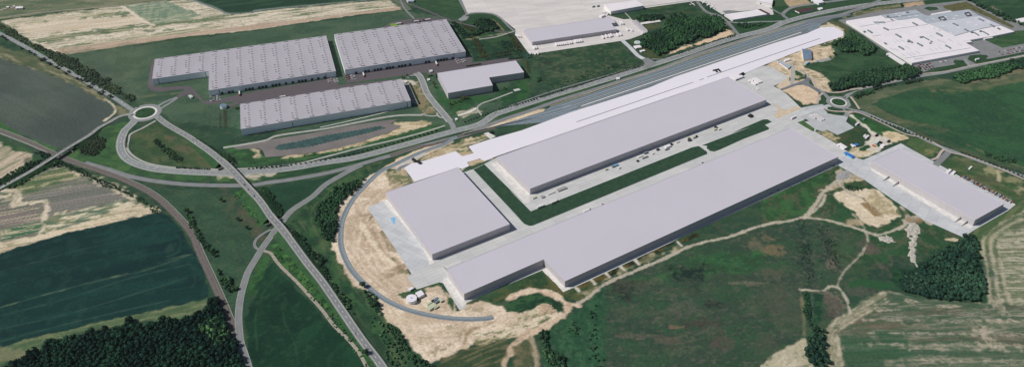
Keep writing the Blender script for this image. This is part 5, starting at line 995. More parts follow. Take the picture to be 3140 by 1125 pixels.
small('storage_shed', 'pale hut left of the tiny blue hut', '5 1082,800 1095,795 1122,818 1108,824', 2.8, M_roofwhite)
small('cottage', 'white cottage on the grass at the top left corner', 'A 112,50 163,48 160,58 108,62', 4, M_roofwhite)
small('cottage', 'tiny white outbuilding left of the top left cottage', 'A 46,48 62,46 62,53 46,55', 3, M_roofwhite)
small('cottage', 'tiny pale outbuilding above the top left cottage', 'A 90,43 105,42 106,47 92,48', 3, M_roofwhite)
small('cottage', 'pale blue roofed house at the top edge above the rear warehouse', 'B 1075,-4 1125,-6 1130,10 1085,12', 5, M_roofgrey)
small('factory_kiosk', 'pale green gate kiosk in the factory entrance loop', '4 1282,537 1315,531 1322,540 1290,546', 4, M_tankg)
small('storage_shed', 'white concrete hut at the left end of the white slab', '7 235,585 270,575 335,610 290,632', .9, M_conc_w)
small('storage_shed', 'small white building at the near corner of the white slab beside the dark trucks', '8 664,655 740,632 785,655 715,683', 4, M_roofwhite)
small('storage_shed', 'grey corrugated shed on the works area left of the steel blue building', '8 1072,526 1100,514 1190,568 1165,590', 3, M_roofgrey)
small('storage_shed', 'thin pale shed above the grey corrugated shed', '8 1130,514 1180,500 1186,512 1140,526', 2.5, M_roofwhite)
for s_, l_ in (('5 48,148 68,142 140,186 122,193', 'left one of the three long white shelters on the yard'), ('5 84,136 104,130 170,172 150,180', 'middle one of the three long white shelters on the yard'), ('5 112,128 128,124 192,165 176,170', 'right one of the three long white shelters on the yard')):
    small('shelter', l_, s_, 3, M_roofwhite, cat='shelter')
small('storage_shed', 'low white platform hut on the yard between the shelters and the grey hall', '5 118,232 145,226 165,240 140,248', 1.2, M_conc_w)
small('transformer_hut', 'small grey hut on the grass beside the warehouse approach lane', '1 382,568 405,561 425,576 405,586', 3.5, M_conc)
small('transformer_hut', 'small grey hut on the lane above the access road', '2 882,492 908,486 915,500 888,508', 3, M_conc)
small('gate_house', 'small white gate house left of the access road', '2 668,582 690,575 700,588 678,596', 3.2, M_conc_w)
small('gate_house', 'tiny pale gate house right beside the access road', '2 865,566 888,562 892,573 870,578', 3, M_conc_w)
small('transformer_hut', 'grey concrete pad hut on the lawn below the L shaped hall', '2 1605,658 1650,648 1668,660 1622,672', 1, M_conc)
small('transformer_hut', 'small white hut right of the access road junction', '2 1104,905 1120,900 1130,912 1112,916', 3, M_roofwhite)
small('bus_stop', 'small white bus stop beside the main road and rail yard', '7 1370,108 1395,104 1402,116 1378,120', 3, M_roofwhite)
def tank(name, label, t, x, y, rpx, h, rm, wm, cat, rim=True):
    c = w(t, x, y, h); rr = abs(w(t, x+rpx, y, h)[0]-c[0]); r = empty(name, (c[0], c[1], 0)); tag(r, label, cat)
    mesh('tank_wall', *cyl(0, 0, 0, h-.3, rr, 40), wm, r); tr_ = mesh('tank_roof', *cyl(0, 0, h-.3, h, rr+.15, 40), rm, r)
    v, f = cyl(0, 0, h, h+1.0, .8, 10); mesh('vent', v, f, M_vent2, tr_)
tank('storage_tank', 'round white tank beside the sandy ground', 'U', 218, 356, 44, 7, M_strip, M_wallwhite, 'tank')
tank('water_tank', 'round pale blue tank in front of the left warehouse', '1', 683, 652, 28, 6, M_steelblue, M_wallw, 'tank')
tank('settling_basin', 'pale green round basin beside the wood', '3', 1132, 364, 28, 2, M_tankg, M_conc, 'tank')
# ---------------------------------------------------------------- vehicles
def copy_tree(o, loc, rz=0, label=None, group=None):
    c = o.copy(); COL.objects.link(c); c.location = loc; c.rotation_euler = (0, 0, rz)
    if label: c['label'] = label
    if group: c['group'] = group
    for ch in o.children:
        d = ch.copy(); COL.objects.link(d); d.parent = c
    return c
def loft(secs):
    """secs: list of (x, halfwidth_bottom, halfwidth_top, z0, z1)"""
    V = []; F = []
    for x, a, b, z0, z1 in secs: V += [(x, -a, z0), (x, a, z0), (x, b, z1), (x, -b, z1)]
    for i in range(len(secs)-1):
        for j in range(4): p = i*4+j; q = i*4+(j+1) % 4; F.append((p, q, q+4, p+4))
    F += [(3, 2, 1, 0), tuple(range(len(V)-4, len(V)))]
    return V, F
def wheel(x, y, r, wd, par):
    n = 12; V = [(x+r*math.cos(6.2832*i/n), y+s*wd/2, r+r*math.sin(6.2832*i/n)) for s in (-1, 1) for i in range(n)]
    mesh('wheel', V, [(i, n+i, n+(i+1) % n, (i+1) % n) for i in range(n)]+[tuple(range(n)), tuple(range(2*n-1, n-1, -1))], M_tyre, par)
def car_proto(cn, c):
    r = empty('car', (0, 0, 0)); tag(r, '-', 'car')
    mesh('body', *loft([(-2.2, .78, .80, .35, .95), (-1.9, .88, .86, .3, 1.0), (-1.0, .9, .86, .28, 1.02), (.9, .9, .86, .28, .98), (1.9, .86, .80, .3, .84), (2.2, .74, .70, .38, .72)]), paintmat(cn, c), r)
    mesh('roof', *loft([(-1.35, .70, .66, 1.36, 1.46), (.25, .70, .66, 1.36, 1.46)]), paintmat(cn, c), r)
    mesh('window', *loft([(-1.95, .80, .74, .95, 1.02), (-1.35, .80, .70, .95, 1.37), (.25, .80, .70, .95, 1.37), (1.05, .80, .74, .93, 1.0)]), M_glass, r)
    for sx in (-1.35, 1.35):
        for sy in (-.8, .8): wheel(sx, sy, .33, .22, r)
    return r
CARC = {'white': (226, 226, 226), 'silver': (168, 172, 176), 'black': (34, 36, 40), 'red': (150, 40, 36), 'blue': (40, 62, 120), 'orange': (196, 96, 48)}
CP = {}
def car(cn, loc, rz, label, group=None):
    if cn not in CP: CP[cn] = o = car_proto(cn, CARC[cn]); o.location = loc; o.rotation_euler.z = rz
    else: o = copy_tree(CP[cn], loc, rz)
    o['label'] = label
    if group: o['group'] = group
    elif 'group' in o: del o['group']
    return o
TP = {}
def truck(cn, loc, rz, label, trailer=(228, 228, 226)):
    key = cn
    if key not in TP:
        r = empty('truck', loc, rz); TP[key] = r
        tag(r, label, 'truck')
        mesh('trailer', *box(-1.6, 0, 2.55, 13.4, 2.5, 2.8), paintmat('trailer_white', trailer), r)
        mesh('chassis', *box(0, 0, .95, 15.5, 1.1, .35), M_vent, r)
        mesh('cab', *loft([(5.6, 1.2, 1.2, .6, 3.7), (7.0, 1.22, 1.15, .6, 3.6), (7.8, 1.2, 1.1, .6, 2.4)]), paintmat('cab_'+cn, CARC[cn]), r)
        mesh('windscreen', [(7.12, -1.0, 3.35), (7.12, 1.0, 3.35), (7.82, 1.0, 2.3), (7.82, -1.0, 2.3)], [(0, 1, 2, 3)], M_glass, r)
        for x in (-6.8, -5.5, -4.2, 4.6, 6.6):
            for y in (-1.05, 1.05): wheel(x, y, .5, .35, r)
        return r
    return copy_tree(TP[key], loc, rz, label)
def semi(loc, rz, label, group=None):
    if 'semi' not in TP:
        r = empty('semi_trailer', loc, rz); TP['semi'] = r; tag(r, label, 'trailer', group)
        mesh('box_body', *box(0, 0, 2.55, 13.6, 2.5, 2.8), M_roofwhite, r); mesh('chassis', *box(0, 0, .95, 13, 1.1, .35), M_vent, r)
        for x in (-5.2, -3.9, -2.6):
            for y in (-1.05, 1.05): wheel(x, y, .5, .35, r)
        mesh('landing_leg', *box(4, .8, .5, .2, .2, .9), M_vent, r); mesh('landing_leg', *box(4, -.8, .5, .2, .2, .9), M_vent, r)
        return r
    return copy_tree(TP['semi'], loc, rz, label, group)
def rzof(s): a, b = P(s); return math.atan2(b[1]-a[1], b[0]-a[0])
def gz(p, z): return (p[0], p[1], z)
wn = math.atan2(W2[2][0][1]-0, 1)
def wall_normal(p, t, x, y): c, u, nn = on_wall(p, w(t, x, y, 0)); return math.atan2(nn[1], nn[0])
aw = rzof('2 160,488 1197,332')
for (t, x, y), dr, lb in ((('2', 628, 92), aw, 'truck with red cab beside the lime green lawn patch'), (('2', 780, 72), aw, 'truck with red cab in the middle of the court behind the rear warehouse'), (('2', 866, 60), aw+math.pi, 'truck with red cab nearest the airfield in the rear truck court'),
                          (('2', 322, 530), aw-math.pi/2, 'truck with red cab docked at the left part of the rear warehouse'), (('2', 947, 434), aw-math.pi/2, 'truck with red cab docked at the right part of the rear warehouse'), (('1', 823, 550), aw-math.pi/2, 'truck with red cab docked at the left warehouse'), (('1', 1200, 577), aw, 'truck with red cab driving on the lane behind the front warehouse')):
    truck('red', gz(w(t, x, y, 2.5), .15), dr, lb)
ud = np.array((math.cos(aw), math.sin(aw))); nd = np.array((-ud[1], ud[0]))
for k, (t, x, y, cols, lb) in enumerate((('1', 590, 596, ('white', 'silver', 'black'), 'at the left corner of the left warehouse'), ('1', 645, 588, ('white', 'black', 'white'), 'second car row from the corner of the left warehouse'), ('1', 1600, 440, ('red', 'white', 'silver'), 'at the right end of the left warehouse yard'), ('1', 1650, 435, ('white', 'black', 'white'), 'outermost at the right end of the left warehouse yard'),
                                      ('2', 185, 553, ('red', 'silver', 'black'), 'at the left corner of the rear warehouse'), ('2', 232, 550, ('white', 'black', 'white'), 'second car row from the corner of the rear warehouse'), ('2', 1132, 413, ('white', 'red', 'silver'), 'at the right corner of the rear warehouse'), ('2', 1177, 404, ('white', 'white', 'black'), 'outermost right of the rear warehouse yard'))):
    c0_ = np.array(w(t, x, y, .5))
    cd = nd if k else nd
    for i in range(7):
        for j in range(2):
            q = c0_[:2]+nd*(i-3)*3.0*1.0+ud*(j-.5)*5.6; cc = cols[(i+j*2) % 3]
            if random.random() < .12: continue
            car(cc, (q[0], q[1], .15), aw+(0 if j else math.pi), '%s car parked %s' % (cc, lb), 'cars parked '+lb)
    V = []
    for i in range(8):
        q = c0_[:2]+nd*(i-3.5)*3.0; V.append(box(q[0], q[1], .16, 11, .18, .02, aw))
    tag(struct('parking_line', joinm(V), M_white, 'white bay lines '+lb))
# traffic on the roads
def traffic(t, x, y, s, cn, lb, z=.36): q = w(t, x, y, z); car(cn, q, rzof(s), lb)
traffic('A', 512, 513, 'A 500,515 600,575', 'white', 'white car halfway along the tree lined road', .42)
traffic('A', 600, 560, 'A 500,515 600,575', 'black', 'dark car on the tree lined road below the white one', .42)
traffic('A', 867, 724, 'A 800,690 870,735', 'white', 'white car just before the large roundabout', .42)
traffic('A', 935, 815, 'A 930,775 935,840', 'black', 'dark car at the left entry of the large roundabout', .5)
traffic('A', 975, 757, 'A 950,765 1000,752', 'black', 'dark car on the top of the large roundabout', .5)
traffic('E', 1113, 312, 'E 1050,302 1150,318', 'white', 'white car on the curve of the main road')
traffic('C', 1555, 285, 'C 1500,300 1600,270', 'white', 'white car on the main road beside the rail yard')
def onmain(t, x, y, cn, lb):
    q = np.array(w(t, x, y, 7.5)); i = int(np.argmin(((MAIN[:, :2]-q[:2])**2).sum(1))); a = MAIN[i]; u = MAIN[min(i+1, len(MAIN)-1)]-MAIN[i-1]
    off = np.dot(q[:2]-a[:2], MN[i]); p = a[:2]+MN[i]*np.clip(off, -3.6, 3.6); car(cn, (p[0], p[1], a[2]+.52), math.atan2(u[1], u[0]), lb)
onmain('E', 1376, 131, 'white', 'white car climbing towards the long overpass bridge'); onmain('E', 1735, 438, 'black', 'first of the dark cars on the long overpass bridge'); onmain('E', 1763, 472, 'black', 'dark car right behind the first one on the overpass'); onmain('E', 1793, 507, 'blue', 'blue car on the overpass road below the long bridge')
onmain('J', 700, 660, 'silver', 'silver car on the overpass road near the bottom edge')
# trailers at the notched hall
na = wall_normal(rN[2], '3', 600, 330)
for k, (x, y) in enumerate(((435, 383), (452, 381), (470, 379), (487, 377), (504, 375), (522, 372), (545, 368), (562, 365), (600, 357), (616, 355), (632, 353), (650, 350), (835, 321), (865, 312), (892, 310), (908, 304), (962, 300), (985, 295), (245, 412), (262, 408))):
    c = np.array(w('3', x, y, 2)); semi((c[0], c[1], .1), na+math.pi, 'white semi trailer in the row along the front wall of the notched hall', 'white semi trailers in front of the notched hall')
rs = random.Random(5)
for k in range(14):
    t = k/13; x = 1105+ (1195-1105)*min(1, t*1.25); y = 185+(290-185)*t
    semi((*w('3', x, y, 2)[:2], .1), na+math.pi/2, 'white semi trailer on the right edge of the notched hall apron', 'white semi trailers along the right apron edge')
for x, y in ((98, 310), (118, 310), (210, 458), (245, 460), (275, 457), (985, 200), (1003, 200), (1042, 255), (1075, 258)): semi((*w('3', x, y, 2)[:2], .1), na+rs.choice((0, .3)), 'white semi trailer standing loose on the notched hall apron', 'loose semi trailers on the apron')
# light aircraft on the airfield
ap = None
for k, (x, y, rz, lb) in enumerate(((445, 22, 2.6, 'white light aircraft parked nearest the top edge'), (485, 42, 2.6, 'white light aircraft in the middle of the parked group'), (515, 62, 2.6, 'white light aircraft nearest the long white shed'), (345, 38, .4, 'white light aircraft alone on the grass by the airfield'), (-0, 0, 0, None))):
    if lb is None: continue
    loc = (*w('8', x, y, 2)[:2], .1)
    if ap is None:
        ap = empty('light_aircraft', loc, rz); tag(ap, lb, 'aircraft')
        mesh('fuselage', *loft([(-8, .2, .2, 1.8, 2.4), (-3, .7, .6, 1.2, 2.8), (3, .9, .8, 1.0, 3.0), (6, .7, .5, 1.2, 2.5), (7.2, .2, .2, 1.6, 2.0)]), M_white, ap)
        for s_ in (-1, 1): mesh('wing', [(0, 0, 1.9), (2.6, 0, 1.9), (2.0, s_*11, 2.3), (.6, s_*11, 2.3), (0, 0, 2.15), (2.6, 0, 2.15), (2.0, s_*11, 2.4), (.6, s_*11, 2.4)], [(3, 2, 1, 0), (4, 5, 6, 7), (0, 1, 5, 4), (1, 2, 6, 5), (2, 3, 7, 6), (3, 0, 4, 7)], M_white, ap)
        mesh('tail_fin', *loft([(-8.2, .08, .08, 2.0, 4.4), (-6.4, .08, .08, 2.3, 2.9)]), M_white, ap)
        mesh('tailplane', *box(-7.4, 0, 2.3, 1.6, 6, .15), M_white, ap)
        for wx, wy in ((4.5, 0), (0, 1.6), (0, -1.6)): wheel(wx, wy, .45, .3, ap)
    else: copy_tree(ap, loc, rz, lb)
# coaches in the coach park
def coach(loc, rz, label):
    if 'coach' not in TP:
        r = empty('coach', loc, rz); TP['coach'] = r; tag(r, label, 'coach')
        mesh('body', *loft([(-7, 1.2, 1.1, .5, 3.3), (-6.5, 1.3, 1.2, .4, 3.6), (6.5, 1.3, 1.2, .4, 3.6), (7, 1.2, 1.1, .5, 3.2)]), M_roofwhite, r)
        for s_ in (-1, 1): mesh('side_window', *box(0, s_*1.27, 2.4, 12, .1, 1.0), M_glass, r)
        for x in (-4.5, 4.5):
            for y in (-1.1, 1.1): wheel(x, y, .5, .35, r)
        return r
    return copy_tree(TP['coach'], loc, rz, label)
ca = rzof('5 735,510 805,550')
for k, (x, y) in enumerate(((745, 512), (785, 535), (725, 520), (765, 543), (700, 522))):
    coach((*w('5', x, y, 2)[:2], .1), ca, ['white coach at the upper left of the parked group', 'white coach at the lower right end of the parked group', 'white coach in the second line, upper left', 'white coach in the second line, lower right', 'white coach standing apart at the left of the group'][k])
coach((*w('5', 505, 530, 2)[:2], .1), rzof('5 480,540 530,515'), 'white coach driving alone on the concrete yard road')
# container / car park rows behind the right hall
r0 = np.array(w('9', 1215, 385)); r1 = np.array(w('9', 1650, 612)); uu = (r1-r0)/np.linalg.norm(r1-r0); vv = np.array((-uu[1], uu[0], 0)); ra = math.atan2(vv[1], vv[0])
Ltot = np.linalg.norm(r1-r0); n = int(Ltot/3.0); rc = random.Random(2)
for i in range(n):
    for j, cols in ((0, ('red', 'orange', 'white', 'silver', 'blue', 'white')), (1, ('silver', 'orange', 'red', 'white', 'blue', 'white')), ):
        q = r0+uu*(i*3.0)+vv*(j*6.5-1.5); cc = rc.choice(cols)
        if rc.random() < .06: continue
        car(cc, (q[0], q[1], .15), ra+(math.pi if rc.random() < .5 else 0), '%s car in the long rows behind the right hand hall' % cc, '%s cars parked in rows behind the right hand hall' % cc)
# cars at the factory
for gi, (a, b, nn_, lb) in enumerate((((755, 600), (795, 635), 8, 'first row of the factory car park by the small wood'), ((780, 595), (830, 640), 9, 'second row of the factory car park by the small wood'), ((808, 592), (855, 636), 9, 'third row of the factory car park by the small wood'), ((835, 588), (880, 632), 8, 'fourth row of the factory car park by the small wood'), ((862, 582), (905, 625), 8, 'fifth row of the factory car park by the small wood'),
                                     ((960, 572), (1015, 562), 6, 'short row in the middle of the factory car park'), ((1480, 512), (1720, 465), 16, 'row next to the lawn of the factory car park'), ((1500, 478), (1734, 430), 10, 'upper row of the factory car park at the right edge'))):
    A_ = np.array(w('4', *a)); B_ = np.array(w('4', *b)); u = (B_-A_)/np.linalg.norm(B_-A_); rr_ = math.atan2(u[1], u[0])+math.pi/2
    for i in range(nn_):
        q = A_+(B_-A_)*i/(nn_-1)
        if rc.random() < .1: continue
        cc = rc.choice(('black', 'black', 'silver', 'red', 'white')) if gi < 5 else rc.choice(('white', 'red', 'silver', 'black'))
        car(cc, (q[0], q[1], .32), rr_, '%s car in the %s' % (cc, lb), '%s cars in the %s' % (cc, lb))
for x, y, cn, s, lb in (('G', 0, 0, 0, 0),): pass
truck('black', gz(w('G', 556, 612, 2), .12), rzof('G 540,620 580,603'), 'white truck with dark cab beside the long lawn'); car('red', gz(w('G', 665, 570), .12), rzof('G 640,578 690,562'), 'red car on the concrete lane below the long lawn'); car('blue', gz(w('G', 1372, 276), .12), rzof('G 1350,285 1395,268'), 'blue car on the concrete lane by the far lawn')
truck('white', gz(w('G', 230, 582, 2), .12), rzof('G 210,590 250,575'), 'white truck at the near end of the long lawn'); truck('orange', gz(w('G', 325, 550, 2), .12), rzof('G 310,556 345,542'), 'truck with orange cab at the near end of the long lawn')
# building material and containers
def crate(name, label, t, x, y, sx, sy, sz, rz, m, m2=None, cat='container', group=None, z=.1):
    r = empty(name, (*w(t, x, y, sz/2)[:2], z), rz); tag(r, label, cat, group)
    mesh('box_body', *box(0, 0, sz/2+.1, sx, sy, sz), m, r); mesh('lid', *box(0, 0, sz+.18, sx-.3, sy-.3, .16), m2 or m, r); mesh('door', *box(sx/2+.03, 0, sz/2+.1, .06, sy*.8, sz*.85), M_vent2, r)
hz = rzof('K 398,315 1100,0')
k_ = 0
crs = (('G', 760, 292, 8, 3, 3, M_lblue, 'light blue container in front of the northern hall'), ('G', 740, 302, 6, 3, 2.6, M_vent2, 'grey container left of the light blue container'), ('G', 690, 322, 6, 2.6, 2.5, M_timber, 'pale timber crate at the northern hall'), ('G', 782, 312, 5, 2.5, 2.5, M_conc_w, 'small white container below the light blue one'), ('G', 912, 262, 4, 3, 3, M_dark, 'dark skip in front of the northern hall'),
       ('G', 970, 205, 9, 3, 3, M_vent2, 'slate grey container close to the northern hall wall'), ('G', 930, 230, 12, 4, 1.5, M_conc_w, 'low white slab stack before the northern hall'), ('G', 965, 238, 14, 2.4, 1.8, M_vent2, 'long grey beam stack before the northern hall'), ('G', 1055, 182, 6, 3, 3, M_dark, 'dark container beside the white site hut'), ('G', 1125, 160, 13, 6, 3, M_roofwhite, 'white site hut in front of the northern hall'),
       ('G', 1120, 180, 10, 3, 2, M_vent2, 'grey beam stack below the white site hut'), ('G', 1150, 145, 5, 3, 3, M_dark, 'small dark container right of the white site hut'), ('G', 1195, 130, 9, 2.5, 2, M_conc_w, 'pale girder stack right of the site hut'), ('G', 1270, 100, 6, 3, 3, M_timber, 'timber crate in the middle store of the yard'), ('G', 1310, 95, 7, 4, 3.5, M_timber, 'larger timber crate in the middle store of the yard'),
       ('G', 1280, 115, 8, 4, 3, M_vent, 'dark digger container in the middle store of the yard'), ('G', 1328, 88, 4, 3, 3, M_dark, 'black container in the middle store of the yard'), ('G', 1465, 25, 5, 4, 3, M_dark, 'black container in the far store of the yard'), ('G', 1460, 40, 8, 4, 2.5, M_timber, 'timber stack in the far store of the yard'), ('G', 1490, 38, 7, 3, 2.5, M_conc_w, 'pale container in the far store of the yard'),
       ('G', 1020, 212, 5, 2, 2, M_conc_w, 'small pale crate between the two stores'), ('G', 640, 212, 1, 1, 1, M_conc_w, None), ('G', 180, 520, 8, 5, 2, M_timber, 'timber stack at the near corner of the northern hall'), ('G', 375, 460, 20, 7, 2.0, M_rubbleg, 'large grey pipe stack at the near end of the northern hall'), ('G', 300, 490, 16, 2.6, 1.6, M_conc_w, 'long pale beam stack at the near end of the northern hall'), ('G', 240, 515, 7, 6, 2, M_rubbleg, 'grey gravel bin at the near end of the northern hall'),
       ('3', 755, 60, 8, 3, 3, M_vent2, 'grey container left of the white hangar'), ('3', 795, 55, 8, 3, 3, M_vent2, 'grey container beside the white hangar corner'), ('3', 830, 140, 14, 8, 4, M_roofwhite, 'white cube hut behind the notched hall'), ('3', 872, 128, 6, 4, 3, M_roofwhite, 'small white hut right of the cube hut'), ('5', 70, 512, 9, 8, 3.5, M_dark, 'dark square unit below the end of the northern hall'),
       ('U', 375, 395, 14, 4, 2.6, M_timber, 'pale container leftmost in the site camp'), ('U', 410, 372, 14, 4, 2.6, M_steelblue, 'steel blue container in the site camp'), ('U', 438, 380, 12, 4, 2.6, M_vent2, 'grey container in the site camp'), ('U', 458, 375, 5, 8, 2.8, M_timber, 'pale container rightmost in the site camp'), ('U', 385, 428, 15, 9, 3, M_timber, 'largest pale container at the bottom of the site camp'), ('U', 420, 432, 8, 4, 2.4, M_timber, 'small pale container at the bottom of the site camp'), ('U', 365, 402, 10, 3, 2.4, M_tankg, 'narrow green container in the site camp'),
       ('9', 430, 55, 12, 4, 3, M_roofwhite, 'white container beside the gravel yard track'), ('9', 412, 45, 7, 3, 3, M_roofwhite, 'small white container beside the gravel yard track'), ('9', 520, 95, 12, 4, 3, M_tankg, 'pale green container in the gravel yard'), ('9', 545, 102, 5, 4, 3, M_dark, 'black container in the gravel yard'), ('9', 560, 128, 9, 7, 3, M_roofwhite, 'square white container in the gravel yard'), ('9', 486, 128, 3, 6, 2.5, paintmat('orange', CARC['orange']), 'orange container in the gravel yard'),
       ('9', 510, 40, 9, 3, 3, M_dark, 'black container at the edge of the gravel track'), ('9', 610, 90, 8, 3, 3, M_dark, 'black container at the right end of the gravel yard'), ('9', 1110, 340, 14, 5, 3, M_roofwhite, 'white container at the rear wall of the right hand hall'), ('9', 1150, 352, 10, 5, 3, M_roofwhite, 'second white container at the rear wall of the right hand hall'), ('9', 1290, 312, 12, 3, 2, M_roofwhite, 'low white container on the grass near the straight road'), ('5', 1148, 595, 12, 3, 3, M_roofwhite, 'white container beside the gravel track near the roundabout'), ('5', 1215, 545, 6, 5, 3, M_vent2, 'grey hut in the grass near the roundabout'),
       ('6', 372, 220, 5, 12, 3.5, M_dark, 'black container at the near corner of the white slab'), ('6', 415, 240, 5, 10, 3.5, M_dark, 'second black container at the near corner of the white slab'), ('7', 300, 578, 8, 4, 3, M_dark, 'black container on the white hut platform beside the track'), ('8', 765, 640, 16, 4, 4, M_dark, 'black container right of the small white building'), ('5', 0, 105, 4, 4, 3, M_dark, None), ('8', 1330, 545, 14, 3, 2.5, M_lblue, 'light blue container by the works area meadow'))
for t, x, y, sx, sy, sz, m, lb in crs:
    if lb: crate('container', lb, t, x, y, sx, sy, sz, hz+(0 if t in 'G' else .2), m, z=.15)
# rubble heaps
def heap(name, label, s, m, hmax=2.5, step=1.5, seed=1, kind=None, cat='rubble'):
    pts = P(s); xs = [p[0] for p in pts]; ys = [p[1] for p in pts]; GX, GY = np.meshgrid(np.arange(min(xs)-3, max(xs)+3, step), np.arange(min(ys)-3, max(ys)+3, step))
    d = sdf(GX, GY, pts)+1.2*fbm(GX/6, GY/6, seed, 3); hgt = np.clip(-d/7, 0, 1)*hmax*.55*(.5+.5*np.clip(fbm(GX/4, GY/4, seed+2, 3)*.6+.6, 0, 1.5)); ny, nx = GX.shape
    keep = (d < 0); F = []
    for j in range(ny-1):
        for i in range(nx-1):
            if keep[j, i] and keep[j+1, i] and keep[j, i+1] and keep[j+1, i+1]: a = j*nx+i; F.append((a, a+1, a+nx+1, a+nx))
    V = np.stack([GX.ravel(), GY.ravel(), hgt.ravel()+.05], 1); u, inv = np.unique(np.array(F), return_inverse=True); inv = inv.reshape(-1, 4)
    o = mesh(name, V[u], [tuple(int(q) for q in f) for f in inv], m); tag(o, label, cat, kind=kind); return o
heap('rubble_heap', 'white rubble heap beside the dirt track junction', 'H 795,790 830,795 880,780 905,800 930,832 880,848 850,835 820,822', M_rubble, 3, seed=3)
heap('rubble_heap', 'long winding pale rubble bank running down to the wood', 'H 990,740 1040,700 1080,700 1120,740 1100,780 1090,840 1080,923 L 1095,215 1080,225 1050,180 1020,130 1030,60 1040,0 H 1020,800', M_rubble, 2.5, seed=5)
heap('rubble_heap', 'grey broken concrete heap at the end of the longest hall', 'H 500,385 540,340 600,330 625,350 600,390 560,400', M_rubbleg, 2, seed=7)
heap('tarpaulin_pile', 'crumpled light blue tarpaulins on the yard left of the square hall', 'F 965,665 985,655 1000,670 995,685 1015,705 975,706 968,690', M_lblue, 1.5, 1.2, seed=9, cat='tarpaulin')
heap('rubble_heap', 'thin line of pale debris below the steel blue building', '8 1385,520 1460,505 1540,500 1550,512 1480,530 1400,538', M_rubbleg, 1.2, 1.6, seed=11)
heap('soil_heap', 'low mound of pale earth in the sandy track bend', 'U 1250,410 1340,398 1400,430 1400,480 1330,500 1270,470', mat('pale_earth', (186, 164, 138), .95, .3, .2), 3, 2.4, seed=12, cat='earth mound')
# ---------------------------------------------------------------- trees and shrubs
_ico = None
def ico(sub=1):
    import bmesh
    bm = bmesh.new(); bmesh.ops.create_icosphere(bm, subdivisions=sub, radius=1); v = np.array([q.co[:] for q in bm.verts]); f = np.array([[x.index for x in q.verts] for q in bm.faces]); bm.free(); return v, f
IV, IF = ico(2)
def crown_mesh(seed, nleaf=46, conic=0, shell=.82):
    """unit crown (radius about 1, centre 0): a lumpy core with leaf clumps standing off it; returns verts, tris, per-vertex tone"""
    r = np.random.default_rng(seed); v = IV.copy(); lobes = r.normal(size=(7, 3)); lobes /= np.linalg.norm(lobes, axis=1)[:, None]
    k = np.max(v@lobes.T, axis=1); rad = shell*(.62+.42*np.clip((k-.4)/.6, 0, 1))*(1+.13*r.normal(size=len(v))); v = v*rad[:, None]
    if conic: v[:, :2] *= (1-.35*(v[:, 2:3]+.3))
    tone = 1+.18*r.normal(size=len(v)); V = [v]; F = [IF]; T = [tone]; base = len(v)
    for i in range(nleaf):
        d = r.normal(size=3); d[2] = abs(d[2])*.9-.25; d /= np.linalg.norm(d); kk = np.max(d@lobes.T); c = d*shell*(.68+.42*np.clip((kk-.4)/.6, 0, 1))*r.uniform(.95, 1.22)
        n = d+r.normal(size=3)*.5; n /= np.linalg.norm(n); a = np.cross(n, r.normal(size=3)); a /= np.linalg.norm(a); b = np.cross(n, a); s = r.uniform(.10, .22)
        q = np.array([c-a*s-b*s*.7, c+a*s-b*s*.5, c+a*s*.8+b*s, c-a*s*.6+b*s*.9]); V.append(q); F.append(np.array([[0, 1, 2], [0, 2, 3]])+base); T.append(np.full(4, 1+.35*r.normal())); base += 4
    return np.concatenate(V), np.concatenate(F), np.concatenate(T)
CR = [crown_mesh(s) for s in range(8)]
CRL = [crown_mesh(s+20, 22) for s in range(4)]
def inside_pts(s, sp, seed, jit=.45, zc=0):
    pts = P(s, zc) if isinstance(s, str) else s; r = np.random.default_rng(seed); xs = [p[0] for p in pts]; ys = [p[1] for p in pts]
    GX, GY = np.meshgrid(np.arange(min(xs), max(xs)+sp, sp), np.arange(min(ys), max(ys)+sp, sp*.87)); GX = GX+(np.arange(GX.shape[0]) % 2)[:, None]*sp/2
    GX = GX+r.uniform(-jit, jit, GX.shape)*sp; GY = GY+r.uniform(-jit, jit, GY.shape)*sp
    d = sdf(GX, GY, pts)+sp*.5*fbm(GX/25, GY/25, seed, 3); m = d < 0; return np.stack([GX[m], GY[m]], 1)
def wood(s, label, sp=8, rr=(4, 6), hh=(7, 12), c=(38, 62, 46), c2=(56, 86, 56), seed=1, name='wood', cat='woodland', protos=CR, pts=None, thin=0, z0=0, gain=1.3):
    sp *= .74; rr = (rr[0]*.82, rr[1]*.80); hm = (hh[0]+hh[1])/2*.85; hh = (hm*.9, hm*1.1); pos = inside_pts(s, sp, seed, zc=(hh[0]+hh[1])*.2) if pts is None else np.asarray(pts); r = np.random.default_rng(seed+50); ca, cb = alb(c), alb(c2)
    if thin: pos = pos[r.random(len(pos)) > thin]
    big = fbm(pos[:, 0]/40, pos[:, 1]/40, seed+3, 2); Vs = []; Fs = []; Cs = []; b = 0
    for i, (x, y) in enumerate(pos):
        v, f, t = protos[r.integers(len(protos))]; g_ = r.uniform(.62, 1.22); R = r.uniform(*rr)*g_; h = r.uniform(*hh)*(.75+.28*g_); zr = h*.5; an = r.uniform(0, 6.28); cs, sn = math.cos(an), math.sin(an)
        vx = (v[:, 0]*cs-v[:, 1]*sn)*R+x; vy = (v[:, 0]*sn+v[:, 1]*cs)*R+y; vz = np.maximum(v[:, 2]*zr+h-zr*.95, .1)+z0
        k = np.clip(.45+.35*big[i]+.28*r.normal(), 0, 1.25); col = (ca*(1-k)+cb*k)*(gain+.14*r.normal()); Vs.append(np.stack([vx, vy, vz], 1)); Fs.append(f+b); Cs.append(np.clip(col[None]*np.clip(t, .5, 1.7)[:, None], .003, .9)); b += len(v)
    o = npmesh(name, np.concatenate(Vs), np.concatenate(Fs), M_leaf, np.concatenate(Cs)); return tag(o, label, cat, kind='stuff')
DK, DK2 = (32, 56, 42), (52, 82, 54)
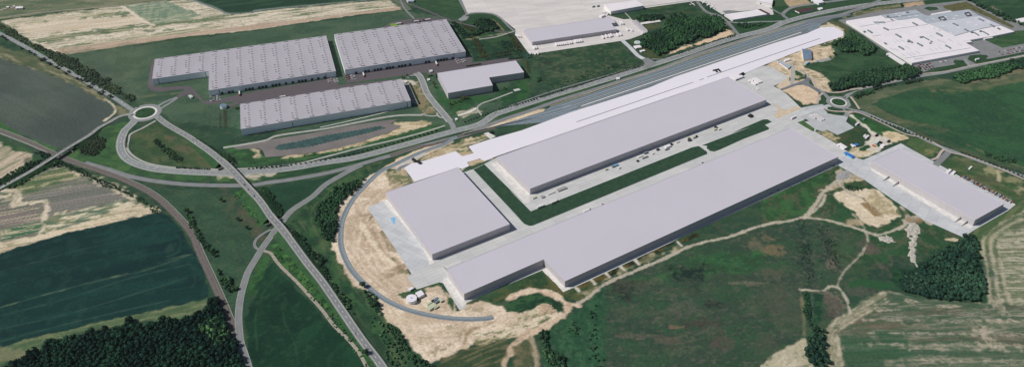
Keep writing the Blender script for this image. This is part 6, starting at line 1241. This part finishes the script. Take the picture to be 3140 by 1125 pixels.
wood('A -60,150 0,165 100,220 200,285 330,345 430,375 540,430 640,490 760,560 860,640 945,680 945,722 880,705 740,630 600,560 480,490 400,440 300,375 200,325 100,270 0,215 -60,190', 'long dark hedge wood above the tree lined road', 7, (3.5, 5), (3.5, 5.5), (54, 68, 52), (70, 84, 62), 1, gain=1.35)
wood('C 935,300 965,255 1010,240 1060,215 1100,170 1150,125 1250,140 1320,130 1380,118 1480,125 1530,165 1545,200 1520,212 1460,232 1390,260 1310,278 1240,303 1180,326 1120,370 1095,392 1060,395 1030,385 1000,350 960,330', 'large dark wood between the notched hall and the main road', 8, (4.5, 6.5), (8, 14), DK, (46, 78, 50), 2)
wood('C 890,122 940,112 1080,108 1085,130 1000,148 920,150', 'dark tree group above the pale greenhouse', 7, (4, 5.5), (7, 10), DK, DK2, 3)
wood('4 1180,-30 1260,-10 1350,55 1500,110 1620,170 1734,215 1734,250 1640,205 1500,145 1400,100 1280,40', 'dark tree belt at the top right corner', 8, (4, 6), (7, 11), DK, DK2, 4)
wood('D 450,305 540,275 620,240 700,285 760,310 810,345 800,355 720,385 660,360 640,345 600,375 540,360 520,330', 'dark wood beside the end of the white slab', 8, (4.5, 6.5), (8, 13), DK, DK2, 5)
wood('D 460,605 500,580 560,555 700,510 820,490 900,475 1000,458 1060,480 1120,512 1080,540 940,560 800,600 700,608 600,624 480,628', 'dark wood above the road beside the small roundabout', 8, (4.5, 6.5), (8, 13), DK, (46, 74, 50), 6)
wood('D 1345,545 1430,510 1560,480 1700,450 1900,405 1900,465 1700,515 1560,560 1480,580 1390,580', 'dark tree belt along the road at the right edge', 8, (4, 6), (7, 11), DK, (54, 88, 56), 7)
wood('D 640,680 700,655 770,638 775,650 730,670 650,692', 'dark shrub belt right of the small roundabout', 5, (2.5, 4), (4, 6), DK, DK2, 8, cat='shrubbery', name='shrubbery')
wood('E 560,190 575,160 600,130 680,82 700,90 735,108 730,140 745,165 700,190 690,215 640,225 600,225 570,210', 'dark thicket in the green left of the slip loop', 5, (2.5, 3.6), (2.5, 4.5), (44, 56, 44), (58, 72, 52), 9, cat='shrubbery', name='shrubbery')
wood('F 540,480 640,425 720,400 785,375 780,395 720,455 700,490 640,528 600,590 575,625 595,660 585,740 560,770 570,820 540,830 490,790 460,740 430,680 440,620 460,560', 'dense dark plantation left of the curved new track', 7, (3.5, 5), (6, 9), (34, 58, 42), (52, 84, 56), 10)
wood('I -200,1100 0,935 60,890 150,850 250,808 350,765 430,735 520,700 600,660 700,640 760,630 800,645 880,620 960,600 1040,605 1120,620 1200,590 1270,600 1330,570 1400,545 1440,520 1480,480 1530,455 1560,500 1590,560 1620,640 1640,700 1660,780 1690,860 1720,940 1760,1100', 'large dark forest in the bottom left corner', 9, (5.5, 7.5), (10, 17), (19, 46, 38), (30, 62, 46), 11, name='forest', cat='forest', gain=1.02)
wood('I 1440,620 1520,600 1600,690 1610,760 1560,780 1480,700', 'lighter green tree group at the right edge of the forest', 8, (4.5, 7), (13, 16), (36, 66, 48), (66, 98, 62), 12, gain=1.2)
wood('E 1320,640 1350,650 1380,720 1420,790 1450,840 1490,890 1520,923 1480,923 1440,880 1400,800', 'hedge of dark bushes along the curved railway', 5, (2.2, 3.6), (3.5, 6), DK, DK2, 13, name='shrubbery', cat='shrubbery')
wood('I 1530,190 1560,240 1600,290 1640,290 1640,320 1600,330 1560,310 1535,250', 'dark tree clump between the curved railway and the lane', 6, (3, 4.6), (6, 9), DK, DK2, 14)
wood('I 1590,350 1640,345 1665,365 1640,390 1610,400', 'small tree clump below the railway tree clump', 6, (3, 4.6), (6, 8), DK, DK2, 15)
wood('F 0,465 60,450 110,480 160,540 200,590 215,630 180,665 130,610 60,530', 'bushy embankment slope right of the overpass road', 5, (2.2, 3.4), (2.5, 5), (34, 60, 42), (50, 82, 52), 16, name='shrubbery', cat='shrubbery')
wood('R 860,430 920,440 1000,490 1060,530 1150,570 1230,600 1240,640 1190,640 1100,590 1020,530 930,470', 'dark bushes on the embankment before the long bridge', 5, (2.2, 3.4), (2.5, 5), (36, 56, 42), (52, 76, 52), 17, name='shrubbery', cat='shrubbery')
wood('J 330,0 380,60 430,110 480,150 500,200 540,270 600,370 640,400 700,490 720,560 690,550 640,480 580,400 540,340 480,270 440,180 380,120 310,30', 'broken hedge right of the overpass road', 5.5, (2.4, 4), (4, 7), (34, 58, 42), (56, 86, 58), 18, name='shrubbery', cat='shrubbery', thin=.3)
wood('F 240,730 290,760 340,800 370,850 400,900 420,940 380,940 330,880 280,820', 'dense dark bushes right of the short bridge', 5.5, (2.8, 4.4), (4, 8), (30, 54, 40), (48, 78, 52), 19, name='shrubbery', cat='shrubbery')
wood('J 745,365 800,360 850,440 890,495 930,580 1000,650 1060,720 1100,790 1130,850 1240,900 1300,930 1200,940 1100,880 1060,800 1000,720 940,640 880,560 840,480', 'dark hedge along the lower edge of the sandy ground', 5.5, (2.4, 4), (3.5, 6.5), (34, 60, 42), (56, 88, 58), 20, name='shrubbery', cat='shrubbery', thin=.15)
wood('J 840,560 900,620 960,700 1020,800 1060,900 1100,940 1000,940 940,800 880,700 820,600', 'loose bushes in the overgrown verge near the bottom edge', 7, (2, 3.4), (2.5, 5), (44, 72, 48), (70, 100, 68), 21, name='shrubbery', cat='shrubbery', thin=.45)
wood('R 480,430 520,410 560,470 620,500 680,560 740,600 720,620 640,590 590,540 540,500', 'line of dark bushes in the meadow inside the road loop', 5.5, (2.2, 3.4), (2.5, 5), (38, 60, 44), (54, 80, 54), 22, name='shrubbery', cat='shrubbery', thin=.3)
wood('B 1530,170 1570,145 1610,135 1690,145 1725,180 1735,205 1690,215 1620,225 1560,250 1540,230 1600,200', 'dark copse beside the airfield corner', 7, (4, 5.5), (5, 9), (26, 46, 38), (40, 66, 46), 23)
wood('K 200,690 230,672 262,668 275,720 290,790 320,820 370,850 390,900 400,940 320,940 290,880 250,800', 'dark hedge at the left edge of the bright green grass', 6, (3, 5), (5, 9), (34, 60, 44), (62, 92, 62), 24)
wood('K 430,600 480,560 500,650 450,680 400,670', 'scattered bushes on the bright green grass, left group', 7, (2, 3.4), (2.5, 4.5), (36, 66, 46), (62, 92, 62), 25, name='shrubbery', cat='shrubbery', thin=.4)
wood('K 560,500 620,480 640,560 620,640 640,720 660,800 690,900 660,940 580,940 560,860 540,740 580,640', 'scattered bushes on the bright green grass, right group', 8, (2, 3.2), (2.5, 4.5), (32, 64, 44), (54, 88, 58), 26, name='shrubbery', cat='shrubbery', thin=.5)
wood('L 345,640 370,630 420,650 440,710 445,760 455,830 460,880 450,960 330,960 325,860 318,760 320,700', 'dark tree belt crossing the bottom edge at the right', 8, (4.5, 6.5), (8, 13), (28, 52, 42), (42, 70, 50), 27)
wood('L 285,395 320,395 340,500 350,620 320,640 300,560', 'low dark bushes above the bottom tree belt, left side', 5, (2, 3), (2, 3.5), (30, 56, 42), (48, 80, 52), 28, name='shrubbery', cat='shrubbery')
wood('L 1090,225 1160,170 1240,110 1320,60 1400,30 1430,0 H 1420,790 1500,785 L 1520,60 1545,150 1555,250 1560,290 1560,350 1572,440 1550,455 1480,455 1400,440 1280,435 1180,410 1100,400 1040,400 990,380 975,300 1000,260', 'dark wood below the right hand hall', 8, (4.5, 6.5), (6, 11), (26, 52, 42), (44, 72, 54), 29)
wood('L 960,260 1060,250 1140,280 1200,330 1240,380 1160,400 1060,400 990,380 960,310', 'lighter grey green bushes at the left of the dark wood', 7, (3.5, 5), (6, 9), (44, 68, 54), (66, 90, 70), 30, gain=1.15)
wood('H 560,440 610,420 660,440 700,460 660,470 600,465', 'small dark bush patch above the sand pit', 5, (2, 3), (2, 3.5), (34, 60, 42), (54, 84, 54), 31, name='shrubbery', cat='shrubbery')
wood('8 720,208 790,200 870,205 940,198 980,205 900,225 800,240 740,232', 'rows of dark bushes on the triangular lawn', 6, (2.6, 3.8), (3.5, 5.5), DK, DK2, 32, name='shrubbery', cat='shrubbery')
wood('E 0,395 100,330 200,275 290,250 300,262 200,330 100,400 0,440 -60,480 -60,440', 'dark bushes left of the narrow overpass road', 6, (2.4, 3.8), (3, 6), (34, 58, 42), (50, 78, 52), 33, name='shrubbery', cat='shrubbery')
wood('E 20,455 100,425 200,375 300,315 370,270 395,262 410,290 300,330 200,395 120,440 20,480', 'dark bushes right of the narrow overpass road', 6, (2.4, 3.6), (3, 5), (34, 58, 42), (50, 78, 52), 34, name='shrubbery', cat='shrubbery')
wood('E 430,255 520,300 640,350 760,410 880,465 1000,530 1080,590 1140,640 1110,620 980,545 860,490 700,420 560,350 430,285', 'dark scrub line below the curved railway', 5.5, (2, 3), (2, 4), (36, 60, 44), (52, 80, 54), 35, name='shrubbery', cat='shrubbery')
wood('2 1500,240 1600,230 1690,330 1690,400 1600,330 1520,290', 'dark undergrowth between the orange tree rows', 8, (3, 4), (1.5, 3), (30, 52, 42), (44, 70, 50), 36, name='shrubbery', cat='shrubbery', thin=.3)
wood('2 1060,70 1110,70 1180,150 1240,190 1240,215 1180,210 1130,160', 'dark shrubs at the rear corner of the rear warehouse', 6, (2.5, 4), (3, 5), (26, 48, 38), (40, 66, 46), 37, name='shrubbery', cat='shrubbery', thin=.2)
wood('3 150,455 190,450 235,480 230,495 190,500 165,480', 'grey green bushes at the near corner of the notched hall apron', 5, (2.5, 3.6), (3, 5), (50, 78, 66), (70, 98, 82), 38, name='shrubbery', cat='shrubbery')
wood('3 262,690 290,655 325,668 330,690 300,705 270,710', 'dark bushes at the corner of the lawn right of the L shaped hall', 5, (2.5, 3.4), (3, 5), DK, DK2, 39, name='shrubbery', cat='shrubbery', thin=.3)
wood('9 1400,185 1440,190 1520,215 1640,240 1655,262 1600,262 1500,230 1410,205', 'dark shrub belt in the bright field beside the straight road', 6, (3, 4), (3, 5), DK, DK2, 40, name='shrubbery', cat='shrubbery')
wood('E 250,205 330,190 370,225 400,250 430,300 390,300 340,280 300,262', 'dark bushes around the small overpass', 6, (2.5, 4), (3, 6), (30, 52, 40), (44, 70, 48), 41, name='shrubbery', cat='shrubbery', thin=.3)
def bush_strip(s, label, half, sp, rr, hh, c, c2, seed, thin):
    L = smoothline(P(s), 3); r = np.random.default_rng(seed); n = normals(L); k = int(len(L)*3/sp)
    idx = r.integers(0, len(L), k); off = r.uniform(-half, half, k); pts = L[idx, :2]+n[idx]*off[:, None]; wood(None, label, pts=pts, rr=rr, hh=hh, c=c, c2=c2, seed=seed, name='shrubbery', cat='shrubbery', protos=CRL)
bush_strip('7 250,400 450,340 700,255 1000,155 1200,85', 'loose low bushes on the green strip between the main road and the meadow', 14, 5, (1.2, 2.2), (1.5, 2.8), (38, 62, 46), (54, 82, 56), 50, 0)
bush_strip('3 380,745 560,690 800,615 1060,535', 'line of loose bushes below the green meadow', 5, 6, (1.6, 3), (2, 4), (36, 58, 44), (52, 78, 54), 51, 0)
bush_strip('F 0,265 200,262 400,225 600,190 800,135 1000,80', 'loose bushes on the bright verge below the pond', 7, 7, (1.2, 2.2), (1.2, 2.6), (46, 78, 48), (66, 102, 60), 52, 0)
bush_strip('J 150,90 300,260 480,480 640,680 820,900', 'rough bright bushes on the left slope of the overpass road', 8, 3.5, (1.6, 3), (1.6, 3.4), (48, 82, 50), (72, 110, 64), 53, 0)
bush_strip('S 240,110 330,200 420,300 480,370', 'rough bright bushes on the slope between the two bridges', 9, 3.5, (1.6, 3), (1.6, 3.4), (48, 80, 50), (70, 106, 62), 54, 0)
bush_strip('H 0,520 200,440 400,340 530,300', 'small bushes on the scrub beside the dirt track', 18, 9, (1.5, 2.6), (1.5, 3), (38, 66, 44), (56, 90, 56), 55, 0)
bush_strip('H 268,690 285,800 296,923 L 300,60 310,150 320,330', 'left line of dark bushes across the wasteland', 9, 2.6, (1.5, 2.6), (1.5, 3.4), (38, 60, 48), (52, 82, 58), 56, 0)
bush_strip('H 420,720 445,820 465,923 L 470,30 490,120 500,220', 'right line of dark bushes across the wasteland', 11, 3, (1.5, 2.6), (1.5, 3.4), (36, 56, 46), (50, 74, 54), 57, 0)
bush_strip('L 380,0 390,150 400,300', 'middle strip of scattered green bushes on the wasteland', 22, 9, (1.3, 2.4), (1.2, 2.6), (40, 70, 48), (60, 92, 60), 58, 0)
bush_strip('K 700,380 1100,300 1500,160', 'scattered low bushes on the wasteland near the dirt track', 28, 11, (1.3, 2.4), (1.2, 2.4), (42, 72, 50), (58, 92, 58), 59, 0)
# individual trees
def tree_proto(name, label, cat, h, R, c, c2, seed, conic=0, trunk=True):
    r = empty(name, (0, 0, 0)); tag(r, label, cat); v, f, t = crown_mesh(seed, 60, conic); rr = np.random.default_rng(seed); v = v.copy()
    tr = .25*h if trunk else .05*h; zr = (h-tr)/2; V = np.stack([v[:, 0]*R, v[:, 1]*R, v[:, 2]*zr+tr+zr], 1); k = np.clip(.5+.5*rr.normal(size=len(V)), 0, 1)[:, None]
    npmesh('crown', V, f, M_leaf, np.clip((alb(c)*(1-k)+alb(c2)*k)*np.clip(t, .5, 1.7)[:, None], .003, .9), r)
    if trunk:
        parts = [cyl(0, 0, 0, tr+zr*.7, .045*h*.6, 8, .02*h)]
        for a in (0.3, 2.4, 4.5):
            z0_ = tr; x1, y1 = math.cos(a)*R*.5, math.sin(a)*R*.5; s_ = .018*h; V2 = [(-s_, 0, z0_), (s_, 0, z0_), (0, s_, z0_+.1), (x1, y1, z0_+zr*.8)]; parts.append((V2, [(0, 1, 3), (1, 2, 3), (2, 0, 3), (0, 2, 1)]))
        mesh('trunk', *joinm(parts), M_bark, r)
    return r
def plant_row(proto_args, pts, label, group, zs=0, sc=(.85, 1.15), seed=0):
    r = random.Random(seed); pr = None; out = []
    for i, q in enumerate(pts):
        if pr is None: pr = tree_proto(*proto_args); o = pr; o.location = (q[0], q[1], zs)
        else: o = copy_tree(pr, (q[0], q[1], zs), r.uniform(0, 6.28))
        s_ = r.uniform(*sc); o.scale = (s_, s_, s_*r.uniform(.9, 1.1)); o['label'] = label if isinstance(label, str) else label[i]
        if group: o['group'] = group
        out.append(o)
    return out
def along(s, n, jit=.5, seed=0):
    L = smoothline(P(s), 4); arc = np.concatenate([[0], np.cumsum(np.linalg.norm(np.diff(L[:, :2], axis=0), axis=1))]); r = random.Random(seed); out = []
    for i in range(n):
        t = arc[-1]*(i+.5)/n; out.append((np.interp(t, arc, L[:, 0])+r.uniform(-jit, jit), np.interp(t, arc, L[:, 1])+r.uniform(-jit, jit)))
    return out
AV = [w('A', *q)[:2] for q in ((42, 284), (150, 348), (208, 374), (245, 392), (290, 432), (312, 425), (350, 457), (405, 487), (462, 525), (488, 515), (545, 562), (575, 572), (632, 622), (655, 604), (728, 655), (705, 668), (780, 690), (20, 268))]
plant_row(('avenue_tree', '', 'tree', 5.5, 4.6, (52, 66, 54), (66, 80, 60), 101), AV, 'dark round tree in the row along the tree lined road', 'avenue trees beside the tree lined road', 0, (.85, 1.2), 1)
SH = ('roadside_shrub', '', 'shrub', 3.0, 2.2, (34, 56, 44), (46, 70, 50), 102, 0, False)
def shr(s, n, label, group, seed, sc=(.8, 1.2)): plant_row(SH, along(s, n, .6, seed), label, group, 0, sc, seed)
shr('3 290,842 600,745 900,650 1180,565', 58, 'dark round shrub in the dense row beside the main road, before the junction', 'shrubs in the dense row beside the main road', 60)
shr('7 60,494 250,425 300,405 560,330 700,288', 26, 'dark shrub in the sparse row beside the main road below the L shaped hall', 'shrubs in the sparse row beside the main road', 61)
shr('R 690,678 800,684 1000,694', 14, 'dark shrub between road and cycle path left of the long bridge', 'shrubs left of the long bridge', 62)
shr('R 1320,690 1500,680 1731,656', 12, 'dark shrub between road and cycle path just right of the long bridge', 'shrubs right of the long bridge', 63)
shr('F 0,314 200,300 500,256 700,214 1000,134 1300,48', 40, 'dark shrub between road and cycle path below the pond', 'shrubs beside the main road below the pond', 64)
shr('8 220,468 400,405 560,350 715,310', 26, 'dark shrub in the row below the sandy bank of the wood', 'shrubs below the sandy bank', 65)
shr('R 268,385 255,440 255,500', 8, 'small shrub between the bright posts on the road loop', 'small shrubs on the inside of the road loop', 66, (.7, .9))
shr('H 890,10 1000,48 1200,130', 12, 'small dark shrub on the edge of the straight road, upper part', 'shrubs on the upper edge of the straight road', 67)
shr('5 1270,522 1370,560 1648,665', 10, 'small dark shrub beside the straight road near the small roundabout', 'shrubs beside the straight road near the roundabout', 68)
shr('9 1200,180 1350,240 1560,318 1734,390', 16, 'dark shrub in the row along the lower part of the straight road', 'shrubs along the lower straight road', 69)
shr('D 780,640 850,615 940,600', 8, 'round bush beside the road right of the small roundabout', 'round bushes beside the road right of the small roundabout', 70, (1.3, 1.9))
shr('D 1000,597 1080,580 1130,570', 6, 'round bush beside the road opposite the small wood', 'round bushes opposite the small wood', 71, (1.5, 2.1))
shr('R 258,470 258,400', 4, 'tiny shrub at the left bend of the road loop', 'tiny shrubs at the left bend', 72, (.5, .7))
OR = ('young_tree', '', 'tree', 4.6, 1.7, (112, 82, 52), (88, 92, 54), 103, 1)
OR2 = ('young_tree', '', 'tree', 3.6, 1.6, (112, 78, 54), (92, 78, 50), 104, 1)
def grid_rows(rows): return [p for r_ in rows for p in r_]
def rows(t, a, b, offs, n, seed): 
    out = []
    for k, (dx, dy) in enumerate(offs): out += along('%s %g,%g %g,%g' % (t, a[0]+dx, a[1]+dy, b[0]+dx, b[1]+dy), n, .6, seed+k)
    return out
plant_row(OR, rows('2', (1165, 105), (1215, 150), ((0, 0), (28, 14), (58, 26), (90, 36)), 7, 1), 'orange brown young tree in the block behind the rear warehouse', 'orange young trees nearest the rear warehouse', 0, (.8, 1.25), 2)
plant_row(OR, rows('2', (1240, 205), (1340, 395), ((0, 0), (22, 4), (45, 12)), 17, 5), 'orange brown young tree in the long left block', 'orange young trees in the long left block', 0, (.8, 1.25), 3)
plant_row(OR2, rows('2', (1300, 255), (1385, 395), ((0, 0),), 14, 9), 'red brown young tree on the right side of the long left block', 'red young trees in the long left block', 0, (.8, 1.2), 4)
plant_row(OR, rows('2', (1560, 185), (1650, 330), ((0, 0), (25, 6), (50, 16)), 14, 12), 'orange brown young tree in the block beside the notched hall', 'orange young trees beside the notched hall', 0, (.8, 1.25), 5)
plant_row(OR, rows('2', (1450, 380), (1610, 355), ((0, 0), (-5, -26)), 8, 20), 'olive orange young tree in the short double row above the L shaped hall', 'orange young trees above the L shaped hall', 0, (.9, 1.3), 6)
plant_row(OR, rows('3', (188, 530), (206, 635), ((0, 0), (-12, -8)), 9, 30), 'orange young tree in the row right of the L shaped hall', 'orange young trees right of the L shaped hall', 0, (.8, 1.2), 7)
plant_row(OR2, rows('1', (655, 722), (655, 842), ((0, 0),), 8, 40), 'red brown young tree in the left row below the blue tank', 'red young trees in the left row below the blue tank', 0, (.8, 1.2), 8)
plant_row(OR2, rows('1', (690, 700), (694, 848), ((0, 0), (16, 0)), 9, 41), 'red brown young tree in the right rows below the blue tank', 'red young trees in the right rows below the blue tank', 0, (.8, 1.2), 9)
plant_row(('young_tree', '', 'tree', 7.0, 3.0, (96, 92, 52), (80, 88, 48), 105), [w('2', *q)[:2] for q in ((1062, 790), (1100, 775), (1135, 765), (1160, 748), (1180, 740), (1205, 738))], 'olive yellow tree in the group below the L shaped hall', 'olive yellow trees below the L shaped hall', 0, (.9, 1.25), 10)
plant_row(OR2, [w('2', *q)[:2] for q in ((1065, 812), (1090, 806), (1115, 800), (1140, 792), (1170, 784), (1200, 776))], 'low red shrub in front of the olive trees below the L shaped hall', 'low red shrubs below the L shaped hall', 0, (.7, .9), 11)
plant_row(('young_tree', '', 'tree', 8.0, 3.2, (92, 98, 54), (78, 92, 48), 106), [w('2', *q)[:2] for q in ((918, 612), (652, 558), (697, 548), (1525, 655), (928, 640))],
          ['olive tree left of the L shaped hall, beside the access road', 'olive tree at the right corner of the front warehouse', 'olive tree at the top of the access road', 'olive tree standing alone on the lawn below the L shaped hall', 'lower one of two olive trees beside the access road'], None, 0, (.9, 1.1), 12)
plant_row(('tree', '', 'tree', 9, 4.6, (34, 58, 42), (50, 80, 50), 107), [w(*q)[:2] for q in (('E', 1565, 548), ('E', 1325, 625), ('E', 1683, 683), ('E', 1748, 742), ('I', 1610, 360), ('I', 1510, 110), ('I', 1515, 140), ('J', 790, 830), ('J', 770, 355), ('J', 860, 490), ('K', 350, 870), ('J', 480, 175), ('C', 1170, 118), ('C', 1240, 125), ('C', 1215, 105), ('4', 605, 55), ('8', 1560, 475))],
          ['largest lone tree in the meadow left of the long bridge', 'tree beside the curved railway at the meadow edge', 'upper one of two small lone trees in the meadow', 'lower one of two small lone trees in the meadow', 'tree below the clump beside the railway lane', 'tree close to the curved railway, upper one of a pair', 'tree close to the curved railway, lower one of a pair', 'lone dark tree beside the overpass road near the bottom edge', 'dark tree where the new track crosses the hedge', 'dark tree left of the sandy ground below the new track', 'big grey green tree in the hedge at the bottom edge', 'tree in the hedge right of the overpass road', 'tree above the large wood, left one of three', 'tree above the large wood, right one of three', 'tree above the large wood, topmost of three', 'tree at the corner of the tan plot above the factory', 'tree at the left edge of the meadow beside the debris'], None, 0, (.8, 1.25), 13)
# clipped hedges
def hedge(s, label, wd=3, h=2.2, seed=1):
    L = smoothline(P(s), 1.6); r = np.random.default_rng(seed); prof = [(-.5, 0), (-.52, .6), (-.35, 1), (.35, 1), (.52, .6), (.5, 0)]; n = normals(L); V = []; F = []
    for i in range(len(L)):
        for a, b in prof: V.append((L[i, 0]+n[i, 0]*a*wd+r.normal()*.2, L[i, 1]+n[i, 1]*a*wd+r.normal()*.2, max(0, b*h+r.normal()*.15)))
    for i in range(len(L)-1):
        for j in range(5): F.append((i*6+j, i*6+j+1, i*6+j+7, i*6+j+6))
    tag(mesh('hedge', V, F, mat('hedge_leaf', (44, 62, 36), 1, .8, .4, spec=.05)), label, 'hedge')
hedge('2 718,606 760,700 800,784', 'long dark hedge right of the front warehouse'); hedge('2 1200,461 1330,441', 'dark hedge above the L shaped hall, left one', seed=2); hedge('2 1562,401 1682,386', 'dark hedge above the L shaped hall, right one', seed=3); hedge('2 875,545 915,541', 'short dark hedge beside the access road', seed=4); hedge('1 792,682 826,680', 'short thick dark hedge at the left end of the front warehouse', 6, 3, 5)
hedge('2 942,535 952,560', 'short dark hedge at the left corner of the L shaped hall', 3, 2.5, 6); hedge('2 742,76 800,70', 'dark hedge below the middle truck of the rear court', 4, 2, 7); hedge('2 828,66 890,58', 'dark hedge below the rightmost truck of the rear court', 4, 2, 8)

# ---------------------------------------------------------------- the thin summer haze of the air over the valley
hz_m = bpy.data.materials.new('haze_air'); hz_m.use_nodes = True; T = hz_m.node_tree; T.nodes.remove(T.nodes['Principled BSDF'])
pv = T.nodes.new('ShaderNodeVolumePrincipled'); pv.inputs['Color'].default_value = (.82, .88, .95, 1); pv.inputs['Density'].default_value = 0.000011; pv.inputs['Anisotropy'].default_value = 0.0
T.links.new(pv.outputs[0], T.nodes['Material Output'].inputs['Volume'])
o = mesh('haze', *box(0, 0, 504.5, 2*B+400, 3*B+400, 1011), hz_m); o.location = (0, B/2, 0)
tag(o, 'thin pale summer haze in the air over the whole site', 'haze', kind='stuff')
